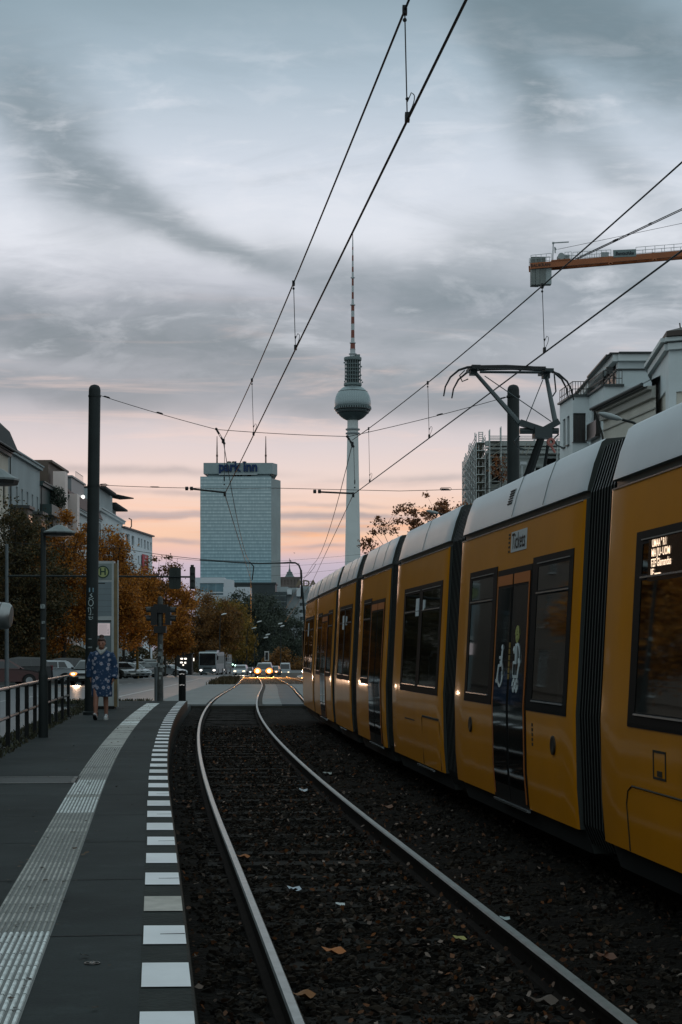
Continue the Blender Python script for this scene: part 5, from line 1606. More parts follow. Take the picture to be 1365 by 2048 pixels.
def car(name, label, cat, style, pm, loc, rz, lights=False, parts=True, group=None, lamp=None, rack=False):
    """rz turns the car: its nose points to local +X"""
    S = STY[style]; W2 = S['W'] / 2; Lh = S['L'] / 2
    t = thing(name, label, cat, loc, rz, group)
    mb = MB()
    low = [(x - Lh, z) for x, z in S['low']]; n = len(low)
    rows = [(-W2 + .1, .94, .0), (-W2 + .02, .985, .0), (-W2, 1, 0), (W2, 1, 0), (W2 - .02, .985, 0), (W2 - .1, .94, 0)]
    zc_ = .62
    vs = []
    for y, s_, _ in rows: vs += [(x * (s_ * .5 + .5), y, zc_ + (z - zc_) * s_) for x, z in low]
    fs = [(i * n + j, i * n + (j + 1) % n, (i + 1) * n + (j + 1) % n, (i + 1) * n + j) for i in range(len(rows) - 1) for j in range(n)]
    fs += [tuple(range(n))[::-1], tuple(range((len(rows) - 1) * n, len(rows) * n))]
    mb.add(vs, fs)
    cab = [(x - Lh, z) for x, z in S['cab']]; k = len(cab)
    zb = cab[0][1]; zt = max(z for _, z in cab)
    def yw(z): return (W2 - .05) - (z - zb) / (zt - zb) * (.2 if style in ('hatch', 'suv') else .1)
    for sgn in (-1, 1): pass
    vs = [(x, -yw(z), z) for x, z in cab] + [(x, yw(z), z) for x, z in cab]
    mb.add(vs, [(i, i + 1, k + i + 1, k + i) for i in range(k - 1)] + [tuple(range(k))[::-1], tuple(range(k, 2 * k))])
    mb.build('body', [pm], t, smooth='auto')
    # glazing: slightly raised panes
    def pane(name, pts, off):
        m_ = MB(); c_ = sum((Vector(p) for p in pts), Vector()) / len(pts)
        nrm = (Vector(pts[1]) - Vector(pts[0])).cross(Vector(pts[2]) - Vector(pts[0])).normalized()
        if nrm.dot(c_ - Vector((0, 0, .9))) < 0: nrm = -nrm
        a = [Vector(p) + nrm * off for p in pts]; b_ = [Vector(p) - nrm * .01 for p in pts]; q = len(pts)
        m_.add(a + b_, [tuple(range(q))] + [(i, q + i, q + (i + 1) % q, (i + 1) % q) for i in range(q)])
        m_.build(name, [CGLASS], t)
    def cpnt(i, s, f=0.0, j=None):
        j = i if j is None else j
        x = cab[i][0] * (1 - f) + cab[j][0] * f; z = cab[i][1] * (1 - f) + cab[j][1] * f
        return x, z
    (xa, za), (xb, zb_) = cpnt(4, 0, .12, 5), cpnt(4, 0, .9, 5)
    pane('windshield', [(xa, -yw(za) + .07, za), (xa, yw(za) - .07, za), (xb, yw(zb_) - .06, zb_), (xb, -yw(zb_) + .06, zb_)], .008)
    (xa, za), (xb, zb_) = cpnt(1, 0, .0, 0), cpnt(1, 0, .8, 0)
    pane('rear_window', [(xa, -yw(za) + .08, za - .02), (xa, yw(za) - .08, za - .02), (xb, yw(zb_) - .08, zb_), (xb, -yw(zb_) + .08, zb_)], .008)
    x0, x1 = cab[0][0], cab[5][0]; h1 = zb + (zt - zb) * .78; h0 = zb + .05
    for sgn in (-1, 1):
        xs_ = [x0 + .45, x0 + (x1 - x0) * .36, x0 + (x1 - x0) * .64, x1 - .32]
        tops = [x0 + .62, xs_[1], xs_[2], x1 - .8]
        for i in range(3 if style != 'sprinter' else 1):
            if style == 'sprinter': a0, a1, b0, b1 = x1 - 1.0, x1 - .25, x1 - 1.0, x1 - .75
            else: a0, a1, b0, b1 = xs_[i] + .03, xs_[i + 1] - .03, tops[i] + .03, tops[i + 1] - .03
            pane('side_window', [(a0, sgn * yw(h0), h0), (a1, sgn * yw(h0), h0), (b1, sgn * yw(h1), h1), (b0, sgn * yw(h1), h1)], .008)
        m_ = MB(); m_.ell((x1 - .25, sgn * (W2 + .07), zb + .05), (.06, .1, .07), nu=8, nv=5); m_.build('side_mirror', [pm], t)
        for xw in (-Lh + .82, Lh - .88):
            r = .32 if style in ('hatch',) else .36
            w_ = MB(); w_.lathe([(r * .6, -.1), (r * .96, -.1), (r, -.06), (r, .06), (r * .96, .1), (r * .6, .1)], n=18, axis='Y')
            wh = w_.build('wheel', [TYRE], t, loc=(xw, sgn * (W2 - .09), r))
            w_ = MB(); w_.lathe([(0, .07), (r * .15, .075), (r * .55, .05), (r * .62, .1), (r * .62, -.1), (0, -.09)], n=18, axis='Y')
            for q in range(5): a = q * 1.2566; w_.bar((.0, sgn * .08, 0), (r * .55 * math.cos(a), sgn * .08, r * .55 * math.sin(a)), .03, .05)
            w_.build('rim', [RIM], wh)
            m_ = MB(); m_.lathe([(0, 0), (r * 1.14, 0), (r * 1.16, -.02 * sgn)], c=(xw, sgn * (W2 + .003), r), n=20, axis='Y'); m_.build('wheel_arch', [BLACK], t)
        zl = S['low'][-3][1] + .16 if False else (.66 if style == 'hatch' else .78 if style == 'suv' else .88)
        m_ = MB(); g_ = (2.0 if 'car with glaring' in label else 1.15) if (lights and lamp is HLAMB) else 1.0; m_.ell((Lh - .13, sgn * (W2 - .3), zl), (.12 * g_, .2 * g_, .085 * g_ * g_), nu=10, nv=6); hl_ = m_.build('headlight', [(lamp or HLON) if lights else HLOFF], t)  # lit amber lamps drawn oversized, standing in for their glow
        if lights and lamp is HLAMB: m_ = MB(); m_.ell((Lh - .13 + .12 * g_, sgn * (W2 - .3), zl), (.05 * g_, .085 * g_, .04 * g_ * g_), nu=10, nv=6); m_.build('glare_core', [M('bulb_glare', (1, .9, .7), .3, emit=((1, .8, .5), 6))], hl_)
        m_ = MB(); m_.box((-Lh + .06, sgn * (W2 - .16), .86 if style == 'hatch' else 1.0), (.1, .24, .16 if style == 'hatch' else .28)); m_.build('taillight', [TLOFF], t)
    m_ = MB(); m_.box((Lh - .02, 0, .46), (.06, .52, .11)); m_.build('number_plate', [PLATE], t)
    m_ = MB(); m_.box((-Lh + .02, 0, .62), (.06, .52, .11)); m_.build('number_plate', [PLATE], t)
    m_ = MB(); m_.box((Lh - .06, 0, .4), (.1, S['W'] * .7, .16)); m_.box((Lh - .1, 0, .62), (.1, .8, .1)); m_.build('grille', [BLACK], t)
    return t


def road_at(x, Y, dz=-.05):
    return Vector(((x - PX) * Y / F, Y, zg(Y) + dz))


WHT = paint('white', (.36, .39, .41)); SLV = paint('silver', (.18, .2, .21)); DRK = paint('dark', (.018, .02, .022)); DRED = paint('dark_red', (.06, .012, .01)); GRY = paint('grey', (.1, .11, .11)); BLU = paint('blue', (.02, .035, .06)); GRN = paint('green', (.02, .03, .028))
# parked cars beyond the road, left of the pole
car('parked_car', 'dark red hatchback parked nearest the left frame edge', 'car', 'hatch', DRED, road_at(8, 93), R(20), group='cars parked beyond the road')
car('parked_car', 'dark car parked behind the dark red hatchback', 'car', 'suv', DRK, road_at(28, 102), R(195), group='cars parked beyond the road')
car('parked_car', 'silver white hatchback with red tail lamp parked beyond the railing', 'car', 'hatch', WHT, road_at(84, 106), R(200), group='cars parked beyond the road')
car('parked_car', 'dark estate car parked right behind the silver white hatchback', 'car', 'suv', DRK, road_at(112, 114), R(200), group='cars parked beyond the road')
car('moving_car', 'dark car with lit amber headlight beside the dark pole, behind the railing', 'car', 'hatch', DRK, road_at(184, 100), R(-95), lights=True, lamp=HLAMB)
# right of the stop column
for x, Y, st, pm, rz, lab in ((240, 150, 'hatch', GRY, -50, 'small grey car parked nearest the stop column, half hidden by the woman'),
                              (252, 158, 'hatch', SLV, -48, 'silver car parked second from the stop column'), (264, 168, 'hatch', WHT, -46, 'pale car with shiny bonnet in the parked row'),
                              (279, 176, 'suv', DRK, -46, 'dark car parked in front of the grey van'), (288, 190, 'van', GRY, -50, 'tall grey van parked beneath the orange tree'),
                              (306, 186, 'suv', GRN, -75, 'dark green jeep parked left of the sticker covered post'), (342, 226, 'hatch', WHT, -28, 'white hatchback seen from the side right of the sticker covered post'),
                              (352, 262, 'hatch', SLV, -30, 'silver car nose to the road just behind the white hatchback')):
    car('parked_car', lab, 'car', st, pm, road_at(x, Y, -.06), R(rz), group='cars parked beyond the road')


# coaches
def coach(label, x, Y, rz, body):
    t = thing('coach', label, 'bus', road_at(x, Y, -.03), rz, 'coaches on the road')
    L, W2, H = 11.0, 1.27, 3.4
    mb = MB(); pr_ = [(-L / 2, .35), (-L / 2, 3.2), (-L / 2 + .2, H), (L / 2 - .6, H), (L / 2 - .15, 3.2), (L / 2, 1.5), (L / 2, .5), (L / 2 - .1, .3)]
    n = len(pr_)
    vs = []
    for y, s_ in ((-W2, .97), (-W2 + .12, 1), (W2 - .12, 1), (W2, .97)): vs += [(x_ * (.995 if s_ < 1 else 1), y, .3 + (z - .3) * (s_ if z > 2 else 1)) for x_, z in pr_]
    mb.add(vs, [(i * n + j, i * n + (j + 1) % n, (i + 1) * n + (j + 1) % n, (i + 1) * n + j) for i in range(3) for j in range(n)] + [tuple(range(n))[::-1], tuple(range(3 * n, 4 * n))])
    mb.build('body', [body], t, smooth='auto')
    mb = MB(); mb.add([(L / 2 + .012, -W2 + .14, 1.45), (L / 2 + .012, W2 - .14, 1.45), (L / 2 - .13, W2 - .16, 3.12), (L / 2 - .13, -W2 + .16, 3.12)], [(0, 1, 2, 3)]); mb.build('windshield', [CGLASS], t)
    for sg in (-1, 1):
        mb = MB(); mb.box((-.2, sg * (W2 + .004), 2.25), (L - 1.3, .02, 1.15)); mb.build('side_window', [M('coach_glass', (.05, .06, .06), .08, spec=.7)], t)
        for xw in (-L / 2 + 2.6, L / 2 - 2.4):
            mb = MB(); mb.lathe([(0, sg * .12), (.28, sg * .12), (.48, sg * .1), (.5, 0), (.5, -sg * .15), (0, -sg * .15)], n=18, axis='Y'); mb.build('wheel', [TYRE], t, loc=(xw, sg * (W2 - .08), .5))
        mb = MB(); mb.ell((L / 2 + .02, sg * .95, .75), (.06, .18, .12), nu=8, nv=6); mb.build('headlight', [M('coach_lamp', (1, .95, .9), .3, emit=((1, .92, .85), 4))], t)
        mb = MB(); mb.bar((L / 2 - .05, sg * (W2 + .02), 3.0), (L / 2 + .35, sg * (W2 + .22), 2.85), .05); mb.box((L / 2 + .35, sg * (W2 + .22), 2.5), (.12, .22, .55)); mb.build('wing_mirror', [BLACK], t)
    mb = MB(); mb.box((-.8, 0, H + .1), (3.0, 1.7, .22)); mb.build('roof_unit', [body], t)
    mb = MB(); mb.box((L / 2 + .01, 0, .42), (.06, .52, .12)); mb.box((L / 2 - .0, 0, 1.05), (.06, 1.2, .16), 1); mb.build('number_plate', [PLATE, BLACK], t)
    return t
SLB = paint('coach_silver', (.15, .175, .185))
coach('silver grey coach standing at the roadside in front of the dark trees', 424, 250, R(-92), SLB)
coach('second coach half hidden behind the silver grey coach', 443, 290, R(-92), paint('coach_grey', (.1, .115, .12)))
# oncoming traffic
cr = 'oncoming cars with lit headlights'
car('oncoming_car', 'white taxi like car with lit headlights right of the coaches', 'car', 'suv', WHT, Vector((at(482, 1351, 240).x, 240, at(482, 1353, 240).z)), R(-92), True, group=cr)
car('oncoming_car', 'car with glaring orange headlights between the rails in the distance', 'car', 'suv', GRY, Vector((at(529, 1351, 185).x, 185, at(529, 1356, 185).z)), R(-90), True, group=cr, lamp=HLAMB)
car('oncoming_car', 'car right behind the glaring one, its lamps showing at its side', 'car', 'hatch', GRY, Vector((at(548, 1351, 250).x, 250, at(548, 1352, 250).z)), R(-94), True, group=cr, lamp=HLAMB)
car('white_van', 'white delivery van with lit headlights left of the tram end', 'van', 'sprinter', WHT, Vector((at(571, 1351, 330).x, 330, at(571, 1353, 330).z)), R(-90), True, group=cr)
car('box_van', 'pale van behind the glaring car', 'van', 'sprinter', WHT, Vector((at(534, 1346, 330).x, 330, at(534, 1352, 330).z)), R(-90), False, group=cr)
car('oncoming_car', 'small dark car with one faint lamp between taxi and glaring car', 'car', 'hatch', DRK, Vector((at(497, 1346, 300).x, 300, at(497, 1351, 300).z)), R(-92), True, group=cr, lamp=M('coach_lamp', (1, .95, .9), .3))

# the lit headlamps throw warm light on the rails and the road
def beam(name, p, q, power, col, ang=50):
    l = bpy.data.lights.new(name, 'SPOT'); l.energy = power; l.color = col; l.spot_size = R(ang); l.spot_blend = .8; l.shadow_soft_size = .15
    o = bpy.data.objects.new(name, l); COL.objects.link(o); o.location = p
    o.rotation_euler = (Vector(q) - Vector(p)).to_track_quat('-Z', 'Y').to_euler()
for x in (515, 543):
    p = at(x, 1342, 182.3); beam('headlamp_beam', p, p + Vector((.2, -16, -2.1)), 14000, (1, .4, .1), 38)
p = at(153, 1354, 97.5); beam('headlamp_beam', p, p + Vector((3, -30, -1.6)), 500, (1, .62, .4))
for x in (553, 562): pass
p = at(488, 1342, 237); beam('headlamp_beam', p, p + Vector((0, -30, -1.5)), 3000, (1, .8, .6))
# ------------------------------------------------------------------ trees
BARK = M('bark', (.03, .026, .02), .9, noise=(8, .4), bump=(14, .8))
BARKL = M('bark_ochre', (.12, .075, .02), .9, noise=(8, .3))
LM = {
    'orange': M('leaf_orange', (0.35, 0.14, 0.0175), .7, island=[(0.0875, 0.0385, 0.0105), (0.28, 0.1015, 0.01225), (0.4725, 0.175, 0.01925), (0.63, 0.2537, 0.028), (0.1925, 0.0875, 0.0175)], trans=.35),
    'brown': M('leaf_brown', (0.175, 0.0875, 0.02625), .7, island=[(0.0525, 0.0315, 0.01225), (0.1575, 0.07, 0.0175), (0.245, 0.105, 0.021), (0.105, 0.06125, 0.021), (0.3325, 0.1488, 0.0245)], trans=.3),
    'dark': M('leaf_dark', (0.0525, 0.0525, 0.0175), .7, island=[(0.021, 0.021, 0.0105), (0.0525, 0.0455, 0.01575), (0.0875, 0.063, 0.0175), (0.035, 0.035, 0.014), (0.175, 0.0875, 0.021)], trans=.2),
    'green': M('leaf_dark_green', (0.035, 0.0525, 0.035), .7, island=[(0.021, 0.0315, 0.0245), (0.042, 0.056, 0.0385), (0.06125, 0.0735, 0.049), (0.028, 0.0385, 0.0315)], trans=.2),
    'olive': M('leaf_olive', (0.14, 0.105, 0.0175), .7, island=[(0.0525, 0.0455, 0.014), (0.175, 0.1085, 0.0175), (0.28, 0.1575, 0.021), (0.105, 0.07875, 0.0175), (0.385, 0.2188, 0.0315)], trans=.3),
    'russet': M('leaf_russet', (0.175, 0.06125, 0.02625), .7, island=[(0.0525, 0.0245, 0.014), (0.14, 0.0525, 0.021), (0.2625, 0.09625, 0.0315), (0.385, 0.1488, 0.0525), (0.0875, 0.0525, 0.02625)], trans=.3),
}


def tree_mesh(H, crown, n_clump, n_leaf, leaf, clump_r, trunk_r, seed, fork=.28, twigs=True, shell=.55):
    """crown: list of ellipsoids (cx, cy, cz, rx, ry, rz); returns trunk MB and leaf arrays in tree space"""
    rg = np.random.default_rng(seed); rnd = random.Random(seed)
    vol = np.array([c[3] * c[4] * c[5] for c in crown]); pick = rg.choice(len(crown), n_clump, p=vol / vol.sum())
    cs = []
    for k in pick:
        c = crown[k]; d = rg.normal(size=3); d /= np.linalg.norm(d)
        r = (shell + (1 - shell) * rg.random()) if rg.random() < .75 else rg.random() ** .5
        cs.append(np.array(c[:3]) + d * r * np.array(c[3:]))
    cs = np.array(cs)
    mb = MB()
    fz = H * fork
    top = Vector((rnd.uniform(-.2, .2), rnd.uniform(-.2, .2), H * .62))
    mb.tube([(0, 0, -.3), (0, 0, .3), (0.02, 0, fz), tuple((Vector((0, 0, fz)) + top) / 2), tuple(top)], [trunk_r * 1.35, trunk_r, trunk_r * .8, trunk_r * .5, trunk_r * .2], n=10)
    limbs = []
    nl = 8
    for i in range(nl):
        a = 2 * math.pi * i / nl + rnd.uniform(-.3, .3)
        tgt = max(cs, key=lambda c: (c[0] * math.cos(a) + c[1] * math.sin(a)) * .8 + c[2] * rnd.uniform(-.1, .8) + rnd.uniform(0, 1.2))
        st = Vector((0, 0, fz + (H * .3) * rnd.random()))
        tg = Vector(tgt); mid = st.lerp(tg, .5) + Vector((0, 0, rnd.uniform(.1, .5)))
        mb.tube([st, st.lerp(mid, .5), mid, tg], [trunk_r * .45, trunk_r * .36, trunk_r * .25, trunk_r * .07], n=6); limbs.append((st, mid, tg))
    if twigs:
        for c in cs[::2]:
            c = Vector(c); st = min((l[j].lerp(l[j + 1], q) for l in limbs for j in (0, 1) for q in (.3, .7)), key=lambda p: (p - c).length)
            mb.tube([st, st.lerp(c, .55) + Vector((0, 0, .12)), c], [trunk_r * .12, trunk_r * .08, .008], n=4, caps=False)
    k = rg.integers(0, len(cs), n_leaf)
    rr_ = clump_r * (.6 + .8 * rg.random(len(cs)))
    P = cs[k] + rg.normal(0, 1, (n_leaf, 3)) * rr_[k][:, None] * np.array([.55, .55, .4])
    return mb, P


def leaves_obj(P, leaf, mat, par, seed):
    rg = np.random.default_rng(seed); n = len(P)
    s = leaf * rg.uniform(.55, 1.25, n)
    u = rg.normal(size=(n, 3)); u /= np.linalg.norm(u, axis=1)[:, None]
    w = rg.normal(size=(n, 3)); v = np.cross(u, w); v /= np.linalg.norm(v, axis=1)[:, None]; nn = np.cross(u, v)
    q = np.array([(-.5, 0, 0), (0, -.32, .1), (.55, 0, 0), (0, .32, .1)])
    V = P[:, None] + s[:, None, None] * (q[None, :, 0:1] * u[:, None] + q[None, :, 1:2] * v[:, None] + q[None, :, 2:3] * nn[:, None])
    me = bpy.data.meshes.new('crown'); me.from_pydata(V.reshape(-1, 3).tolist(), [], (np.arange(n * 4).reshape(-1, 4)).tolist()); me.materials.append(mat)
    o = bpy.data.objects.new('crown', me); COL.objects.link(o); o.parent = par
    return o


def tree(label, loc, H, crown, mat, seed, n_clump=110, n_leaf=13500, leaf=.2, clump_r=.7, trunk_r=.16, bark=None, fork=.28, group=None, shell=.55, name='street_tree', cat='tree'):
    t = thing(name, label, cat, loc, group=group)
    mb, P = tree_mesh(H, crown, n_clump, n_leaf, leaf, clump_r, trunk_r, seed, fork, shell=shell)
    mb.build('trunk', [bark or BARK], t, smooth='auto')
    leaves_obj(P, leaf, LM[mat], t, seed + 1)
    return t


def tpos(x, Y, dz=-.05): return Vector(((x - PX) * Y / F, Y, zg(Y) + dz))
def crown_px(x, Y, ells):
    """ellipsoids given in photograph pixels around the trunk at x"""
    b = tpos(x, Y); out = []
    for ex_, ey, rx, ry in ells:
        c = at(ex_, ey, Y) - b; k = Y / F
        out.append((c.x, random.uniform(-.4, .4), c.z, rx * k, (rx + ry) * .5 * k, ry * k))
    return out, b


TG = 'street trees along the road'
def T_(label, x, Y, ells, mat, seed, **k):
    cr_, b = crown_px(x, Y, ells)
    H = max(c[2] + c[5] for c in cr_)
    return tree(label, b, H, cr_, mat, seed, group=TG, **k)


ROW = []
ROW.append(T_('dark nearly leafless brown tree at the left frame edge, nearest of the row', 30, 118, [(10, 1090, 95, 90), (-20, 1200, 130, 110), (70, 1190, 80, 105), (40, 1270, 110, 60)], 'dark', 21, n_clump=230, n_leaf=33000, leaf=.2, clump_r=.75, trunk_r=.24))
ROW.append(T_('orange and brown tree between the lamp shade and the dark pole', 128, 126, [(130, 1095, 62, 75), (150, 1180, 60, 95), (105, 1240, 75, 75), (160, 1260, 50, 50), (90, 1130, 50, 80)], 'orange', 31, n_clump=210, n_leaf=30000, leaf=.2, clump_r=.6, trunk_r=.2))
T_('dark brown tree behind the orange one left of the dark pole', 70, 142, [(70, 1150, 90, 110), (120, 1220, 80, 90), (30, 1230, 90, 90)], 'dark', 41, n_clump=190, n_leaf=22500, leaf=.26, clump_r=.9, trunk_r=.2)
T_('orange brown tree just behind the stop column', 228, 128, [(222, 1105, 36, 50), (225, 1190, 55, 70), (250, 1245, 50, 55), (205, 1240, 50, 60)], 'orange', 51, n_clump=150, n_leaf=19500, leaf=.2, clump_r=.6, trunk_r=.17)
T_('bright orange tree with pale ochre trunk right of the stop column', 275, 152, [(275, 1180, 42, 48), (262, 1240, 48, 50), (300, 1250, 40, 42), (285, 1215, 45, 50)], 'orange', 61, n_clump=150, n_leaf=19500, leaf=.22, clump_r=.62, trunk_r=.13, bark=BARKL)
T_('thin twiggy tree top rising above the hanging traffic lights', 318, 186, [(325, 1130, 38, 30), (310, 1165, 48, 32), (345, 1150, 30, 26)], 'brown', 71, n_clump=60, n_leaf=1500, leaf=.26, clump_r=.5, trunk_r=.14)
T_('orange brown tree behind the hanging traffic lights', 330, 205, [(325, 1200, 60, 40), (310, 1240, 60, 50), (365, 1205, 45, 38)], 'orange', 81, n_clump=130, n_leaf=16500, leaf=.28, clump_r=.8, trunk_r=.18)
T_('small orange tree right of the black traffic light', 352, 196, [(352, 1262, 33, 48), (366, 1280, 24, 30), (340, 1285, 30, 32)], 'orange', 91, n_clump=110, n_leaf=13500, leaf=.24, clump_r=.6, trunk_r=.14)
T_('broad brown tree left of the coach', 408, 285, [(405, 1225, 52, 48), (385, 1270, 55, 50), (440, 1245, 45, 50), (425, 1290, 50, 40)], 'brown', 101, n_clump=170, n_leaf=22500, leaf=.34, clump_r=1.0, trunk_r=.2)
T_('olive brown tree above the coach', 445, 300, [(440, 1235, 40, 42), (455, 1270, 42, 45), (425, 1290, 45, 40)], 'olive', 111, n_clump=120, n_leaf=16500, leaf=.38, clump_r=1.0, trunk_r=.2)
T_('yellow green tree at the right end of the left row', 478, 322, [(482, 1265, 30, 40), (470, 1240, 24, 34), (492, 1290, 22, 30), (462, 1290, 26, 32)], 'olive', 121, n_clump=110, n_leaf=14250, leaf=.42, clump_r=1.0, trunk_r=.2)
T_('pale brown leafy tree behind the stop column, in front of the white house', 248, 205, [(238, 1125, 28, 30), (225, 1150, 38, 40), (250, 1165, 30, 30)], 'brown', 131, n_clump=80, n_leaf=8250, leaf=.26, clump_r=.7, trunk_r=.16)
TG = 'dark green trees in front of the hotel'
T_('big dark green tree in front of the hotel foot, left one', 492, 430, [(488, 1225, 36, 42), (505, 1260, 45, 50), (478, 1280, 40, 50), (475, 1205, 15, 20)], 'green', 141, n_clump=140, n_leaf=18000, leaf=.55, clump_r=1.5, trunk_r=.3)
T_('big dark green tree in front of the hotel foot, middle one', 535, 450, [(530, 1225, 38, 42), (550, 1265, 42, 55), (520, 1290, 45, 45)], 'green', 151, n_clump=140, n_leaf=18000, leaf=.55, clump_r=1.5, trunk_r=.3)
T_('dark green tree beside the tram end', 588, 420, [(585, 1275, 32, 55), (600, 1310, 26, 40), (570, 1310, 30, 36)], 'green', 161, n_clump=110, n_leaf=13500, leaf=.5, clump_r=1.3, trunk_r=.3)
T_('low brown bush behind the vehicles, left of the tram end', 570, 400, [(565, 1318, 26, 22), (545, 1325, 24, 18), (590, 1330, 18, 16)], 'brown', 171, n_clump=60, n_leaf=4000, leaf=.5, clump_r=1.0, trunk_r=.1)
TG = None
T_('sparse russet tree rising behind the tram roof, right of the tower', 835, 150, [(790, 1045, 42, 34), (845, 1030, 60, 42), (905, 1015, 36, 26), (880, 1050, 70, 45), (725, 1105, 36, 22), (760, 1075, 40, 30)], 'russet', 181, n_clump=85, n_leaf=3600, leaf=.26, clump_r=.42, trunk_r=.16, shell=.75)
# the row goes on outside the frame; it shows in the tram windows
for i, (src, Y, X, sc_) in enumerate(((1, 58, -17.5, 1.0), (1, 46, -15.8, 1.05), (0, 37, -16.2, 1.0), (1, 28, -15.6, 1.05), (0, 18, -16, 1.0), (1, 6, -15.6, 1.1))):
    n_ = ('sixth', 'fifth', 'fourth', 'third', 'second', 'first')[i]
    dup(ROW[src], (X, Y, -.05), i * 1.3, 'autumn tree outside the frame on the left, %s along the road, mirrored in the tram' % n_, sc_)
# far tree masses closing the street
def mass(name, label, boxes, mat, n, leaf):
    P = []
    for x0, x1, y0, Y in boxes:
        for _ in range(n):
            x = RNG.uniform(x0, x1); tt = RNG.random(); w = math.sin(math.pi * (x - x0) / (x1 - x0)) ** .5
            yt = 1345 - (1345 - y0) * (.55 + .45 * w) * tt
            P.append(at(x, yt, Y + RNG.uniform(-6, 6)))
    o = leaves_obj(np.array([tuple(p) for p in P]), leaf, LM[mat], None, 5); o.name = name
    return tag(o, label, kind='stuff')
mass('woods', 'far dark hedge and shrubs closing the street behind the traffic', [(455, 560, 1290, 480), (545, 640, 1285, 500), (380, 470, 1290, 470)], 'green', 5200, .9)
mass('undergrowth', 'dark shrubs behind the parked cars below the tree row', [(-60, 60, 1275, 158), (40, 180, 1285, 158), (180, 300, 1285, 215), (290, 400, 1290, 305)], 'dark', 3600, .4)

# ------------------------------------------------------------------ far street lamps
def arm_lamp(label, x, y_base, Y, arms, group='curved arm street lamps'):
    b = tpos(x, Y)
    t = thing('street_lamp', label, 'street lamp', b, group=group)
    mb = MB(); hmax = min(a[1] for a in arms); k = Y / F
    mb.tube([(0, 0, 0), tuple(at(x, hmax + 30, Y) - b)], [.11, .08], n=8)
    for hx, hy in arms:
        p0 = at(x, hmax + 32, Y) - b; p2 = at(hx, hy, Y) - b
        mid = Vector((p0.x + (p2.x - p0.x) * .3, 0, p2.z - (p2.z - p0.z) * .12))
        mb.tube([p0, p0.lerp(mid, .5) + Vector((-.05 * (p2.x - p0.x), 0, .05)), mid, p2], [.07, .06, .05, .045], n=6)
    mb.build('pole', [POLE], t)
    for hx, hy in arms:
        mb = MB(); c = at(hx, hy, Y) - b; mb.ell(c + Vector((.1, 0, -.02)), (.48, .18, .13), nu=10, nv=6, rot=Matrix.Rotation(R(-14), 3, 'Y'))
        mb.build('lamp_head', [M('lamp_head_white', (.62, .64, .64), .3)], t)
    return t
arm_lamp('far street lamp with two stacked heads, upper one in front of the dark trees', 494, 1340, 300, [(518, 1243), (507, 1256)])
arm_lamp('far street lamp with two stacked heads, lower one above the glaring car', 509, 1340, 310, [(535, 1269), (531, 1275)])
arm_lamp('grey lamp post with small head between dark trees left of the tram end', 562, 1340, 330, [(560, 1247), (564, 1252)])
arm_lamp('street lamp head peeking out of the trees above the black traffic light', 300, 1340, 230, [(315, 1194)])
arm_lamp('street lamp head between the two trees left of the coach', 366, 1340, 260, [(378, 1212)])
arm_lamp('street lamp head in front of the olive brown tree', 440, 1340, 280, [(447, 1228)])
# lamps behind the tram
def cobra(label, x0, y0, x1, y1, xb, Y):
    b = Vector((at(xb, 1301, Y).x, Y, 0)); t = thing('street_lamp', label, 'street lamp', b, group='lamps on the far side of the tram')
    h, e = at(x0, y0, Y) - b, at(x1, y1, Y) - b
    mb = MB(); mb.tube([(0, 0, 0), (0, 0, e.z - 1.0), (-.1, 0, e.z - .55), tuple(e)], [.09, .07, .06, .04], n=8); mb.build('pole', [POLE], t)
    d = (e - h); L = d.length; mb = MB()
    xf = frame(h, d.normalized(), (0, 1, 0), d.normalized().cross(Vector((0, 1, 0)))); mb.xf = xf
    ln = L * .62
    pr_ = [(0, 0), (.05, .04 * L), (.1, .15 * L), (.115, .35 * L), (.09, .55 * L), (.035, .64 * L), (.03, .7 * L)]
    mb.lathe([(r, z) for r, z in pr_], n=14, axis='X', sx=1.0, sy=.7)
    mb.xf = None
    mb.build('lamp_head', [M('lamp_head_grey', (.27, .3, .3), .35)], t, smooth='auto')
    mb = MB(); mb.tube([tuple(h + d * .66), tuple(e)], .035, n=8); mb.build('arm', [POLE], t)
    return t
cobra('grey street lamp head with arm above the tram roof, in front of the cream house', 1196, 826, 1270, 846, 1290, 45)
cobra('small street lamp head behind the russet tree above the tram', 852, 1021, 892, 1030, 905, 80)
# far signal near the glaring car
t = thing('traffic_light', 'small far traffic light with pale outline above the glaring car', 'traffic light', tpos(534, 210))
b_ = Vector(t.location); c = at(534, 1312, 210) - b_
mb = MB(); mb.bx(c.x - .28, c.x + .28, -.02, .02, c.z - .6, c.z + .6, 0); mb.build('backboard', [M('signal_white_edge', (.6, .6, .58), .5)], t)
mb = MB(); mb.bx(c.x - .16, c.x + .16, -.12, -.021, c.z - .45, c.z + .45, 0); mb.build('signal_head', [HEADM], t)
mb = MB(); mb.tube([(c.x - 1.9, 0, 0), (c.x - 1.9, 0, c.z - .6), (c.x - 1.3, 0, c.z + .0), (c.x, 0, c.z)], .05, n=6); mb.build('post', [POLE], t)
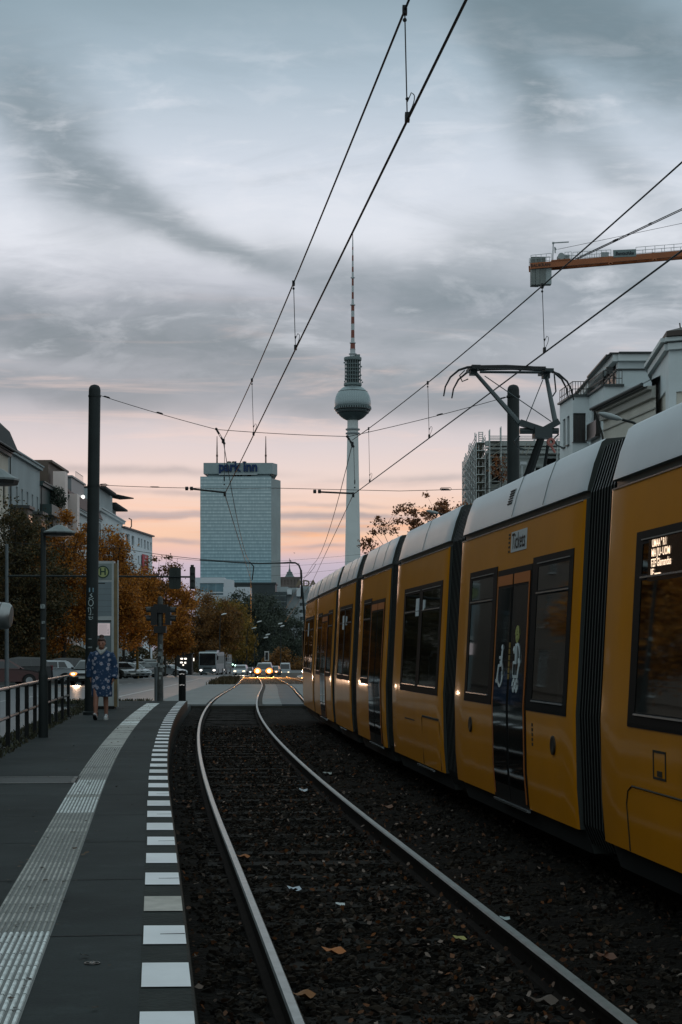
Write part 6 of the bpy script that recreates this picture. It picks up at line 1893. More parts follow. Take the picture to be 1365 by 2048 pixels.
# green signal lights by the dark trees
t = thing('traffic_light', 'two small green signal lamps glowing right of the coach', 'traffic light', tpos(468, 300)); b_ = Vector(t.location)
mb = MB(); mb.tube([(0, 0, 0), (0, 0, at(0, 1322, 300).z - b_.z)], .06, n=6); mb.box(at(466, 1330, 300) - b_ + Vector((0, .06, 0)), (.35, .06, 1.0)); mb.box(at(472, 1331, 300) - b_ + Vector((0, .06, 0)), (.35, .06, 1.0)); mb.build('post', [HEADM], t)
mb = MB(); mb.ell(at(466, 1329, 300) - b_, .12, nu=8, nv=6); mb.ell(at(471.5, 1331, 300) - b_, .15, nu=8, nv=6); mb.build('signal_lamp', [M('green_lamp', (.5, 1, .7), .3, emit=((.55, 1, .75), 5))], t)
# lit window strips at a kiosk behind the bollard
t = thing('kiosk', 'dark kiosk with small bright windows behind the black bollard', 'kiosk', tpos(365, 255)); b_ = Vector(t.location)
mb = MB(); p0, p1 = at(352, 1350, 255) - b_, at(384, 1308, 255) - b_; mb.bx(p0.x, p1.x, 0, 2.0, 0, p1.z, 0); mb.bx(p0.x - .2, p1.x + .2, -.3, 2.2, p1.z, p1.z + .15, 0); mb.build('wall', [M('kiosk_dark', (.015, .014, .012), .7)], t)
for x, y, w, h in ((364, 1317.5, 5, 3), (371.5, 1317.5, 5, 3), (363.5, 1325, 5, 3), (371, 1325.5, 3.5, 3.5), (367, 1330, 3, 2.5), (388, 1319, 2, 6)):
    c = at(x, y, 255) - b_; mb = MB(); mb.box(c + Vector((0, -.05, 0)), (w * .075, .06, h * .075)); mb.build('window', [M('lit_window', (1, .95, .85), .4, emit=((1, .9, .78), 1.6))], t)
# ------------------------------------------------------------------ buildings on the left
FX = -32.0
PLW = M('plaster_white', (.47, .5, .51), .8, noise=(.35, .1)); PLC = M('plaster_cream', (.52, .47, .4), .8, noise=(.3, .12)); PLG = M('plaster_grey', (.29, .325, .335), .8, noise=(.3, .12))
MANS = M('mansard_slate', (.017, .02, .021), .85, noise=(1.2, .3)); BRN = M('brown_cladding', (.11, .08, .062), .7, noise=(.6, .2)); PLP = M('plaster_pink_lit', (.72, .6, .56), .7, noise=(.4, .1))  # pier plaster has the pink light put into its colour
TEAL = M('balcony_teal', (.035, .06, .058), .5, noise=(1, .2))
UY = Vector((0, 1, 0))     # along a facade that faces +X (outward = u x z)
DK = M('recess_shade', (.01, .01, .01), .9)  # flat black for the shade inside empty wall openings


def yx(x, X=FX): return X * F / (x - PX)
def zy(y, Y): return CAMZ + (HY - y) * Y / F
GB = -2.0


def row_house(label, Y0, Y1, H, wallm, storeys, bays, win=(1.1, 1.7), X=FX, depth=14.0, roof=None, first=4.2, fh=3.3, group='houses along the left side of the street', name='town_house', ubay=None, top_gap=.5):
    """house with its street front at x = X between distances Y0 < Y1; returns (root, list of openings)"""
    t = thing(name, label, 'building', (X - depth / 2, (Y0 + Y1) / 2, GB), group=group)
    o = Vector(t.location); W = Y1 - Y0
    org = Vector((X, Y0, GB)) - o
    holes = []
    for s in range(storeys):
        zc_ = first + s * fh
        for b in range(bays):
            uc = W * (b + .5) / bays
            if zc_ + win[1] < H - GB - top_gap: holes.append((uc - win[0] / 2, uc + win[0] / 2, zc_, zc_ + win[1]))
    mb = MB(); wall(mb, org, UY, W, H - GB, holes, .2)
    # camera-facing gable, back and top
    x0, x1 = X - depth - o.x, X - o.x; y0, y1 = Y0 - o.y, Y1 - o.y; h = H - GB
    mb.quad((x0, y0, 0), (x1, y0, 0), (x1, y0, h), (x0, y0, h)); mb.quad((x1, y1, 0), (x0, y1, 0), (x0, y1, h), (x1, y1, h))
    mb.quad((x0, y1, 0), (x0, y0, 0), (x0, y0, h), (x0, y1, h)); mb.quad((x0, y0, h), (x1, y0, h), (x1, y1, h), (x0, y1, h))
    mb.build('wall', [wallm], t)
    for hh in holes: window(t, org, UY, hh, .2, [DARK_F if wallm is PLC else WHITE_F, GLASS], bars=(2, 1), fr=.06)
    mb = MB(); mb.bx(x1, x1 + .35, y0, y1, h - .35, h - .02); mb.bx(x1, x1 + .5, y0, y1, h - .02, h + .12)
    mb.build('cornice', [wallm if wallm is not PLC else DARK_F], t)
    mb = MB(); mb.bx(x1, x1 + .14, y0, y1, 3.6, 3.75); mb.build('string_course', [wallm], t)
    mb = MB(); mb.tube([(x1 + .12, y0 + .4, 0), (x1 + .12, y0 + .4, h - .4)], .06, n=8); mb.build('downpipe', [DARK_F], t)
    return t, o, (x0, x1, y0, y1, h)


def mansard(t, x0, x1, y0, y1, h, rh, inset=2.2, m=None, over=.45):
    mb = MB()
    a = [(x0, y0), (x1 + over, y0), (x1 + over, y1), (x0, y1)]
    lv = [[(p[0], p[1], h + .13) for p in a]]
    for f, dz in ((.25, .55), (.6, .86), (1.0, 1.0)): lv.append([(x0, y0, h + .13 + rh * dz), (x1 + over - inset * f, y0, h + .13 + rh * dz), (x1 + over - inset * f, y1, h + .13 + rh * dz), (x0, y1, h + .13 + rh * dz)])
    vs = sum(lv, [])
    mb.add(vs, [(i * 4 + j, i * 4 + (j + 1) % 4, (i + 1) * 4 + (j + 1) % 4, (i + 1) * 4 + j) for i in range(3) for j in range(4)] + [(12, 13, 14, 15)])
    return mb.build('roof', [m or MANS], t)


def balcony(t, x1, yc, z, w, d=1.3, m=None, rail=True):
    mb = MB(); mb.bx(x1, x1 + d, yc - w / 2, yc + w / 2, z - .12, z + .05)
    if m: mb.bx(x1 + d - .06, x1 + d, yc - w / 2, yc + w / 2, z + .05, z + 1.0); mb.bx(x1, x1 + d - .06, yc - w / 2, yc - w / 2 + .05, z + .05, z + 1.0); mb.bx(x1, x1 + d - .06, yc + w / 2 - .05, yc + w / 2, z + .05, z + 1.0)
    else:
        for q in np.arange(-w / 2, w / 2 + .01, .14): mb.bx(x1 + d - .04, x1 + d - .02, yc + q - .01, yc + q + .01, z + .05, z + 1.0)
        mb.bx(x1 + d - .06, x1 + d, yc - w / 2, yc + w / 2, z + 1.0, z + 1.05)
    return mb.build('balcony', [m or DARK_F], t)


# houses outside the frame, mirrored in the tram
for Ya, Yb, m_, lab in ((-40, 18, BRN, 'brown house beside the camera, outside the frame on the left'), (18.02, 78, TEAL, 'dark teal house outside the frame on the left'), (78.02, 139.98, BRN, 'brown house just outside the left frame edge')):
    t, o, (x0, x1, y0, y1, h) = row_house(lab, Ya, Yb, 21, m_, 4, 7, win=(1.4, 2.1), first=4.0, fh=3.6)
    mansard(t, x0, x1, y0, y1, h, 3.4, 3.2)
# 1: cream house with dark mansard, nearest
Ya, Yb = 140, yx(17)
t, o, (x0, x1, y0, y1, h) = row_house('cream old house with dark curved roof at the left frame edge', Ya, Yb, zy(895, Yb) - .6, PLC, 5, 6, win=(1.2, 2.0), first=4.0, fh=3.4)
mansard(t, x0, x1, y0, y1, h, 3.6, 3.4, over=1.0)
mb = MB(); mb.tube([(x1 + 1.25, y0, h - .1), (x1 + 1.25, y1, h - .1)], .1, n=8); mb.build('gutter', [DARK_F], t)
for yy_ in (y0 + 5, y0 + 13): balcony(t, x1, yy_, 10.6, 3.0)
# 2: pale grey white facade with bays
Ya, Yb = Yb + .02, yx(80)
H2 = zy(905, yx(30))
t, o, (x0, x1, y0, y1, h) = row_house('pale grey house with narrow windows and projecting bays left of the lamp', Ya, Yb, H2, PLG, 5, 6, win=(.95, 2.2), first=3.8, fh=3.45, top_gap=1.2)
for yc in (y0 + 3.2, y0 + 10.5):
    mb = MB(); mb.prism([(x1, yc - 1.8), (x1 + 1.5, yc - 1.3), (x1 + 1.5, yc + 1.3), (x1, yc + 1.8)], 4.0, h - 5.6); mb.prism([(x1, yc - 2.0), (x1 + 1.75, yc - 1.5), (x1 + 1.75, yc + 1.5), (x1, yc + 2.0)], h - 5.6, h - 5.3, 1)
    mb.build('bay', [BRN, DARK_F], t)
    mb = MB(); mb.box((x1 + 1.53, yc, h - 7.2), (.05, 1.9, 2.0)); mb.box((x1 + 1.53, yc, h - 10.8), (.05, 1.9, 2.0)); mb.build('bay_window', [M('rosy_glass', (.3, .22, .2), .08, .6)], t)
# 3: set back house with cream top floor, balconies, pale piers, brown attic
Ya, Yb = Yb + .02, yx(140)
H3 = zy(985, yx(118))
t, o, (x0, x1, y0, y1, h) = row_house('modern house with dark balconies between pale pink-lit piers', Ya, Yb, H3, TEAL, 5, 6, win=(1.6, 2.2), first=3.4, fh=3.3)
for x in (109, 134):
    yp_ = yx(x) - o.y; mb = MB(); mb.bx(x1 + .02, x1 + 1.35, yp_ - .9, yp_ + .9, 0, h + (2.0 if x == 109 else .3)); mb.build('pier', [PLP], t)
for z in (h - 3.3, h - 6.6, h - 10): balcony(t, x1, yx(93) - o.y, z, 7.0, 1.2, TEAL); balcony(t, x1, yx(122) - o.y, z, 5.2, 1.0, TEAL)
mb = MB(); mb.bx(x0, x1 - .5, yx(106) - o.y, y1, h + .13, h + 3.0); mb.bx(x0, x1 - .1, yx(106) - o.y, y1, h + 3.0, h + 3.25); mb.build('attic', [BRN], t)
mb = MB(); ztop = zy(897, yx(52)) - GB; ya_ = yx(48) - o.y; yb_ = yx(106) - o.y
mb.bx(x0, x1 - 2.0, ya_, yb_, h - .5, ztop, 0); mb.bx(x0, x1 - 1.8, ya_ - .1, yb_ + .1, ztop, ztop + .22, 1); mb.build('top_floor', [PLC, MANS], t)
for q in (yx(90), yx(97)):
    mb = MB(); mb.box((x1 - 1.97, q - o.y, h + 1.0), (.06, 1.2, 2.0)); mb.build('window', [GLASS], t)
mb = MB(); mb.box((x1 - 4, yx(66) - o.y, ztop + .6), (.7, .9, 1.2)); mb.box((x1 - 4, yx(69) - o.y, ztop + .5), (.6, .7, 1.0)); mb.build('chimney', [BRN], t)
tree('wispy young tree growing on the roof terrace of the left houses', Vector((FX - 6, yx(46), zy(897, yx(50)))), 4.3, [(0, 0, 2.6, .5, .5, 1.6)], 'olive', 301, n_clump=24, n_leaf=420, leaf=.22, clump_r=.3, trunk_r=.05, name='roof_tree')
tree('dark shrub on the balcony of the modern house', Vector((FX + .6, yx(103), H3 - 3.0)), 3.0, [(0, 0, 1.8, .9, .9, 1.2)], 'green', 311, n_clump=24, n_leaf=900, leaf=.25, clump_r=.5, trunk_r=.06, name='balcony_shrub', cat='shrub')
# 4: white facade with brown tiled roof and grey dormer
Ya, Yb = Yb + .02, yx(198)
H4 = zy(1003, yx(160)) - 1.2
t, o, (x0, x1, y0, y1, h) = row_house('white house with brown tiled roof left of the dark pole', Ya, Yb, H4, PLW, 5, 10, win=(1.1, 2.1), first=3.6, fh=3.4)
mansard(t, x0, x1, y0, y1, h, 3.1, 3.2, M('brown_tiles', (.1, .05, .042), .7, noise=(2, .2)), over=.6)
mb = MB(); mb.bx(x0, x1 - .6, yx(153) - o.y, yx(178) - o.y, h + .8, h + 3.9); mb.bx(x0, x1 - .4, yx(152) - o.y, yx(179) - o.y, h + 3.9, h + 4.1)
for q in np.linspace(yx(166) - o.y, yx(180) - o.y, 8): mb.bx(x1 - .9, x1 - .86, q, q + .04, h + 4.1, h + 5.1)
mb.bx(x1 - .9, x1 - .86, yx(166) - o.y, yx(180) - o.y, h + 5.1, h + 5.16); mb.build('dormer', [M('zinc', (.2, .22, .23), .5, .3)], t)
mb = MB(); mb.ell((x1 - .35, yx(172) - o.y, h + 2.2), .25); mb.build('wall_lamp', [M('lamp_white_lit', (1, 1, 1), .4, emit=((1, .97, .9), 1.5))], t)
# 5: white house with dark roof terraces and small balconies
Ya, Yb = Yb + .02, yx(246)
H5 = zy(1030, yx(222))
t, o, (x0, x1, y0, y1, h) = row_house('white house with dark roof edge and corner balconies right of the dark pole', Ya, Yb, H5, PLW, 5, 8, win=(1.2, 2.2), first=3.6, fh=3.5)
mb = MB(); mb.bx(x0, x1 + .1, y0, y1 - 12, h + .13, h + 2.6, 0); mb.bx(x0, x1 + .9, y0, y1 - 14, h + 2.6, h + 2.9, 1); mb.bx(x0, x1 - 1, y1 - 11, y1, h + .13, h + 1.6, 0); mb.bx(x0, x1 + .6, y1 - 12, y1 + 1.0, h + 1.6, h + 1.85, 1)
mb.bar((x1 - 2, y1 - 14, h + 3.1), (x1 + 1.6, y1 - 8, h + 2.7), 2.5, .15, 1)
mb.build('attic', [PLG, MANS], t)
for yy_, z in ((y1 - 2.2, h - 4.4), (y1 - 2.2, h - 8), (y0 + 4, h - 4.4), (y0 + 4, h - 8)): balcony(t, x1, yy_, z, 3.4, 1.2, PLW)
mb = MB(); mb.tube([(x1 + .8, y1 + .6, h + .6), (x1 + 1.2, y1 + .6, h + .4), (x1 + 1.2, y1 + .6, h - .6), (x1 + .5, y1 + .6, h - 1.4)], .09, n=8); mb.build('gutter', [BRN], t)
# 6: plain white house with flat roof and red banner
c0, c1 = at(246, 1052, 231), at(305, 1074, 250)
hz = (c0.z + c1.z) / 2
u = Vector((c1.x - c0.x, c1.y - c0.y, 0)); W = u.length; u.normalize()
t = thing('town_house', 'plain white house with flat roof and a red banner, farthest of the left row', 'building', (c0.x, c0.y, GB), group='houses along the left side of the street')
nrm = u.cross(Vector((0, 0, 1)))
H6 = at(305, 1074, 250).z - GB
holes = []
for xs_, ys__ in (((251, 259), (1068, 1086)), ((263, 268), (1072, 1091)), ((275.5, 279), (1076, 1094)), ((281, 284), (1078, 1096)), ((287.5, 291), (1080, 1098)), ((294, 297.5), (1083, 1100)), ((301, 303.5), (1085, 1101)), ((275, 278), (1112, 1130)), ((295, 297), (1118, 1135)), ((262, 266), (1110, 1128))):
    f = [(x - 246) / (305 - 246) * W for x in xs_]; Ym_ = 250 - 19 * (305 - (xs_[0] + xs_[1]) / 2) / 59
    holes.append((min(f), max(f), zy(ys__[1], Ym_) - GB, zy(ys__[0], Ym_) - GB))
mb = MB(); wall(mb, (0, 0, 0), u, W, H6, holes, .25)
bk = -nrm * 14
for p, q in ((u * W, u * W + bk), (u * W + bk, bk), (bk, Vector((0, 0, 0)))): mb.quad(p, q, q + Vector((0, 0, H6)), p + Vector((0, 0, H6)))
mb.quad(Vector((0, 0, H6)), u * W + Vector((0, 0, H6)), u * W + bk + Vector((0, 0, H6)), bk + Vector((0, 0, H6)))
mb.build('wall', [M('plaster_bluewhite', (.62, .67, .71), .8, noise=(.3, .06))], t)
for hh in holes: window(t, (0, 0, 0), u, hh, .25, [WHITE_F, GLASS], fr=.08, sill=False)
mb = MB(); mb.bar(Vector((0, 0, H6 + .1)) + nrm * .1 - u * .1, u * (W + .1) + Vector((0, 0, H6 + .1)) + nrm * .1, .5, .2); mb.build('roof_edge', [DARK_F], t)
f0, f1 = [(x - 246) / 59 * W for x in (281.5, 293)]
z0_, z1_ = zy(1146, 245) - GB, zy(1110, 245) - GB
mb = MB(); mb.xf = frame(u * f0 + nrm * .2, u, (0, 0, 1), nrm); w_ = f1 - f0
mb.box((w_ / 2, (z0_ + z1_) / 2, 0), (w_, z1_ - z0_, .08))
me = text_mesh('idee tanz', w_ * .38, 0); xf_ = Matrix(((0, -1, 0, w_ * .78), (1, 0, 0, (z0_ + z1_) / 2 - .2), (0, 0, 1, .05), (0, 0, 0, 1)))
bpy.data.meshes.remove(me)
me = text_mesh('itadt', w_ * .55, 0); xf_ = Matrix(((0, -1, 0, w_ * .5), (1, 0, 0, z0_ + (z1_ - z0_) * .3), (0, 0, 1, .05), (0, 0, 0, 1)))
mb.mesh(me, xf_, 1); bpy.data.meshes.remove(me)
mb.bx(w_ * .55, w_ * .78, z0_ + (z1_ - z0_) * .5, z1_ - .5, .045, .05, 1) if False else None
mb.build('banner', [M('banner_red', (.42, .02, .04), .6, noise=(.8, .12)), M('banner_white', (.42, .36, .36), .6)], t)['label'] = 'hanging red banner with white lettering'
# shop fronts at street level under the trees
for x, Y in ((48, 152), (58, 156), (125, 205), (137, 212), (145, 218)):
    pass
for i, (x, y, w, h, Y) in enumerate(((48, 1290, 9, 15, 150), (60, 1288, 9, 16, 150), (128, 1288, 6, 22, 205), (139, 1286, 7, 26, 205), (150, 1286, 6, 26, 205))):
    c = Vector((FX + .06, yx(x), 0)); z = zy(y, yx(x)); k = yx(x) / F
t = thing('notice_board', 'two pale boards standing under the orange tree right of the stop column', 'board', tpos(247, 176)); b_ = Vector(t.location)
for x0_, x1_, ya_, yb_ in ((238, 244.5, 1297, 1313), (250.5, 257, 1294, 1312)):
    mb = MB(); p, q = at(x0_, yb_, 176) - b_, at(x1_, ya_, 176) - b_; mb.bx(p.x, q.x, -.04, .04, p.z, q.z); mb.build('panel', [M('board_pale', (.36, .4, .41), .5)], t)
    mb = MB(); mb.bx(p.x, p.x + .06, .0, .06, 0, p.z); mb.bx(q.x - .06, q.x, 0, .06, 0, p.z); mb.build('leg', [POLE], t)

# ------------------------------------------------------------------ hotel tower
YH = 1150.0
p0, p1 = at(401, 953, YH), at(543, 953, YH)
ps = at(560, 953, YH)
hw_, hh = p1.x - p0.x, p0.z + 3
hd_ = 58.0
ht = thing('hotel', 'tall blue glass hotel slab with park inn lettering on the roof', 'building', ((p0.x + p1.x) / 2, YH, -3))
b_ = Vector(ht.location)
GF = bpy.data.materials.new('curtain_wall'); GF.use_nodes = True; E.nt = GF.node_tree; bs_ = GF.node_tree.nodes['Principled BSDF']
tc = nd('ShaderNodeTexCoord'); sp_ = nd('ShaderNodeSeparateXYZ'); E.nt.links.new(tc.outputs['Object'], sp_.inputs[0])
xx, yy2, z2 = (E(sp_.outputs[i]) for i in range(3))
NB, NF = 46, 32
fx = (xx + yy2 * 1.0 + 500) * (NB / hw_); fz = (hh - z2) * (NF / (hh - (at(0, 1168, YH).z + 3))) + 60
gx, gz = fx.fr(), fz.fr()
mull = (gx - .5).ab().gt(.43); slab = (gz - .5).ab().gt(.40)
wn = nd('ShaderNodeTexWhiteNoise', noise_dimensions='2D'); cb = nd('ShaderNodeCombineXYZ')
E.nt.links.new(fx.fl().s, cb.inputs[0]); E.nt.links.new(fz.fl().s, cb.inputs[1]); E.nt.links.new(cb.outputs[0], wn.inputs['Vector'])
rnd_ = E(wn.outputs['Value'])
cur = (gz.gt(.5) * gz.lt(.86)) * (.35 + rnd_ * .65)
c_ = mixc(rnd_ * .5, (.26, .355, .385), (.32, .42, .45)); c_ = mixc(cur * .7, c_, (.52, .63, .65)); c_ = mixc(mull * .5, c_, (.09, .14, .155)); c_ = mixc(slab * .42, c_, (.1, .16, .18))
sky_tint = mixc(z2.sm(45, 105), (.76, .92, .98), (1.08, 1.04, 1.02))  # sky reflection put into the glass colour, paler with height
mm_ = nd('ShaderNodeMix', data_type='RGBA', blend_type='MULTIPLY'); mm_.inputs[0].default_value = 1; E.nt.links.new(c_.s, mm_.inputs[6]); E.nt.links.new(sky_tint.s, mm_.inputs[7])
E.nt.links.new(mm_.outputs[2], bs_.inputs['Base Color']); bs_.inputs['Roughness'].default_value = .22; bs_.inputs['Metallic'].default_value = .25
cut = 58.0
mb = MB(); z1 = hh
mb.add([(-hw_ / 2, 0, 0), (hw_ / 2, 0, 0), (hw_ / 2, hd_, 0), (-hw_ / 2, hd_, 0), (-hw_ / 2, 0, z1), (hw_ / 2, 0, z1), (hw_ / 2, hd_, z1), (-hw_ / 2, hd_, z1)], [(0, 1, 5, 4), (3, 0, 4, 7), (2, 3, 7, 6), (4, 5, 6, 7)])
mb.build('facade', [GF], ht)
# narrow right flank, a blunt wing that recedes to the right
fw = ps.x - p1.x
mb = MB(); a, b = (hw_ / 2 + .02, 0.0), (hw_ / 2 + fw, 16.0)
mb.prism([a, b, (a[0], 40)], 0, z1 - 1.2)
mb.build('flank', [M('hotel_flank', (.22, .28, .285), .5, noise=(.08, .15))], ht)
q0, q1 = at(407, 925, YH) - b_, at(545, 947, YH) - b_
q2 = at(554, 947, YH).x - b_.x
mb = MB(); mb.bx(q0.x + 3, q1.x - 2, 4, 30, z1, q1.z, 1)
mb.prism([(q0.x, 2), (q1.x, 2), (q2, 10), (q1.x, 40), (q0.x + 2, 40)], q1.z, q0.z, 0); mb.build('roof_block', [M('hotel_block', (.24, .3, .31), .5, noise=(.1, .12)), M('hotel_setback', (.2, .26, .275), .5)], ht)
for x in (470, 476, 482, 496, 500):
    c = at(x, 950, YH) - b_; mb = MB(); mb.box((c.x, 3.95, c.z), (1.4, .1, 1.9)); mb.build('window', [BLACK], ht)
NAVY = M('letter_navy', (.012, .032, .1), .6, spec=.2)
lx0, lx1 = at(438, 935, YH).x - b_.x, at(515, 935, YH).x - b_.x
me = text_mesh('park inn', 9.2, .35, bold=.3); wd = max(v.co.x for v in me.vertices) - min(v.co.x for v in me.vertices)
sc_ = (lx1 - lx0) / wd
mb = MB(); cz_ = (at(0, 933.5, YH) - b_).z
xf = frame(((lx0 + lx1) / 2, 1.2, cz_), (sc_, 0, 0), (0, 0, 1), (0, -1, 0)); mb.mesh(me, xf); bpy.data.meshes.remove(me)
mb.build('letters', [NAVY], ht)['label'] = 'navy roof lettering reading park inn'
mb = MB(); mb.bx(lx0, lx1, .8, 1.6, cz_ - 5.3, cz_ - 4.6); mb.build('letter_rail', [M('letter_rail_pale', (.4, .43, .44), .6)], ht)
for x, yt in ((432, 868), (530.5, 868)):
    c, c2 = at(x, 925, YH) - b_, at(x, yt, YH) - b_
    mb = MB(); mb.tube([(c.x, 12, c.z), (c.x, 12, c.z + (c2.z - c.z) * .55), (c2.x, 12, c2.z)], [.55, .42, .22], n=8); mb.box((c.x, 12, c.z + 6), (1.3, 1.3, 1.2)); mb.build('antenna', [M('antenna_rust', (.1, .05, .035), .6)], ht)
for x, w in ((457, 1.6), (466, 1.2), (488, 1.4)):
    c = at(x, 924, YH) - b_; mb = MB(); mb.lathe([(w, 0), (w, 1.3), (0, 1.7)], c=(c.x, 8, c.z - .2), n=10); mb.build('roof_vent', [BRN], ht)
# black plinth building
p, q = at(463, 1190, 1100), at(551, 1168, 1100)
t = thing('plinth_building', 'long black flat block under the hotel facade', 'building', ((p.x + q.x) / 2, 1100, -3)); b_ = Vector(t.location)
mb = MB(); mb.bx(p.x - b_.x, q.x - b_.x, 0, 30, 0, q.z + 3); mb.bx(p.x - b_.x - .6, q.x - b_.x + .6, -.6, 30, q.z + 3, q.z + 4); mb.build('wall', [M('black_cladding', (.016, .026, .028), .5, noise=(.05, .3))], t)

# white office blocks in front of the hotel
def office(label, Y, x0, x1, yt, depth, wallm, glass, extra=None, zt=None):
    p, q = at(x0, yt, Y), at(x1, yt, Y)
    t = thing('office_block', label, 'building', ((p.x + q.x) / 2, Y, -3), group='white office blocks before the hotel'); b = Vector(t.location)
    W = q.x - p.x; H = p.z + 3; org = Vector((p.x, Y, -3)) - b
    holes = []
    for gx0, gx1, gy0, gy1 in glass: holes.append(((gx0 - x0) * Y / F, (gx1 - x0) * Y / F, zy(gy1, Y) + 3, zy(gy0, Y) + 3))
    mb = MB(); wall(mb, org, Vector((1, 0, 0)), W, H, holes, .8)
    x0_, x1_ = org.x, org.x + W
    mb.quad((x1_, 0, 0), (x1_, depth, 0), (x1_, depth, H), (x1_, 0, H)); mb.quad((x0_, depth, 0), (x0_, 0, 0), (x0_, 0, H), (x0_, depth, H)); mb.quad((x0_, 0, H), (x1_, 0, H), (x1_, depth, H), (x0_, depth, H))
    mb.build('wall', [wallm], t)
    for hh_ in holes: window(t, org, Vector((1, 0, 0)), hh_, .8, [M('office_frame', (.3, .34, .36), .5), M('office_glass', (.08, .15, .18), .1, .3, noise=(.25, .35))], bars=(max(1, int((hh_[1] - hh_[0]) / 3)), 1), fr=.12, sill=False)
    return t, b, org, W, H
OW = M('office_white', (.5, .53, .56), .7, noise=(.1, .06))
t, b, org, W, H = office('white office block with wide blue window band left of the hotel foot', 700, 390, 449, 1155, 16, OW, [(400, 448, 1166, 1184), (420, 447, 1186, 1190)])
mb = MB(); Hh = at(463, 1158, 700).z + 3; mb.prism([(org.x + W + .02, 0), (at(463, 1158, 700).x - b.x, 8), (at(463, 1158, 700).x - b.x, 20), (org.x + W + .02, 20)], 0, Hh); mb.build('side_wing', [OW], t)
t, b, org, W, H = office('lower white block with windows right of the first white block', 680, 447, 500, 1174, 16, OW, [(448, 452, 1200, 1208), (456, 460, 1201, 1210), (463, 467, 1203, 1212)])
t, b, org, W, H = office('low pale block between the white office and the tree tops', 660, 425, 470, 1192, 14, M('office_grey', (.36, .39, .41), .7), [(441, 447, 1200, 1214), (452, 457, 1202, 1216)])

# town hall with domed roof behind
Yt_ = 1900.0
t = thing('town_hall', 'brown old building with domed roof and flag spire right of the hotel', 'building', (at(580, 1200, Yt_).x, Yt_, -3)); b_ = Vector(t.location)
def rr2(x, y): q = at(x, y, Yt_) - b_; return q
SND = M('brown_stone', (.13, .105, .095), .8, noise=(.06, .25)); CUP = M('dome_copper', (.1, .13, .13), .6)
p, q = rr2(561, 1190), rr2(600, 1156)
holes = [((i + .22) * (q.x - p.x) / 6, (i + .72) * (q.x - p.x) / 6, q.z - 8, q.z - 2.2) for i in range(6)] + [((i + .22) * (q.x - p.x) / 6, (i + .72) * (q.x - p.x) / 6, q.z - 17, q.z - 10) for i in range(6)]
mb = MB(); wall(mb, (p.x, -8, 0), Vector((1, 0, 0)), q.x - p.x, q.z, holes, 1.0); mb.bx(p.x, q.x, -6.9, 14, 0, q.z - .1); mb.bx(p.x - .8, q.x + .8, -8.6, 14, q.z, q.z + .9); mb.build('wall', [SND], t)
mb = MB(); c = rr2(579.5, 1156); k = Yt_ / F
mb.lathe([(12 * k, 0), (11.3 * k, 1.0 * k), (8 * k, 4.5 * k), (6 * k, 9 * k), (5.4 * k, 10 * k)], c=(c.x, 2, c.z), n=8); mb.lathe([(5.6 * k, 10 * k), (5.6 * k, 12 * k), (2.6 * k, 13 * k), (2.4 * k, 15 * k), (1.2 * k, 19 * k), (.5 * k, 28 * k), (0.1, 31 * k)], c=(c.x, 2, c.z), n=10); mb.build('dome', [CUP], t)
mb = MB(); mb.tube([(c.x, 2, c.z + 28 * k), (c.x, 2, c.z + 40 * k)], .25, n=6); mb.add([(c.x + .2, 2, c.z + 38 * k), (c.x + 3.6 * k, 2.6, c.z + 34 * k), (c.x + 3.9 * k, 2.2, c.z + 30.5 * k), (c.x + .2, 2, c.z + 34.5 * k)], [(0, 1, 2, 3)]); mb.build('flag', [M('flag_grey', (.2, .15, .15), .7)], t)

# rooftop letters and curved concrete building
Yk_ = 640.0
t = thing('curved_office', 'grey curved building with white window bands beside the tram end', 'building', (at(590, 1200, Yk_).x, Yk_, -3)); b_ = Vector(t.location)
def rk(x, y): return at(x, y, Yk_) - b_
BAND = M('band_pale', (.44, .48, .5), .7, noise=(.1, .1)); BG = M('band_glass', (.09, .125, .135), .15, .2, noise=(.3, .5)); 
k = Yk_ / F
cxa = rk(640, 1200).x; R0 = 90 * k
def arcp(r, a0=150, a1=285, n=22): return [(cxa + r * math.cos(R(a0 + (a1 - a0) * i / n)), 6 + R0 + r * math.sin(R(a0 + (a1 - a0) * i / n))) for i in range(n + 1)]
ylv = [1197, 1211, 1225, 1240, 1255, 1270, 1290]
mbw, mbg = MB(), MB()
for i, y in enumerate(ylv):
    z1 = rk(0, y).z; zb = z1 - 7.5 * k; z0 = rk(0, ylv[i + 1]).z if i + 1 < len(ylv) else 0
    for mb_, r, za, zb2 in ((mbw, R0, zb, z1), (mbg, R0 - .5, z0, zb)):
        p_ = arcp(r); n = len(p_)
        mb_.add([(x, y_, za) for x, y_ in p_] + [(x, y_, zb2) for x, y_ in p_], [(j, j + 1, n + j + 1, n + j) for j in range(n - 1)])
        mb_.add([(x, y_, zb2) for x, y_ in p_] + [(cxa, 6 + R0, zb2)], [(j, j + 1, n) for j in range(n - 1)])
mbw.build('parapet_band', [BAND], t); mbg.build('window_band', [BG], t)
mb = MB()
for x0_, x1_, y0_, y1_ in ((553, 575, 1205, 1172), (575, 603, 1196, 1174), (600, 640, 1197, 1171)):
    p, q = rk(x0_, y0_), rk(x1_, y1_); mb.bx(p.x, q.x, 8, 30, 0, q.z)
mb.build('upper_storey', [M('upper_grey', (.26, .29, .3), .7, noise=(.15, .2))], t)
for x0_, x1_, y0_, y1_ in ((574, 583, 1188, 1178), (593, 601, 1192, 1175), (618, 628, 1181, 1173)):
    mb = MB(); p, q = rk(x0_, y0_), rk(x1_, y1_); mb.bx(p.x, q.x, 4, 7.9, p.z, q.z); mb.build('roof_box', [M('roof_box_white', (.5, .54, .56), .6)], t)
mb = MB(); p, q = rk(548, 1300), rk(573, 1183); mb.bx(p.x, q.x, 3, 12, 0, q.z)
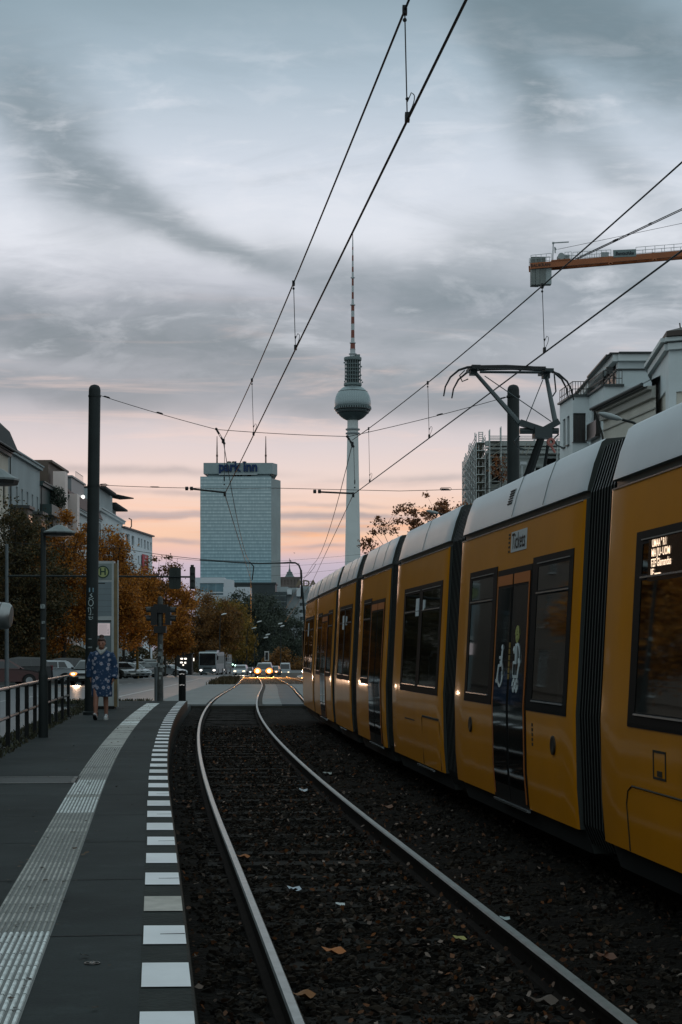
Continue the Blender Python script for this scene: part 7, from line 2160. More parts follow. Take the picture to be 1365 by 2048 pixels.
for y in (1192, 1204, 1216): mb.bx(p.x, q.x, 2.8, 3.0, rk(0, y).z, rk(0, y).z + .35, 1)
mb.build('stair_tower', [M('dark_glazing', (.022, .035, .038), .2, .2, noise=(.4, .5)), M('mullion', (.1, .12, .12), .5)], t)
t = thing('roof_letters', 'big pale roof letters ADA on a frame above the curved building', 'sign', (at(612, 1173, Yk_).x, Yk_ + 9, at(0, 1172, Yk_).z)); 
me = text_mesh('ADA', 13 * k * 1.36, .25, bold=.12, xs=1.12); mb = MB(); mb.mesh(me, frame((0, 0, 6.6 * k), (1, 0, 0), (0, 0, 1), (0, -1, 0))); bpy.data.meshes.remove(me)
mb.build('letters', [M('letter_brown', (.16, .12, .075), .5)], t)
mb = MB()
for x_ in np.linspace(-13 * k, 14 * k, 7): mb.bar((x_, .5, -.5), (x_, .5, 13 * k), .12)
for z in (2 * k, 7 * k, 11.5 * k): mb.bar((-14 * k, .5, z), (15 * k, .5, z), .12)
mb.build('sign_frame', [POLE], t)

# ------------------------------------------------------------------ television tower
YT = 1545.0; k = YT / F
tv = thing('television_tower', 'tall grey concrete television tower with steel ball and red white antenna', 'tower', (at(706, 0, YT).x, YT, -3)); b_ = Vector(tv.location)
def zt(y): return at(0, y, YT).z - b_.z
mb = MB()
mb.lathe([(23 * k, 0), (19 * k, zt(1250)), (15.5 * k, zt(1120)), (13.2 * k, zt(1000)), (11.6 * k, zt(900)), (11 * k, zt(862)), (10.6 * k, zt(835))], n=36); mb.build('shaft', [M('tower_concrete', (.56, .59, .58), .75, noise=(.03, .12))], tv, smooth='auto')
mb = MB()
for y in (859, 867): mb.lathe([(11 * k, zt(y + 2.2)), (14.3 * k, zt(y + 1.2)), (14.3 * k, zt(y - 1.2)), (11 * k, zt(y - 2.2))], n=36)
mb.build('shaft_collar', [M('collar_grey', (.24, .265, .27), .6)], tv)
SPH = bpy.data.materials.new('steel_ball'); SPH.use_nodes = True; E.nt = SPH.node_tree; bs_ = SPH.node_tree.nodes['Principled BSDF']
tc = nd('ShaderNodeTexCoord'); sp_ = nd('ShaderNodeSeparateXYZ'); E.nt.links.new(tc.outputs['Object'], sp_.inputs[0])
ox, oy, oz = (E(sp_.outputs[i]) for i in range(3))
ang_ = E.m('ARCTAN2', oy, ox) * (60 / 6.2832); lat = oz * (1 / (2.6 * k))
ck = E.m('PINGPONG', ang_, .5) + E.m('PINGPONG', lat, .5)
gri = ((ang_.fr() - .5).ab().gt(.4) + (lat.fr() - .5).ab().gt(.4)).mn(1)
tri = E.m('PINGPONG', ang_ + lat * .5, .5).gt(.25)
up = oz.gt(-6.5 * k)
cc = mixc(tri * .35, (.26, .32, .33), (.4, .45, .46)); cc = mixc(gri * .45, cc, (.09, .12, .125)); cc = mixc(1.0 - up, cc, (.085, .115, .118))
E.nt.links.new(cc.s, bs_.inputs['Base Color']); bs_.inputs['Metallic'].default_value = .45; bs_.inputs['Roughness'].default_value = .34
Rb = 36.5 * k; zc_ = zt(806)
mb = MB(); mb.ell((0, 0, 0), Rb, nu=60, nv=40); mb.build('ball', [SPH], tv, loc=(0, 0, zc_), smooth=True)
mb = MB()
for dy, r_, h_, m in ((-8.2, 36.9, 1.0, 0), (-12.6, 36.2, 2.9, 1), (-16.5, 34.0, .8, 0), (-18.6, 32.6, 2.0, 1), (22.5, 29.6, .8, 1)):
    mb.lathe([((r_ - .8) * k, zc_ + (dy - h_) * k), (r_ * k, zc_ + (dy - h_ * .5) * k), (r_ * k, zc_ + dy * k), ((r_ - .9) * k, zc_ + (dy + .5) * k)], n=60, m=m)
mb.build('window_ring', [M('ring_steel', (.2, .25, .255), .5, .3), M('ring_glass', (.012, .018, .02), .2)], tv)
mb = MB()
for i in range(48):
    a = 2 * math.pi * i / 48; mb.box((36.4 * k * math.cos(a), 36.4 * k * math.sin(a), zc_ - 11 * k), (.9, .9, 3.2 * k), 0, Matrix.Rotation(a, 3, 'Z'))
mb.build('ring_mullion', [MATS['ring_steel']], tv)
# platform stack above the ball
GRN_ = M('stack_grey', (.14, .18, .18), .6); DKG = M('stack_dark', (.03, .042, .042), .6)
mb = MB(); mb.lathe([(17 * k, zt(772)), (18 * k, zt(771)), (18 * k, zt(767)), (12 * k, zt(766)), (12.5 * k, zt(722)), (17 * k, zt(721.5)), (17.6 * k, zt(720)), (17.6 * k, zt(715.5)), (16.5 * k, zt(715)), (6.5 * k, zt(714.5))], n=28, mfun=lambda i: 1 if i in (3,) else 0)
for y in (759, 752, 744, 737, 729): mb.lathe([(12 * k, zt(y + 1)), (15 * k, zt(y + .8)), (15 * k, zt(y - .8)), (12 * k, zt(y - 1))], n=28)
for i in range(20):
    a = 2 * math.pi * i / 20; mb.bar((15.5 * k * math.cos(a), 15.5 * k * math.sin(a), zt(767)), (15.5 * k * math.cos(a), 15.5 * k * math.sin(a), zt(720)), .5)
for x, y in ((-16, 765), (17, 762), (-17, 727), (17, 735), (19, 766), (-15, 758), (16, 752)): mb.lathe([(0, 0), (1.6 * k, .3), (1.7 * k, .6)], c=(x * k, -5, zt(y)), n=10, axis='Y')
mb.bx(6 * k, 14.5 * k, -4, 4, zt(715), zt(710))
mb.build('antenna_stack', [GRN_, DKG], tv)
RW = [(714, 706.5, 6.4, 5.5, 1), (706.5, 699, 5.4, 5, 1), (699, 686, 4.9, 4.6, 0), (686, 676, 3.8, 3.5, 1), (676, 660.5, 3.5, 3.4, 0), (660.5, 648, 3.4, 3.4, 1), (648, 634, 3.4, 3.3, 0), (634, 622, 3.3, 3.3, 1), (622, 611, 3.3, 3.2, 0),
      (611, 598, 3.0, 2.0, 1), (598, 584.5, 2.2, 2.1, 0), (584.5, 571.5, 2.1, 2.1, 1), (571.5, 557.5, 2.1, 2.0, 0), (557.5, 544, 2.1, 1.9, 1), (544, 534, 1.9, 1.8, 0), (534, 522, 1.8, 1.7, 1), (522, 511, 1.7, 1.6, 0), (511, 500, 1.4, 1.3, 1), (500, 494, 1.3, 1.3, 0), (494, 480, 1.2, 1.1, 1), (480, 466, .9, .5, 0)]
mb = MB()
for y0_, y1_, r0, r1, m in RW: mb.lathe([(r0 * k, zt(y0_)), (r1 * k, zt(y1_))], n=14, m=m)
for y, r in ((708, 8.2), (699, 5.6), (686, 6.2), (610, 5.2), (555.5, 4.3)): mb.lathe([(2 * k, zt(y + .8)), (r * k, zt(y + .6)), (r * k, zt(y - .6)), (2 * k, zt(y - .8))], n=16, m=1)
mb.build('antenna', [M('antenna_red', (.2, .055, .035), .6), M('antenna_white', (.44, .47, .48), .6)], tv)

# ------------------------------------------------------------------ houses behind the tram
CW = M('render_bluegrey', (.64, .69, .7), .75, noise=(.4, .1), bump=(5, .1)); CB = M('render_cream', (.58, .55, .48), .8, noise=(.4, .12), bump=(5, .1)); TRIM = M('trim_pale', (.6, .64, .64), .7)
def V2(x, Y): return Vector(((x - PX) * Y / F, Y, 0))
def planwall(mb, a, b, z0, z1, holes=(), depth=.2, m=0):
    u = (b - a); W = u.length; u.normalize(); wall(mb, Vector((a.x, a.y, z0)), u, W, z1 - z0, list(holes), depth, m); return Vector((a.x, a.y, z0)), u, W
t = thing('corner_house', 'pale blue grey corner house with roof terraces behind the pantograph', 'building', V2(1180, 112) + Vector((0, 0, -.3)), group='houses behind the tram'); o = Vector(t.location)
zT = zy(772, 110); zU = zy(703, 110); G0 = -.3
A, B, C_, D, E_ = V2(1120, 118.5), V2(1146, 114.5), V2(1178, 114.5), V2(1208, 110), V2(1330, 110)
A, B, C_, D, E_ = (v - Vector((o.x, o.y, 0)) for v in (A, B, C_, D, E_))
z0 = 0; zT_ = zT - G0; zU_ = zU - G0
mb = MB()
def hole_px(xa, xb, ya, yb, P, Q, pxP, pxQ, Yp_, Yq):
    W = (Q - P).length; f = lambda x: (x - pxP) / (pxQ - pxP)
    ua, ub = f(xa) * W, f(xb) * W; Ym_ = Yp_ + (Yq - Yp_) * (f(xa) + f(xb)) / 2
    return (ua, ub, zy(yb, Ym_) - G0, zy(ya, Ym_) - G0)
h1 = [hole_px(1126.5, 1131.5, 838, 895, A, B, 1120, 1146, 118.5, 114.5), hole_px(1134.5, 1139.5, 832, 890, A, B, 1120, 1146, 118.5, 114.5)]
h1 += [(a, b, c - 4.0, d - 4.0) for a, b, c, d in h1]
h2 = [hole_px(1146.8, 1172, 826, 884, B, C_, 1146, 1178, 114.5, 114.5)]; h2 += [(a, b, c - 3.6, d - 3.6) for a, b, c, d in h2]
h3 = [hole_px(1184, 1201, 812, 876, C_, D, 1178, 1208, 114.5, 110)]; h3 += [(a, b, c - 3.6, d - 3.6) for a, b, c, d in h3]
fr1 = planwall(mb, A, B, 0, zT_, h1); fr2 = planwall(mb, B, C_, 0, zT_, h2); fr3 = planwall(mb, C_, D, 0, zT_, h3); planwall(mb, D, E_, 0, zT_)
back_ = Vector((6, 9, 0))
mb.add([(p.x, p.y, zT_) for p in (A, B, C_, D, E_, E_ + back_, A + back_ * 1.2)], [(0, 1, 2, 3, 4, 5, 6)])
mb.add([(A.x, A.y, 0), (A.x, A.y, zT_), (A.x + 7.2, A.y + 10.8, zT_), (A.x + 7.2, A.y + 10.8, 0)], [(0, 1, 2, 3)])
mb.build('wall', [CW], t)
DW = M('dark_wood_window', (.022, .018, .015), .3, noise=(6, .4)); 
for fr, hs, bars in ((fr1, h1, (1, 2)), (fr2, h2, (3, 1)), (fr3, h3, (1, 1))):
    for hh_ in hs: window(t, fr[0], fr[1], hh_, .2, [DARK_F, DW], bars=bars, fr=.06, sill=True)
# french balcony on the street front
u3 = fr3[1]; n3 = u3.cross(Vector((0, 0, 1))); hq = h3[0]
mb = MB(); mb.xf = frame(fr3[0] + u3 * (hq[0] - .15) + Vector((0, 0, hq[2])) + n3 * .02, u3, (0, 0, 1), n3)
w_ = hq[1] - hq[0] + .3
mb.box((w_ / 2, .55, .28), (w_, .95, .03)); mb.box((.02, .55, .14), (.03, .95, .28)); mb.box((w_ - .02, .55, .14), (.03, .95, .28)); mb.box((w_ / 2, -.02, .16), (w_ + .1, .1, .4)); mb.build('balcony', [DW], t)
# parapet caps, upper floor
mb = MB()
for p, q in ((A, B), (B, C_), (C_, D), (D, D + (E_ - D) * .33)): mb.bar(Vector((p.x, p.y, zT_ + .05)), Vector((q.x, q.y, zT_ + .05)), .36, .12)
mb.build('parapet_cap', [M('zinc_cap', (.05, .06, .06), .5)], t)
Na, Nb = V2(1236, 111) - Vector((o.x, o.y, 0)), V2(1147, 133) - Vector((o.x, o.y, 0)); Nc = V2(1330, 111) - Vector((o.x, o.y, 0))
mb = MB()
hu = [hole_px(1201, 1233, 744, 772, Nb, Na, 1147, 1236, 133, 111)]
fru = planwall(mb, Nb, Na, zT_ - .5, zU_, [(hu[0][0], hu[0][1], .5 + .0, .5 + 2.0)]); planwall(mb, Na, Nc, zT_ - .5, zU_)
mb.add([(p.x, p.y, zU_) for p in (Nb, Na, Nc, Nc + Vector((3, 22, 0)))], [(0, 1, 2, 3)])
mb.build('top_floor', [M('render_grey', (.54, .59, .6), .75, noise=(.4, .08))], t)
window(t, fru[0], fru[1], (hu[0][0], hu[0][1], .5, 2.5), .2, [DARK_F, DW], bars=(4, 1))
mb = MB()
for p, q in ((Nb, Na), (Na, Nc)):
    d = (q - p).normalized(); n_ = d.cross(Vector((0, 0, 1)))
    mb.bar(p + n_ * .15 + Vector((0, 0, zU_ - .25)), q + d * .15 + n_ * .15 + Vector((0, 0, zU_ - .25)), .4, .45, 0); mb.bar(p + n_ * .25 + Vector((0, 0, zU_ + .03)), q + d * .25 + n_ * .25 + Vector((0, 0, zU_ + .03)), .6, .1, 1)
    mb.bar(p + n_ * .06 + Vector((0, 0, zU_ - 1.0)), q + n_ * .06 + Vector((0, 0, zU_ - 1.0)), .1, .1, 1)
mb.build('roof_edge', [TRIM, M('roof_edge_dark', (.03, .034, .034), .6)], t)
uu = fru[1]; nn = uu.cross(Vector((0, 0, 1)))
mb = MB(); a_ = fru[0] + uu * (hu[0][0] - .8) + Vector((0, 0, 2.75)); b2 = fru[0] + uu * (hu[0][1] + .3) + Vector((0, 0, 2.75))
mb.bar(a_ + nn * .35, b2 + nn * .35, .7, .1); mb.build('awning', [DARK_F], t)
# terrace railing
mb = MB()
def rail_run(p, q, z, h=1.0, n=10):
    for i in range(n + 1): c = p.lerp(q, i / n); mb.bar(Vector((c.x, c.y, z)), Vector((c.x, c.y, z + h)), .04)
    for zz_ in (z + h, z + h * .5, z + .12): mb.bar(Vector((p.x, p.y, zz_)), Vector((q.x, q.y, zz_)), .045)
rail_run(A, B, zT_, 1.0, 8); rail_run(B, C_, zT_, 1.0, 6); rail_run(C_, D, zT_, 1.0, 16); rail_run(D, D + (E_ - D) * .3, zT_, 1.0, 6); mb.build('railing', [DARK_F], t)
mb = MB(); rc = C_.lerp(D, .15); mb.lathe([(.25, 0), (.28, .35), (0, .4)], c=(rc.x, rc.y, zT_ + .1), n=10); rc = C_.lerp(D, .85) + Vector((.6, .4, 0)); mb.lathe([(.2, 0), (.24, .4), (0, .45)], c=(rc.x, rc.y, zT_ + 1.0), n=10); mb.build('flower_pot', [DARK_F], t)
for p in (B, D): pass
# cream house with dark eaves in front of it
t = thing('cream_house', 'cream house with long dark sloping eaves between the corner house and the turret house', 'building', V2(1260, 104) + Vector((0, 0, -.3)), group='houses behind the tram'); o = Vector(t.location)
P0, P1 = V2(1207, 108.6) - Vector((o.x, o.y, 0)), V2(1312, 98.4) - Vector((o.x, o.y, 0)); ze = zy(819, 108.6) - G0
mb = MB(); frc = planwall(mb, P0, P1, 0, ze); d = (P1 - P0).normalized(); n_ = d.cross(Vector((0, 0, 1)))
mb.quad(P0, P0 - n_ * 8, P0 - n_ * 8 + Vector((0, 0, ze)), P0 + Vector((0, 0, ze))); mb.build('wall', [CB], t)
mb = MB()
for off, zz_, w, h_, m in ((.12, -.5, .24, .5, 0), (.25, -.18, .5, .2, 0), (.05, -1.35, .1, .08, 0), (.05, -2.9, .12, .1, 0)): mb.bar(P0 + n_ * off + Vector((0, 0, ze + zz_)), P1 + n_ * off + Vector((0, 0, ze + zz_)), w, h_, m)
mb.build('cornice', [M('cornice_cream', (.42, .41, .37), .7)], t)
mb = MB(); e0, e1 = P0 + n_ * .75 + Vector((0, 0, ze + .0)), P1 + n_ * .75 + Vector((0, 0, ze)); up_ = -n_ * 5 + Vector((0, 0, 2.6))
mb.add([e0, e1, e1 + up_, e0 + up_, e0 + Vector((0, 0, -.14)), e1 + Vector((0, 0, -.14)), P1 + Vector((0, 0, ze - .1)), P0 + Vector((0, 0, ze - .1))], [(0, 1, 2, 3), (4, 5, 1, 0), (7, 6, 5, 4)]); mb.tube([e0 + n_ * .08, e1 + n_ * .08], .1, n=8); mb.build('roof', [M('roof_dark_teal', (.04, .052, .054), .55)], t)
mb = MB(); q_ = P0 + n_ * .14 + d * .5; mb.tube([q_ + n_ * .6 + Vector((0, 0, ze - .2)), q_ + n_ * .1 + Vector((0, 0, ze - 1.6)), q_ + Vector((0, 0, ze - 2.2)), q_ + Vector((0, 0, 0))], .07, n=8); mb.build('downpipe', [DARK_F], t)
# turret house at the right frame edge
t = thing('turret_house', 'polygonal house with cream wall fields and brown roof rim at the right frame edge', 'building', V2(1370, 99) + Vector((0, 0, -.3)), group='houses behind the tram'); o = Vector(t.location)
pl_ = [V2(1304, 103), V2(1338, 94.5), V2(1420, 93.5), V2(1500, 100), V2(1480, 112), V2(1330, 112)]; pl_ = [p - Vector((o.x, o.y, 0)) for p in pl_]
zr = zy(728, 103) - G0
mb = MB(); k_ = len(pl_)
hl_ = {0: [(2.6 * 0 + 8.55 * 0 + 1.0, 0, 0, 0)]}
W0 = (pl_[1] - pl_[0]).length
fld0 = (W0 * .2, W0 * .82, zr - 14, zr - 2.7); W1 = (pl_[2] - pl_[1]).length; fld1 = (W1 * .18, W1 * .85, zr - 14, zr - 3.0)
fa = planwall(mb, pl_[0], pl_[1], 0, zr, [fld0], .12); fb_ = planwall(mb, pl_[1], pl_[2], 0, zr, [fld1], .12)
for i in range(2, k_): planwall(mb, pl_[i], pl_[(i + 1) % k_], 0, zr)
mb.build('wall', [CW], t)
mb = MB()
for fr, f in ((fa, fld0), (fb_, fld1)):
    u_ = fr[1]; n_ = u_.cross(Vector((0, 0, 1))); q_ = fr[0] - n_ * .11
    mb.quad(q_ + u_ * f[0] + Vector((0, 0, f[2])), q_ + u_ * f[1] + Vector((0, 0, f[2])), q_ + u_ * f[1] + Vector((0, 0, f[3])), q_ + u_ * f[0] + Vector((0, 0, f[3])))
mb.build('wall_field', [CB], t)
u_ = fa[1]; n_ = u_.cross(Vector((0, 0, 1)))
for s_ in (.47, .6):
    mb = MB(); mb.xf = frame(fa[0] - n_ * .1 + u_ * (W0 * s_) + Vector((0, 0, zr - 6.6)), u_, (0, 0, 1), n_); mb.bx(-.42, .42, 0, 2.2, 0, .03, 0)
    mb.xf = mb.xf @ Matrix.Identity(4); mb.lathe([(0, 0), (.42, 0)], c=(0, 2.2, .03), n=16, axis='Z') ; mb.bx(-.55, .55, -.15, 0, 0, .2, 0); mb.build('window', [DARK_F], t)
mb = MB()
for i in range(k_):
    p, q = pl_[i], pl_[(i + 1) % k_]; d = (q - p).normalized(); n_ = d.cross(Vector((0, 0, 1)))
    mb.bar(p + n_ * .1 + Vector((0, 0, zr - .5)), q + n_ * .1 + Vector((0, 0, zr - .5)), .3, .35, 0); mb.bar(p - d * .1 + n_ * .2 + Vector((0, 0, zr - .12)), q + d * .1 + n_ * .2 + Vector((0, 0, zr - .12)), .5, .22, 0)
mb.build('cornice', [TRIM], t)
cen = sum(pl_, Vector()) / k_; mb = MB()
ro = [cen + (p - cen) * 1.07 for p in pl_]; ri = [cen + (p - cen) * .55 for p in pl_]
mb.add([(p.x, p.y, zr + .02) for p in ro] + [(p.x, p.y, zr + .3) for p in ro] + [(p.x, p.y, zr + 1.3) for p in ri], [(i, (i + 1) % k_, k_ + (i + 1) % k_, k_ + i) for i in range(k_)] + [(k_ + i, k_ + (i + 1) % k_, 2 * k_ + (i + 1) % k_, 2 * k_ + i) for i in range(k_)] + [tuple(range(2 * k_, 3 * k_)), tuple(range(k_))[::-1]]); mb.build('roof', [M('roof_brown', (.06, .045, .038), .7)], t)
mb = MB(); c = V2(1372, 97) - Vector((o.x, o.y, 0)); ztop = zy(677, 97) - G0; mb.bx(c.x - .9, c.x + 1.2, c.y - .4, c.y + 1.0, zr, ztop); mb.bx(c.x - 1.0, c.x + 1.3, c.y - .5, c.y + 1.1, ztop, ztop + .12); mb.build('chimney', [M('chimney_brown', (.07, .045, .035), .8)], t)
mb = MB(); c = V2(1364, 97) - Vector((o.x, o.y, 0)); mb.tube([Vector((c.x, c.y, ztop)), Vector((c.x - .12, c.y, zy(646, 97) - G0))], .04, n=6); mb.build('aerial', [DARK_F], t)

# scaffolded building
t = thing('shell_house', 'grey unfinished house with dark arched opening behind the scaffold', 'building', V2(1050, 172) + Vector((0, 0, -.6)), group='houses behind the tram'); o = Vector(t.location)
Z = lambda y: zy(y, 170) + .6
q0, q1 = V2(978, 170) - Vector((o.x, o.y, 0)), V2(1180, 170) - Vector((o.x, o.y, 0)); q2 = V2(947, 196) - Vector((o.x, o.y, 0))
mb = MB()
W = (q1 - q0).length; s_ = W / (1180 - 978)
hs = [((984 - 978) * s_, (1004 - 978) * s_, Z(968), Z(912)), ((1062 - 978) * s_, (1082 - 978) * s_, Z(968), Z(935)), ((1092 - 978) * s_, (1118 - 978) * s_, Z(935), Z(910))]
fr = planwall(mb, q0, q1, 0, Z(888), hs, .9); Wl = (q0 - q2).length
hsl = [(Wl * (i + .2) / 6, Wl * (i + .75) / 6, Z(960) - j * 4, Z(915) - j * 4) for i in range(6) for j in range(3)]
planwall(mb, q2, q0, 0, Z(895), hsl, .6)
mb.add([(p.x, p.y, Z(897)) for p in (q2, q0, q1, q1 + Vector((0, 20, 0)))], [(0, 1, 2, 3)])
mb.build('wall', [M('raw_render', (.3, .325, .31), .85, noise=(.5, .25))], t)
for h_ in hs:
    mb = MB(); a, b, c, d_ = h_; p_ = fr[0] + fr[1] * a + Vector((0, .85, c)); mb.quad(p_, p_ + fr[1] * (b - a), p_ + fr[1] * (b - a) + Vector((0, 0, d_ - c)), p_ + Vector((0, 0, d_ - c))); mb.build('opening', [DK], t)  # black sheet across the hole stands for the shade inside
mb = MB()
a, b, c, d_ = hs[0]; cxq = fr[0] + fr[1] * ((a + b) / 2); rr_ = (b - a) / 2
mb.add([(cxq.x + rr_ * math.cos(R(t_)), cxq.y - .02, d_ + rr_ * math.sin(R(t_)) * .9) for t_ in np.linspace(0, 180, 13)], [tuple(range(13))]); mb.build('arch_shade', [DK], t)  # flat black shape on the wall: painted shade of the arch
mb = MB()
for y, dz in ((888, .5), (897, .18), (905, .3)): mb.bar(q0 + Vector((-.3, -.3, Z(y))), q1 + Vector((.3, -.3, Z(y))), .7 if y == 888 else .35, dz)
mb.build('cornice', [M('raw_cornice', (.36, .38, .365), .8)], t)
st = thing('scaffold', 'steel pole scaffold round the unfinished house, left of the dark pole', 'scaffold', V2(968, 172) + Vector((0, 0, -.6))); o2 = Vector(st.location)
SCF = M('scaffold_steel', (.42, .45, .44), .5, .6, noise=(3, .3)); WOOD = M('scaffold_deck', (.24, .23, .19), .8)
mb, dk, bn = MB(), MB(), MB()
dl = Vector((o.x - o2.x, o.y - o2.y, 0)); a0, a1, a2 = q2 + dl, q0 + dl, q1 + dl
dirL = (a1 - a0).normalized(); nL = dirL.cross(Vector((0, 0, 1)))
ztopL = Z(872)
lv = [Z(885 + 16.0 * i) for i in range(0, 22)]; lv = [z for z in lv if z > 0]
for i in range(13):
    p = a0.lerp(a1, i / 12)
    for w in (.35, 1.25): mb.tube([p + nL * w, p + nL * w + Vector((0, 0, ztopL + random.uniform(-.2, .7)))], .05, n=5, caps=False)
    for z in lv: mb.bar(p + nL * .35 + Vector((0, 0, z)), p + nL * 1.25 + Vector((0, 0, z)), .06)
for z in lv:
    for w in (.35, 1.25):
        for dz in (0, .5, 1.0): mb.tube([a0 + nL * w + Vector((0, 0, z + dz * .75)), a1 + nL * w + Vector((0, 0, z + dz * .75))], .03, n=4, caps=False)
    p0_, p1_ = a0 + nL * .8 + Vector((0, 0, z)), a1 + nL * .8 + Vector((0, 0, z)); dk.bar(p0_, p1_, .8, .06)
for i in range(0, 12, 2):
    for z, z2_ in zip(lv[:-1], lv[1:]): mb.tube([a0.lerp(a1, i / 12) + nL * 1.25 + Vector((0, 0, z)), a0.lerp(a1, (i + 1) / 12) + nL * 1.25 + Vector((0, 0, z2_))], .03, n=4, caps=False)
# front run and stair tower
nF = Vector((0, -1, 0))
for i in range(9):
    p = a1.lerp(a2, i / 9)
    for w in (.3, 1.2):
        if i < 2 or i % 2 == 0: mb.tube([p + nF * w, p + nF * w + Vector((0, 0, Z(862 if i < 2 else 880) + .3 * (i % 2)))], .05, n=5, caps=False)
for z in lv + [Z(875), Z(880)]:
    for w in (.3, 1.2): mb.tube([a1 + nF * w + Vector((0, 0, z)), a2 + nF * w + Vector((0, 0, z))], .032, n=4, caps=False)
for z in lv[::1]: dk.bar(a1 + nF * .75 + Vector((0, 0, z)), a1.lerp(a2, .11) + nF * .75 + Vector((0, 0, z)), .8, .06); 
for z, z2_ in zip(lv[:-1], lv[1:]): dk.bar(a1 + nF * 1.0 + Vector((0, 0, z2_)), a1.lerp(a2, .12) + nF * 1.0 + Vector((0, 0, z)), .35, .06)
for x_ in (958, 966): mb.tube([V2(x_, 171) - Vector((o2.x, o2.y, 0)), V2(x_, 171) - Vector((o2.x, o2.y, -Z(861)))], .05, n=5)
for y in np.arange(862, 885, 4): mb.tube([V2(958, 171) - Vector((o2.x, o2.y, -Z(y))), V2(966, 171) - Vector((o2.x, o2.y, -Z(y)))], .04, n=4)
for x_, y0_, y1_ in ((1044, 890, 912), (1052, 892, 914)): dk.bar(V2(x_, 168.5) - Vector((o2.x, o2.y, -Z(y1_))), V2(x_ + 10, 168.5) - Vector((o2.x, o2.y, -Z(y0_))), .3, .08)
mb.build('pole_frame', [SCF], st); dk.build('deck', [WOOD], st)
t_ = tree('small bare reddish bush in front of the arched opening', V2(1003, 160) + Vector((0, 0, zy(990, 160))), 5, [(0, 0, 2.6, 1.1, .8, 1.5)], 'russet', 411, n_clump=30, n_leaf=500, leaf=.22, clump_r=.3, trunk_r=.05, name='bush', cat='bush')
mb = MB(); p, q = V2(1041, 165), V2(1053, 165); mb.bx(p.x, q.x, 164.6, 165, zy(930, 165), zy(924, 165)); mb.bx(p.x + .1, p.x + .2, 164.7, 164.8, -.3, zy(930, 165)); tag(mb.build('sign_board', [M('board_white', (.42, .45, .46), .6)]), 'small white board on a post behind the dark right pole', 'board')

# ------------------------------------------------------------------ crane
YC = 200.0; k = YC / F
cr_ = thing('tower_crane', 'orange tower crane counter jib with concrete weights reaching in from the right', 'crane', at(1500, 1301, YC)); cr_.location.z = -.5; b_ = Vector(cr_.location)
def rc_(x, y, dy=0): return at(x, y, YC) - b_ + Vector((0, dy, 0))
ORG = M('crane_orange', (.3, .085, .02), .5, noise=(.5, .2)); CONW = M('weight_concrete', (.17, .185, .175), .85, noise=(.5, .2)); CG = M('crane_grey', (.3, .33, .33), .5)
mb = MB()
for dy in (0, 1.5):
    mb.bar(rc_(1061, 532.5, dy), rc_(1500, 496, dy), .35, 11.5 * k)
for i in range(18): x = 1075 + i * 24; mb.bar(rc_(x, 531.5 - (x - 1061) * .0832, 0), rc_(x + 12, 531.5 - (x + 12 - 1061) * .0832, 1.5), .12)
for x, y in ((1221, 521), (1309, 514)): mb.box(rc_(x, y, -.05), (.5, .3, 16 * k)); mb.lathe([(.0, -.2), (.14, -.2), (.14, 0)], c=rc_(x, y + 7.5), n=8, axis='Y')
mb.build('jib_beam', [ORG], cr_)
mb = MB(); me = text_mesh('BAUKRAN', 8.6 * k, .02, bold=.01); c = rc_(1081, 531, -.2); mb.mesh(me, frame(c, (1, 0, .083), (0, 0, 1), (0, -1, 0))); bpy.data.meshes.remove(me); mb.build('beam_lettering', [M('letter_dark', (.05, .02, .012), .6)], cr_)
for x0_, x1_, y0_, y1_, d0, d1 in ((1063, 1092, 513, 526, .1, 1.4), (1063.5, 1071.5, 536, 569, .05, 1.45), (1072, 1080, 536, 569, .0, 1.5), (1080.5, 1092, 536, 568, .06, 1.45)):
    p, q = rc_(x0_, y1_), rc_(x1_, y0_); mb = MB(); mb.bx(p.x, q.x, d0, d1, p.z, q.z); mb.build('counterweight', [CONW], cr_)
p, q = rc_(1092.2, 567), rc_(1104, 535); mb = MB(); mb.bx(p.x, q.x, .2, 1.3, p.z, q.z); mb.build('counterweight', [M('weight_pale', (.34, .38, .38), .8)], cr_)
mb = MB(); p0_, p1_ = rc_(1103, 522, -.1), rc_(1141, 519, -.1); mb.bar(p0_ + Vector((0, .8, 0)), p1_ + Vector((0, .8, 0)), 1.9, .12); mb.build('winch_platform', [ORG], cr_)
mb = MB(); c = rc_(1123, 512.5); mb.lathe([(.0, -.1), (.4, -.1), (.4, 0), (.28, .05), (.28, 1.0), (.4, 1.05), (.4, 1.15), (0, 1.15)], c=c, n=16, axis='Y'); mb.box(rc_(1135, 514, .5), (.6, .8, .6)); mb.build('winch', [CG], cr_)
mb = MB(); mb.tube([rc_(1106, 520), rc_(1107, 485)], .07); mb.bar(rc_(1105, 486), rc_(1138, 484), .12); mb.box(rc_(1107, 486), (.25, .2, .22)); mb.tube([rc_(1111, 506), rc_(1110, 494), rc_(1113, 500)], .08); mb.build('davit', [CG], cr_)
mb = MB(); p, q = rc_(1226.5, 514.5), rc_(1272, 500)
mb.box((p + q) / 2 + Vector((0, -.15, 0)), (q.x - p.x, .12, q.z - p.z), 0, Matrix.Rotation(R(-2.5), 3, 'Y')); me = text_mesh('Bentschke', 9.6 * k, .01, bold=.02, xs=.92); mb.mesh(me, frame((p + q) / 2 + Vector((0, -.23, -.02)), (1, 0, .045), (.12, 0, 1), (0, -1, 0)), 1); bpy.data.meshes.remove(me)
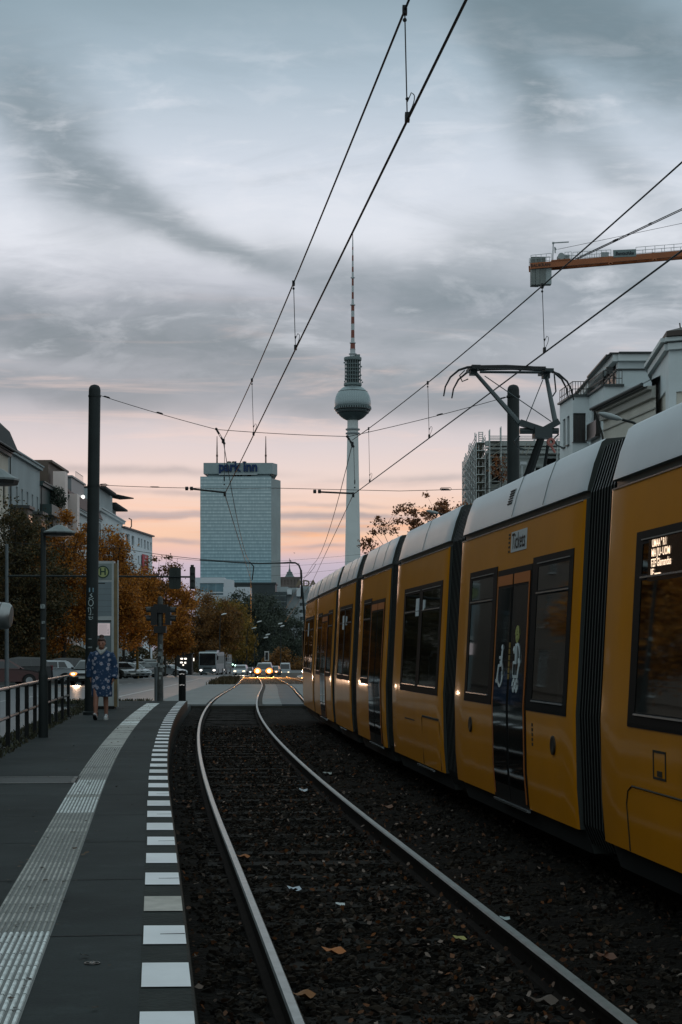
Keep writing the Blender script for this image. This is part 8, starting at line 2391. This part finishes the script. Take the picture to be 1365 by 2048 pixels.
mb.build('sign_board', [M('crane_sign_teal', (.15, .2, .2), .5), M('crane_sign_letter', (.008, .014, .022), .5)], cr_)['label'] = 'grey sign board with dark lettering'
mb = MB(); p, q = rc_(1203, 514), rc_(1218, 504.5); mb.bx(p.x, q.x, -.1, .4, p.z, q.z); mb.build('control_box', [CG], cr_)
mb = MB()
def rl(x0_, y0_, x1_, y1_, hgt, n):
    for dy in (-.1, 1.6):
        for i in range(n + 1):
            x = x0_ + (x1_ - x0_) * i / n; y = y0_ + (y1_ - y0_) * i / n; mb.bar(rc_(x, y, dy), rc_(x, y - hgt, dy), .05)
        for f in (1, .5): mb.bar(rc_(x0_, y0_ - hgt * f, dy), rc_(x1_, y1_ - hgt * f, dy), .045)
rl(1062, 526, 1103, 522, 15, 4); rl(1130, 519, 1143, 518, 14, 2); rl(1146, 518, 1222, 513, 13, 8); rl(1272, 508, 1500, 490, 13, 12); mb.build('guard_rail', [CG], cr_)
mb = MB()
for p_, q_ in (((1153, 515), (1365, 415)), ((1156, 516), (1365, 418)),): mb.tube([rc_(*p_, .7), rc_(*q_, .7), rc_(1365 + 135, q_[1] - 64, .7)], .06, n=5)
for x, y in ((1231, 478), (1235, 476.5), (1303, 444)): mb.bar(rc_(x - 3, y + 1.4, .7), rc_(x + 3, y - 1.4, .7), .16)
mb.tube([rc_(1117, 496, .7), rc_(1365, 444, .7), rc_(1500, 416, .7)], .025, n=4); mb.build('pendant_cable', [WIRE], cr_)
mb = MB(); 
for dx in (-1, 1):
    for dy in (0, 2): mb.bar((dx, dy, 0), (dx, dy, at(0, 380, YC).z), .25)
mb.build('mast', [ORG], cr_)
# a bird far off
p = at(589.5, 1106, 300); mb = MB(); mb.ell((0, 0, 0), (.12, .05, .05)); mb.add([(0, 0, 0), (-.28, 0, .1), (-.1, .08, .02)], [(0, 1, 2)]); mb.add([(0, 0, 0), (.28, 0, .06), (.1, .08, .02)], [(0, 1, 2)])
tag(mb.build('bird', [BLACK], loc=p), 'tiny dark bird in the sky right of the hotel', 'bird')
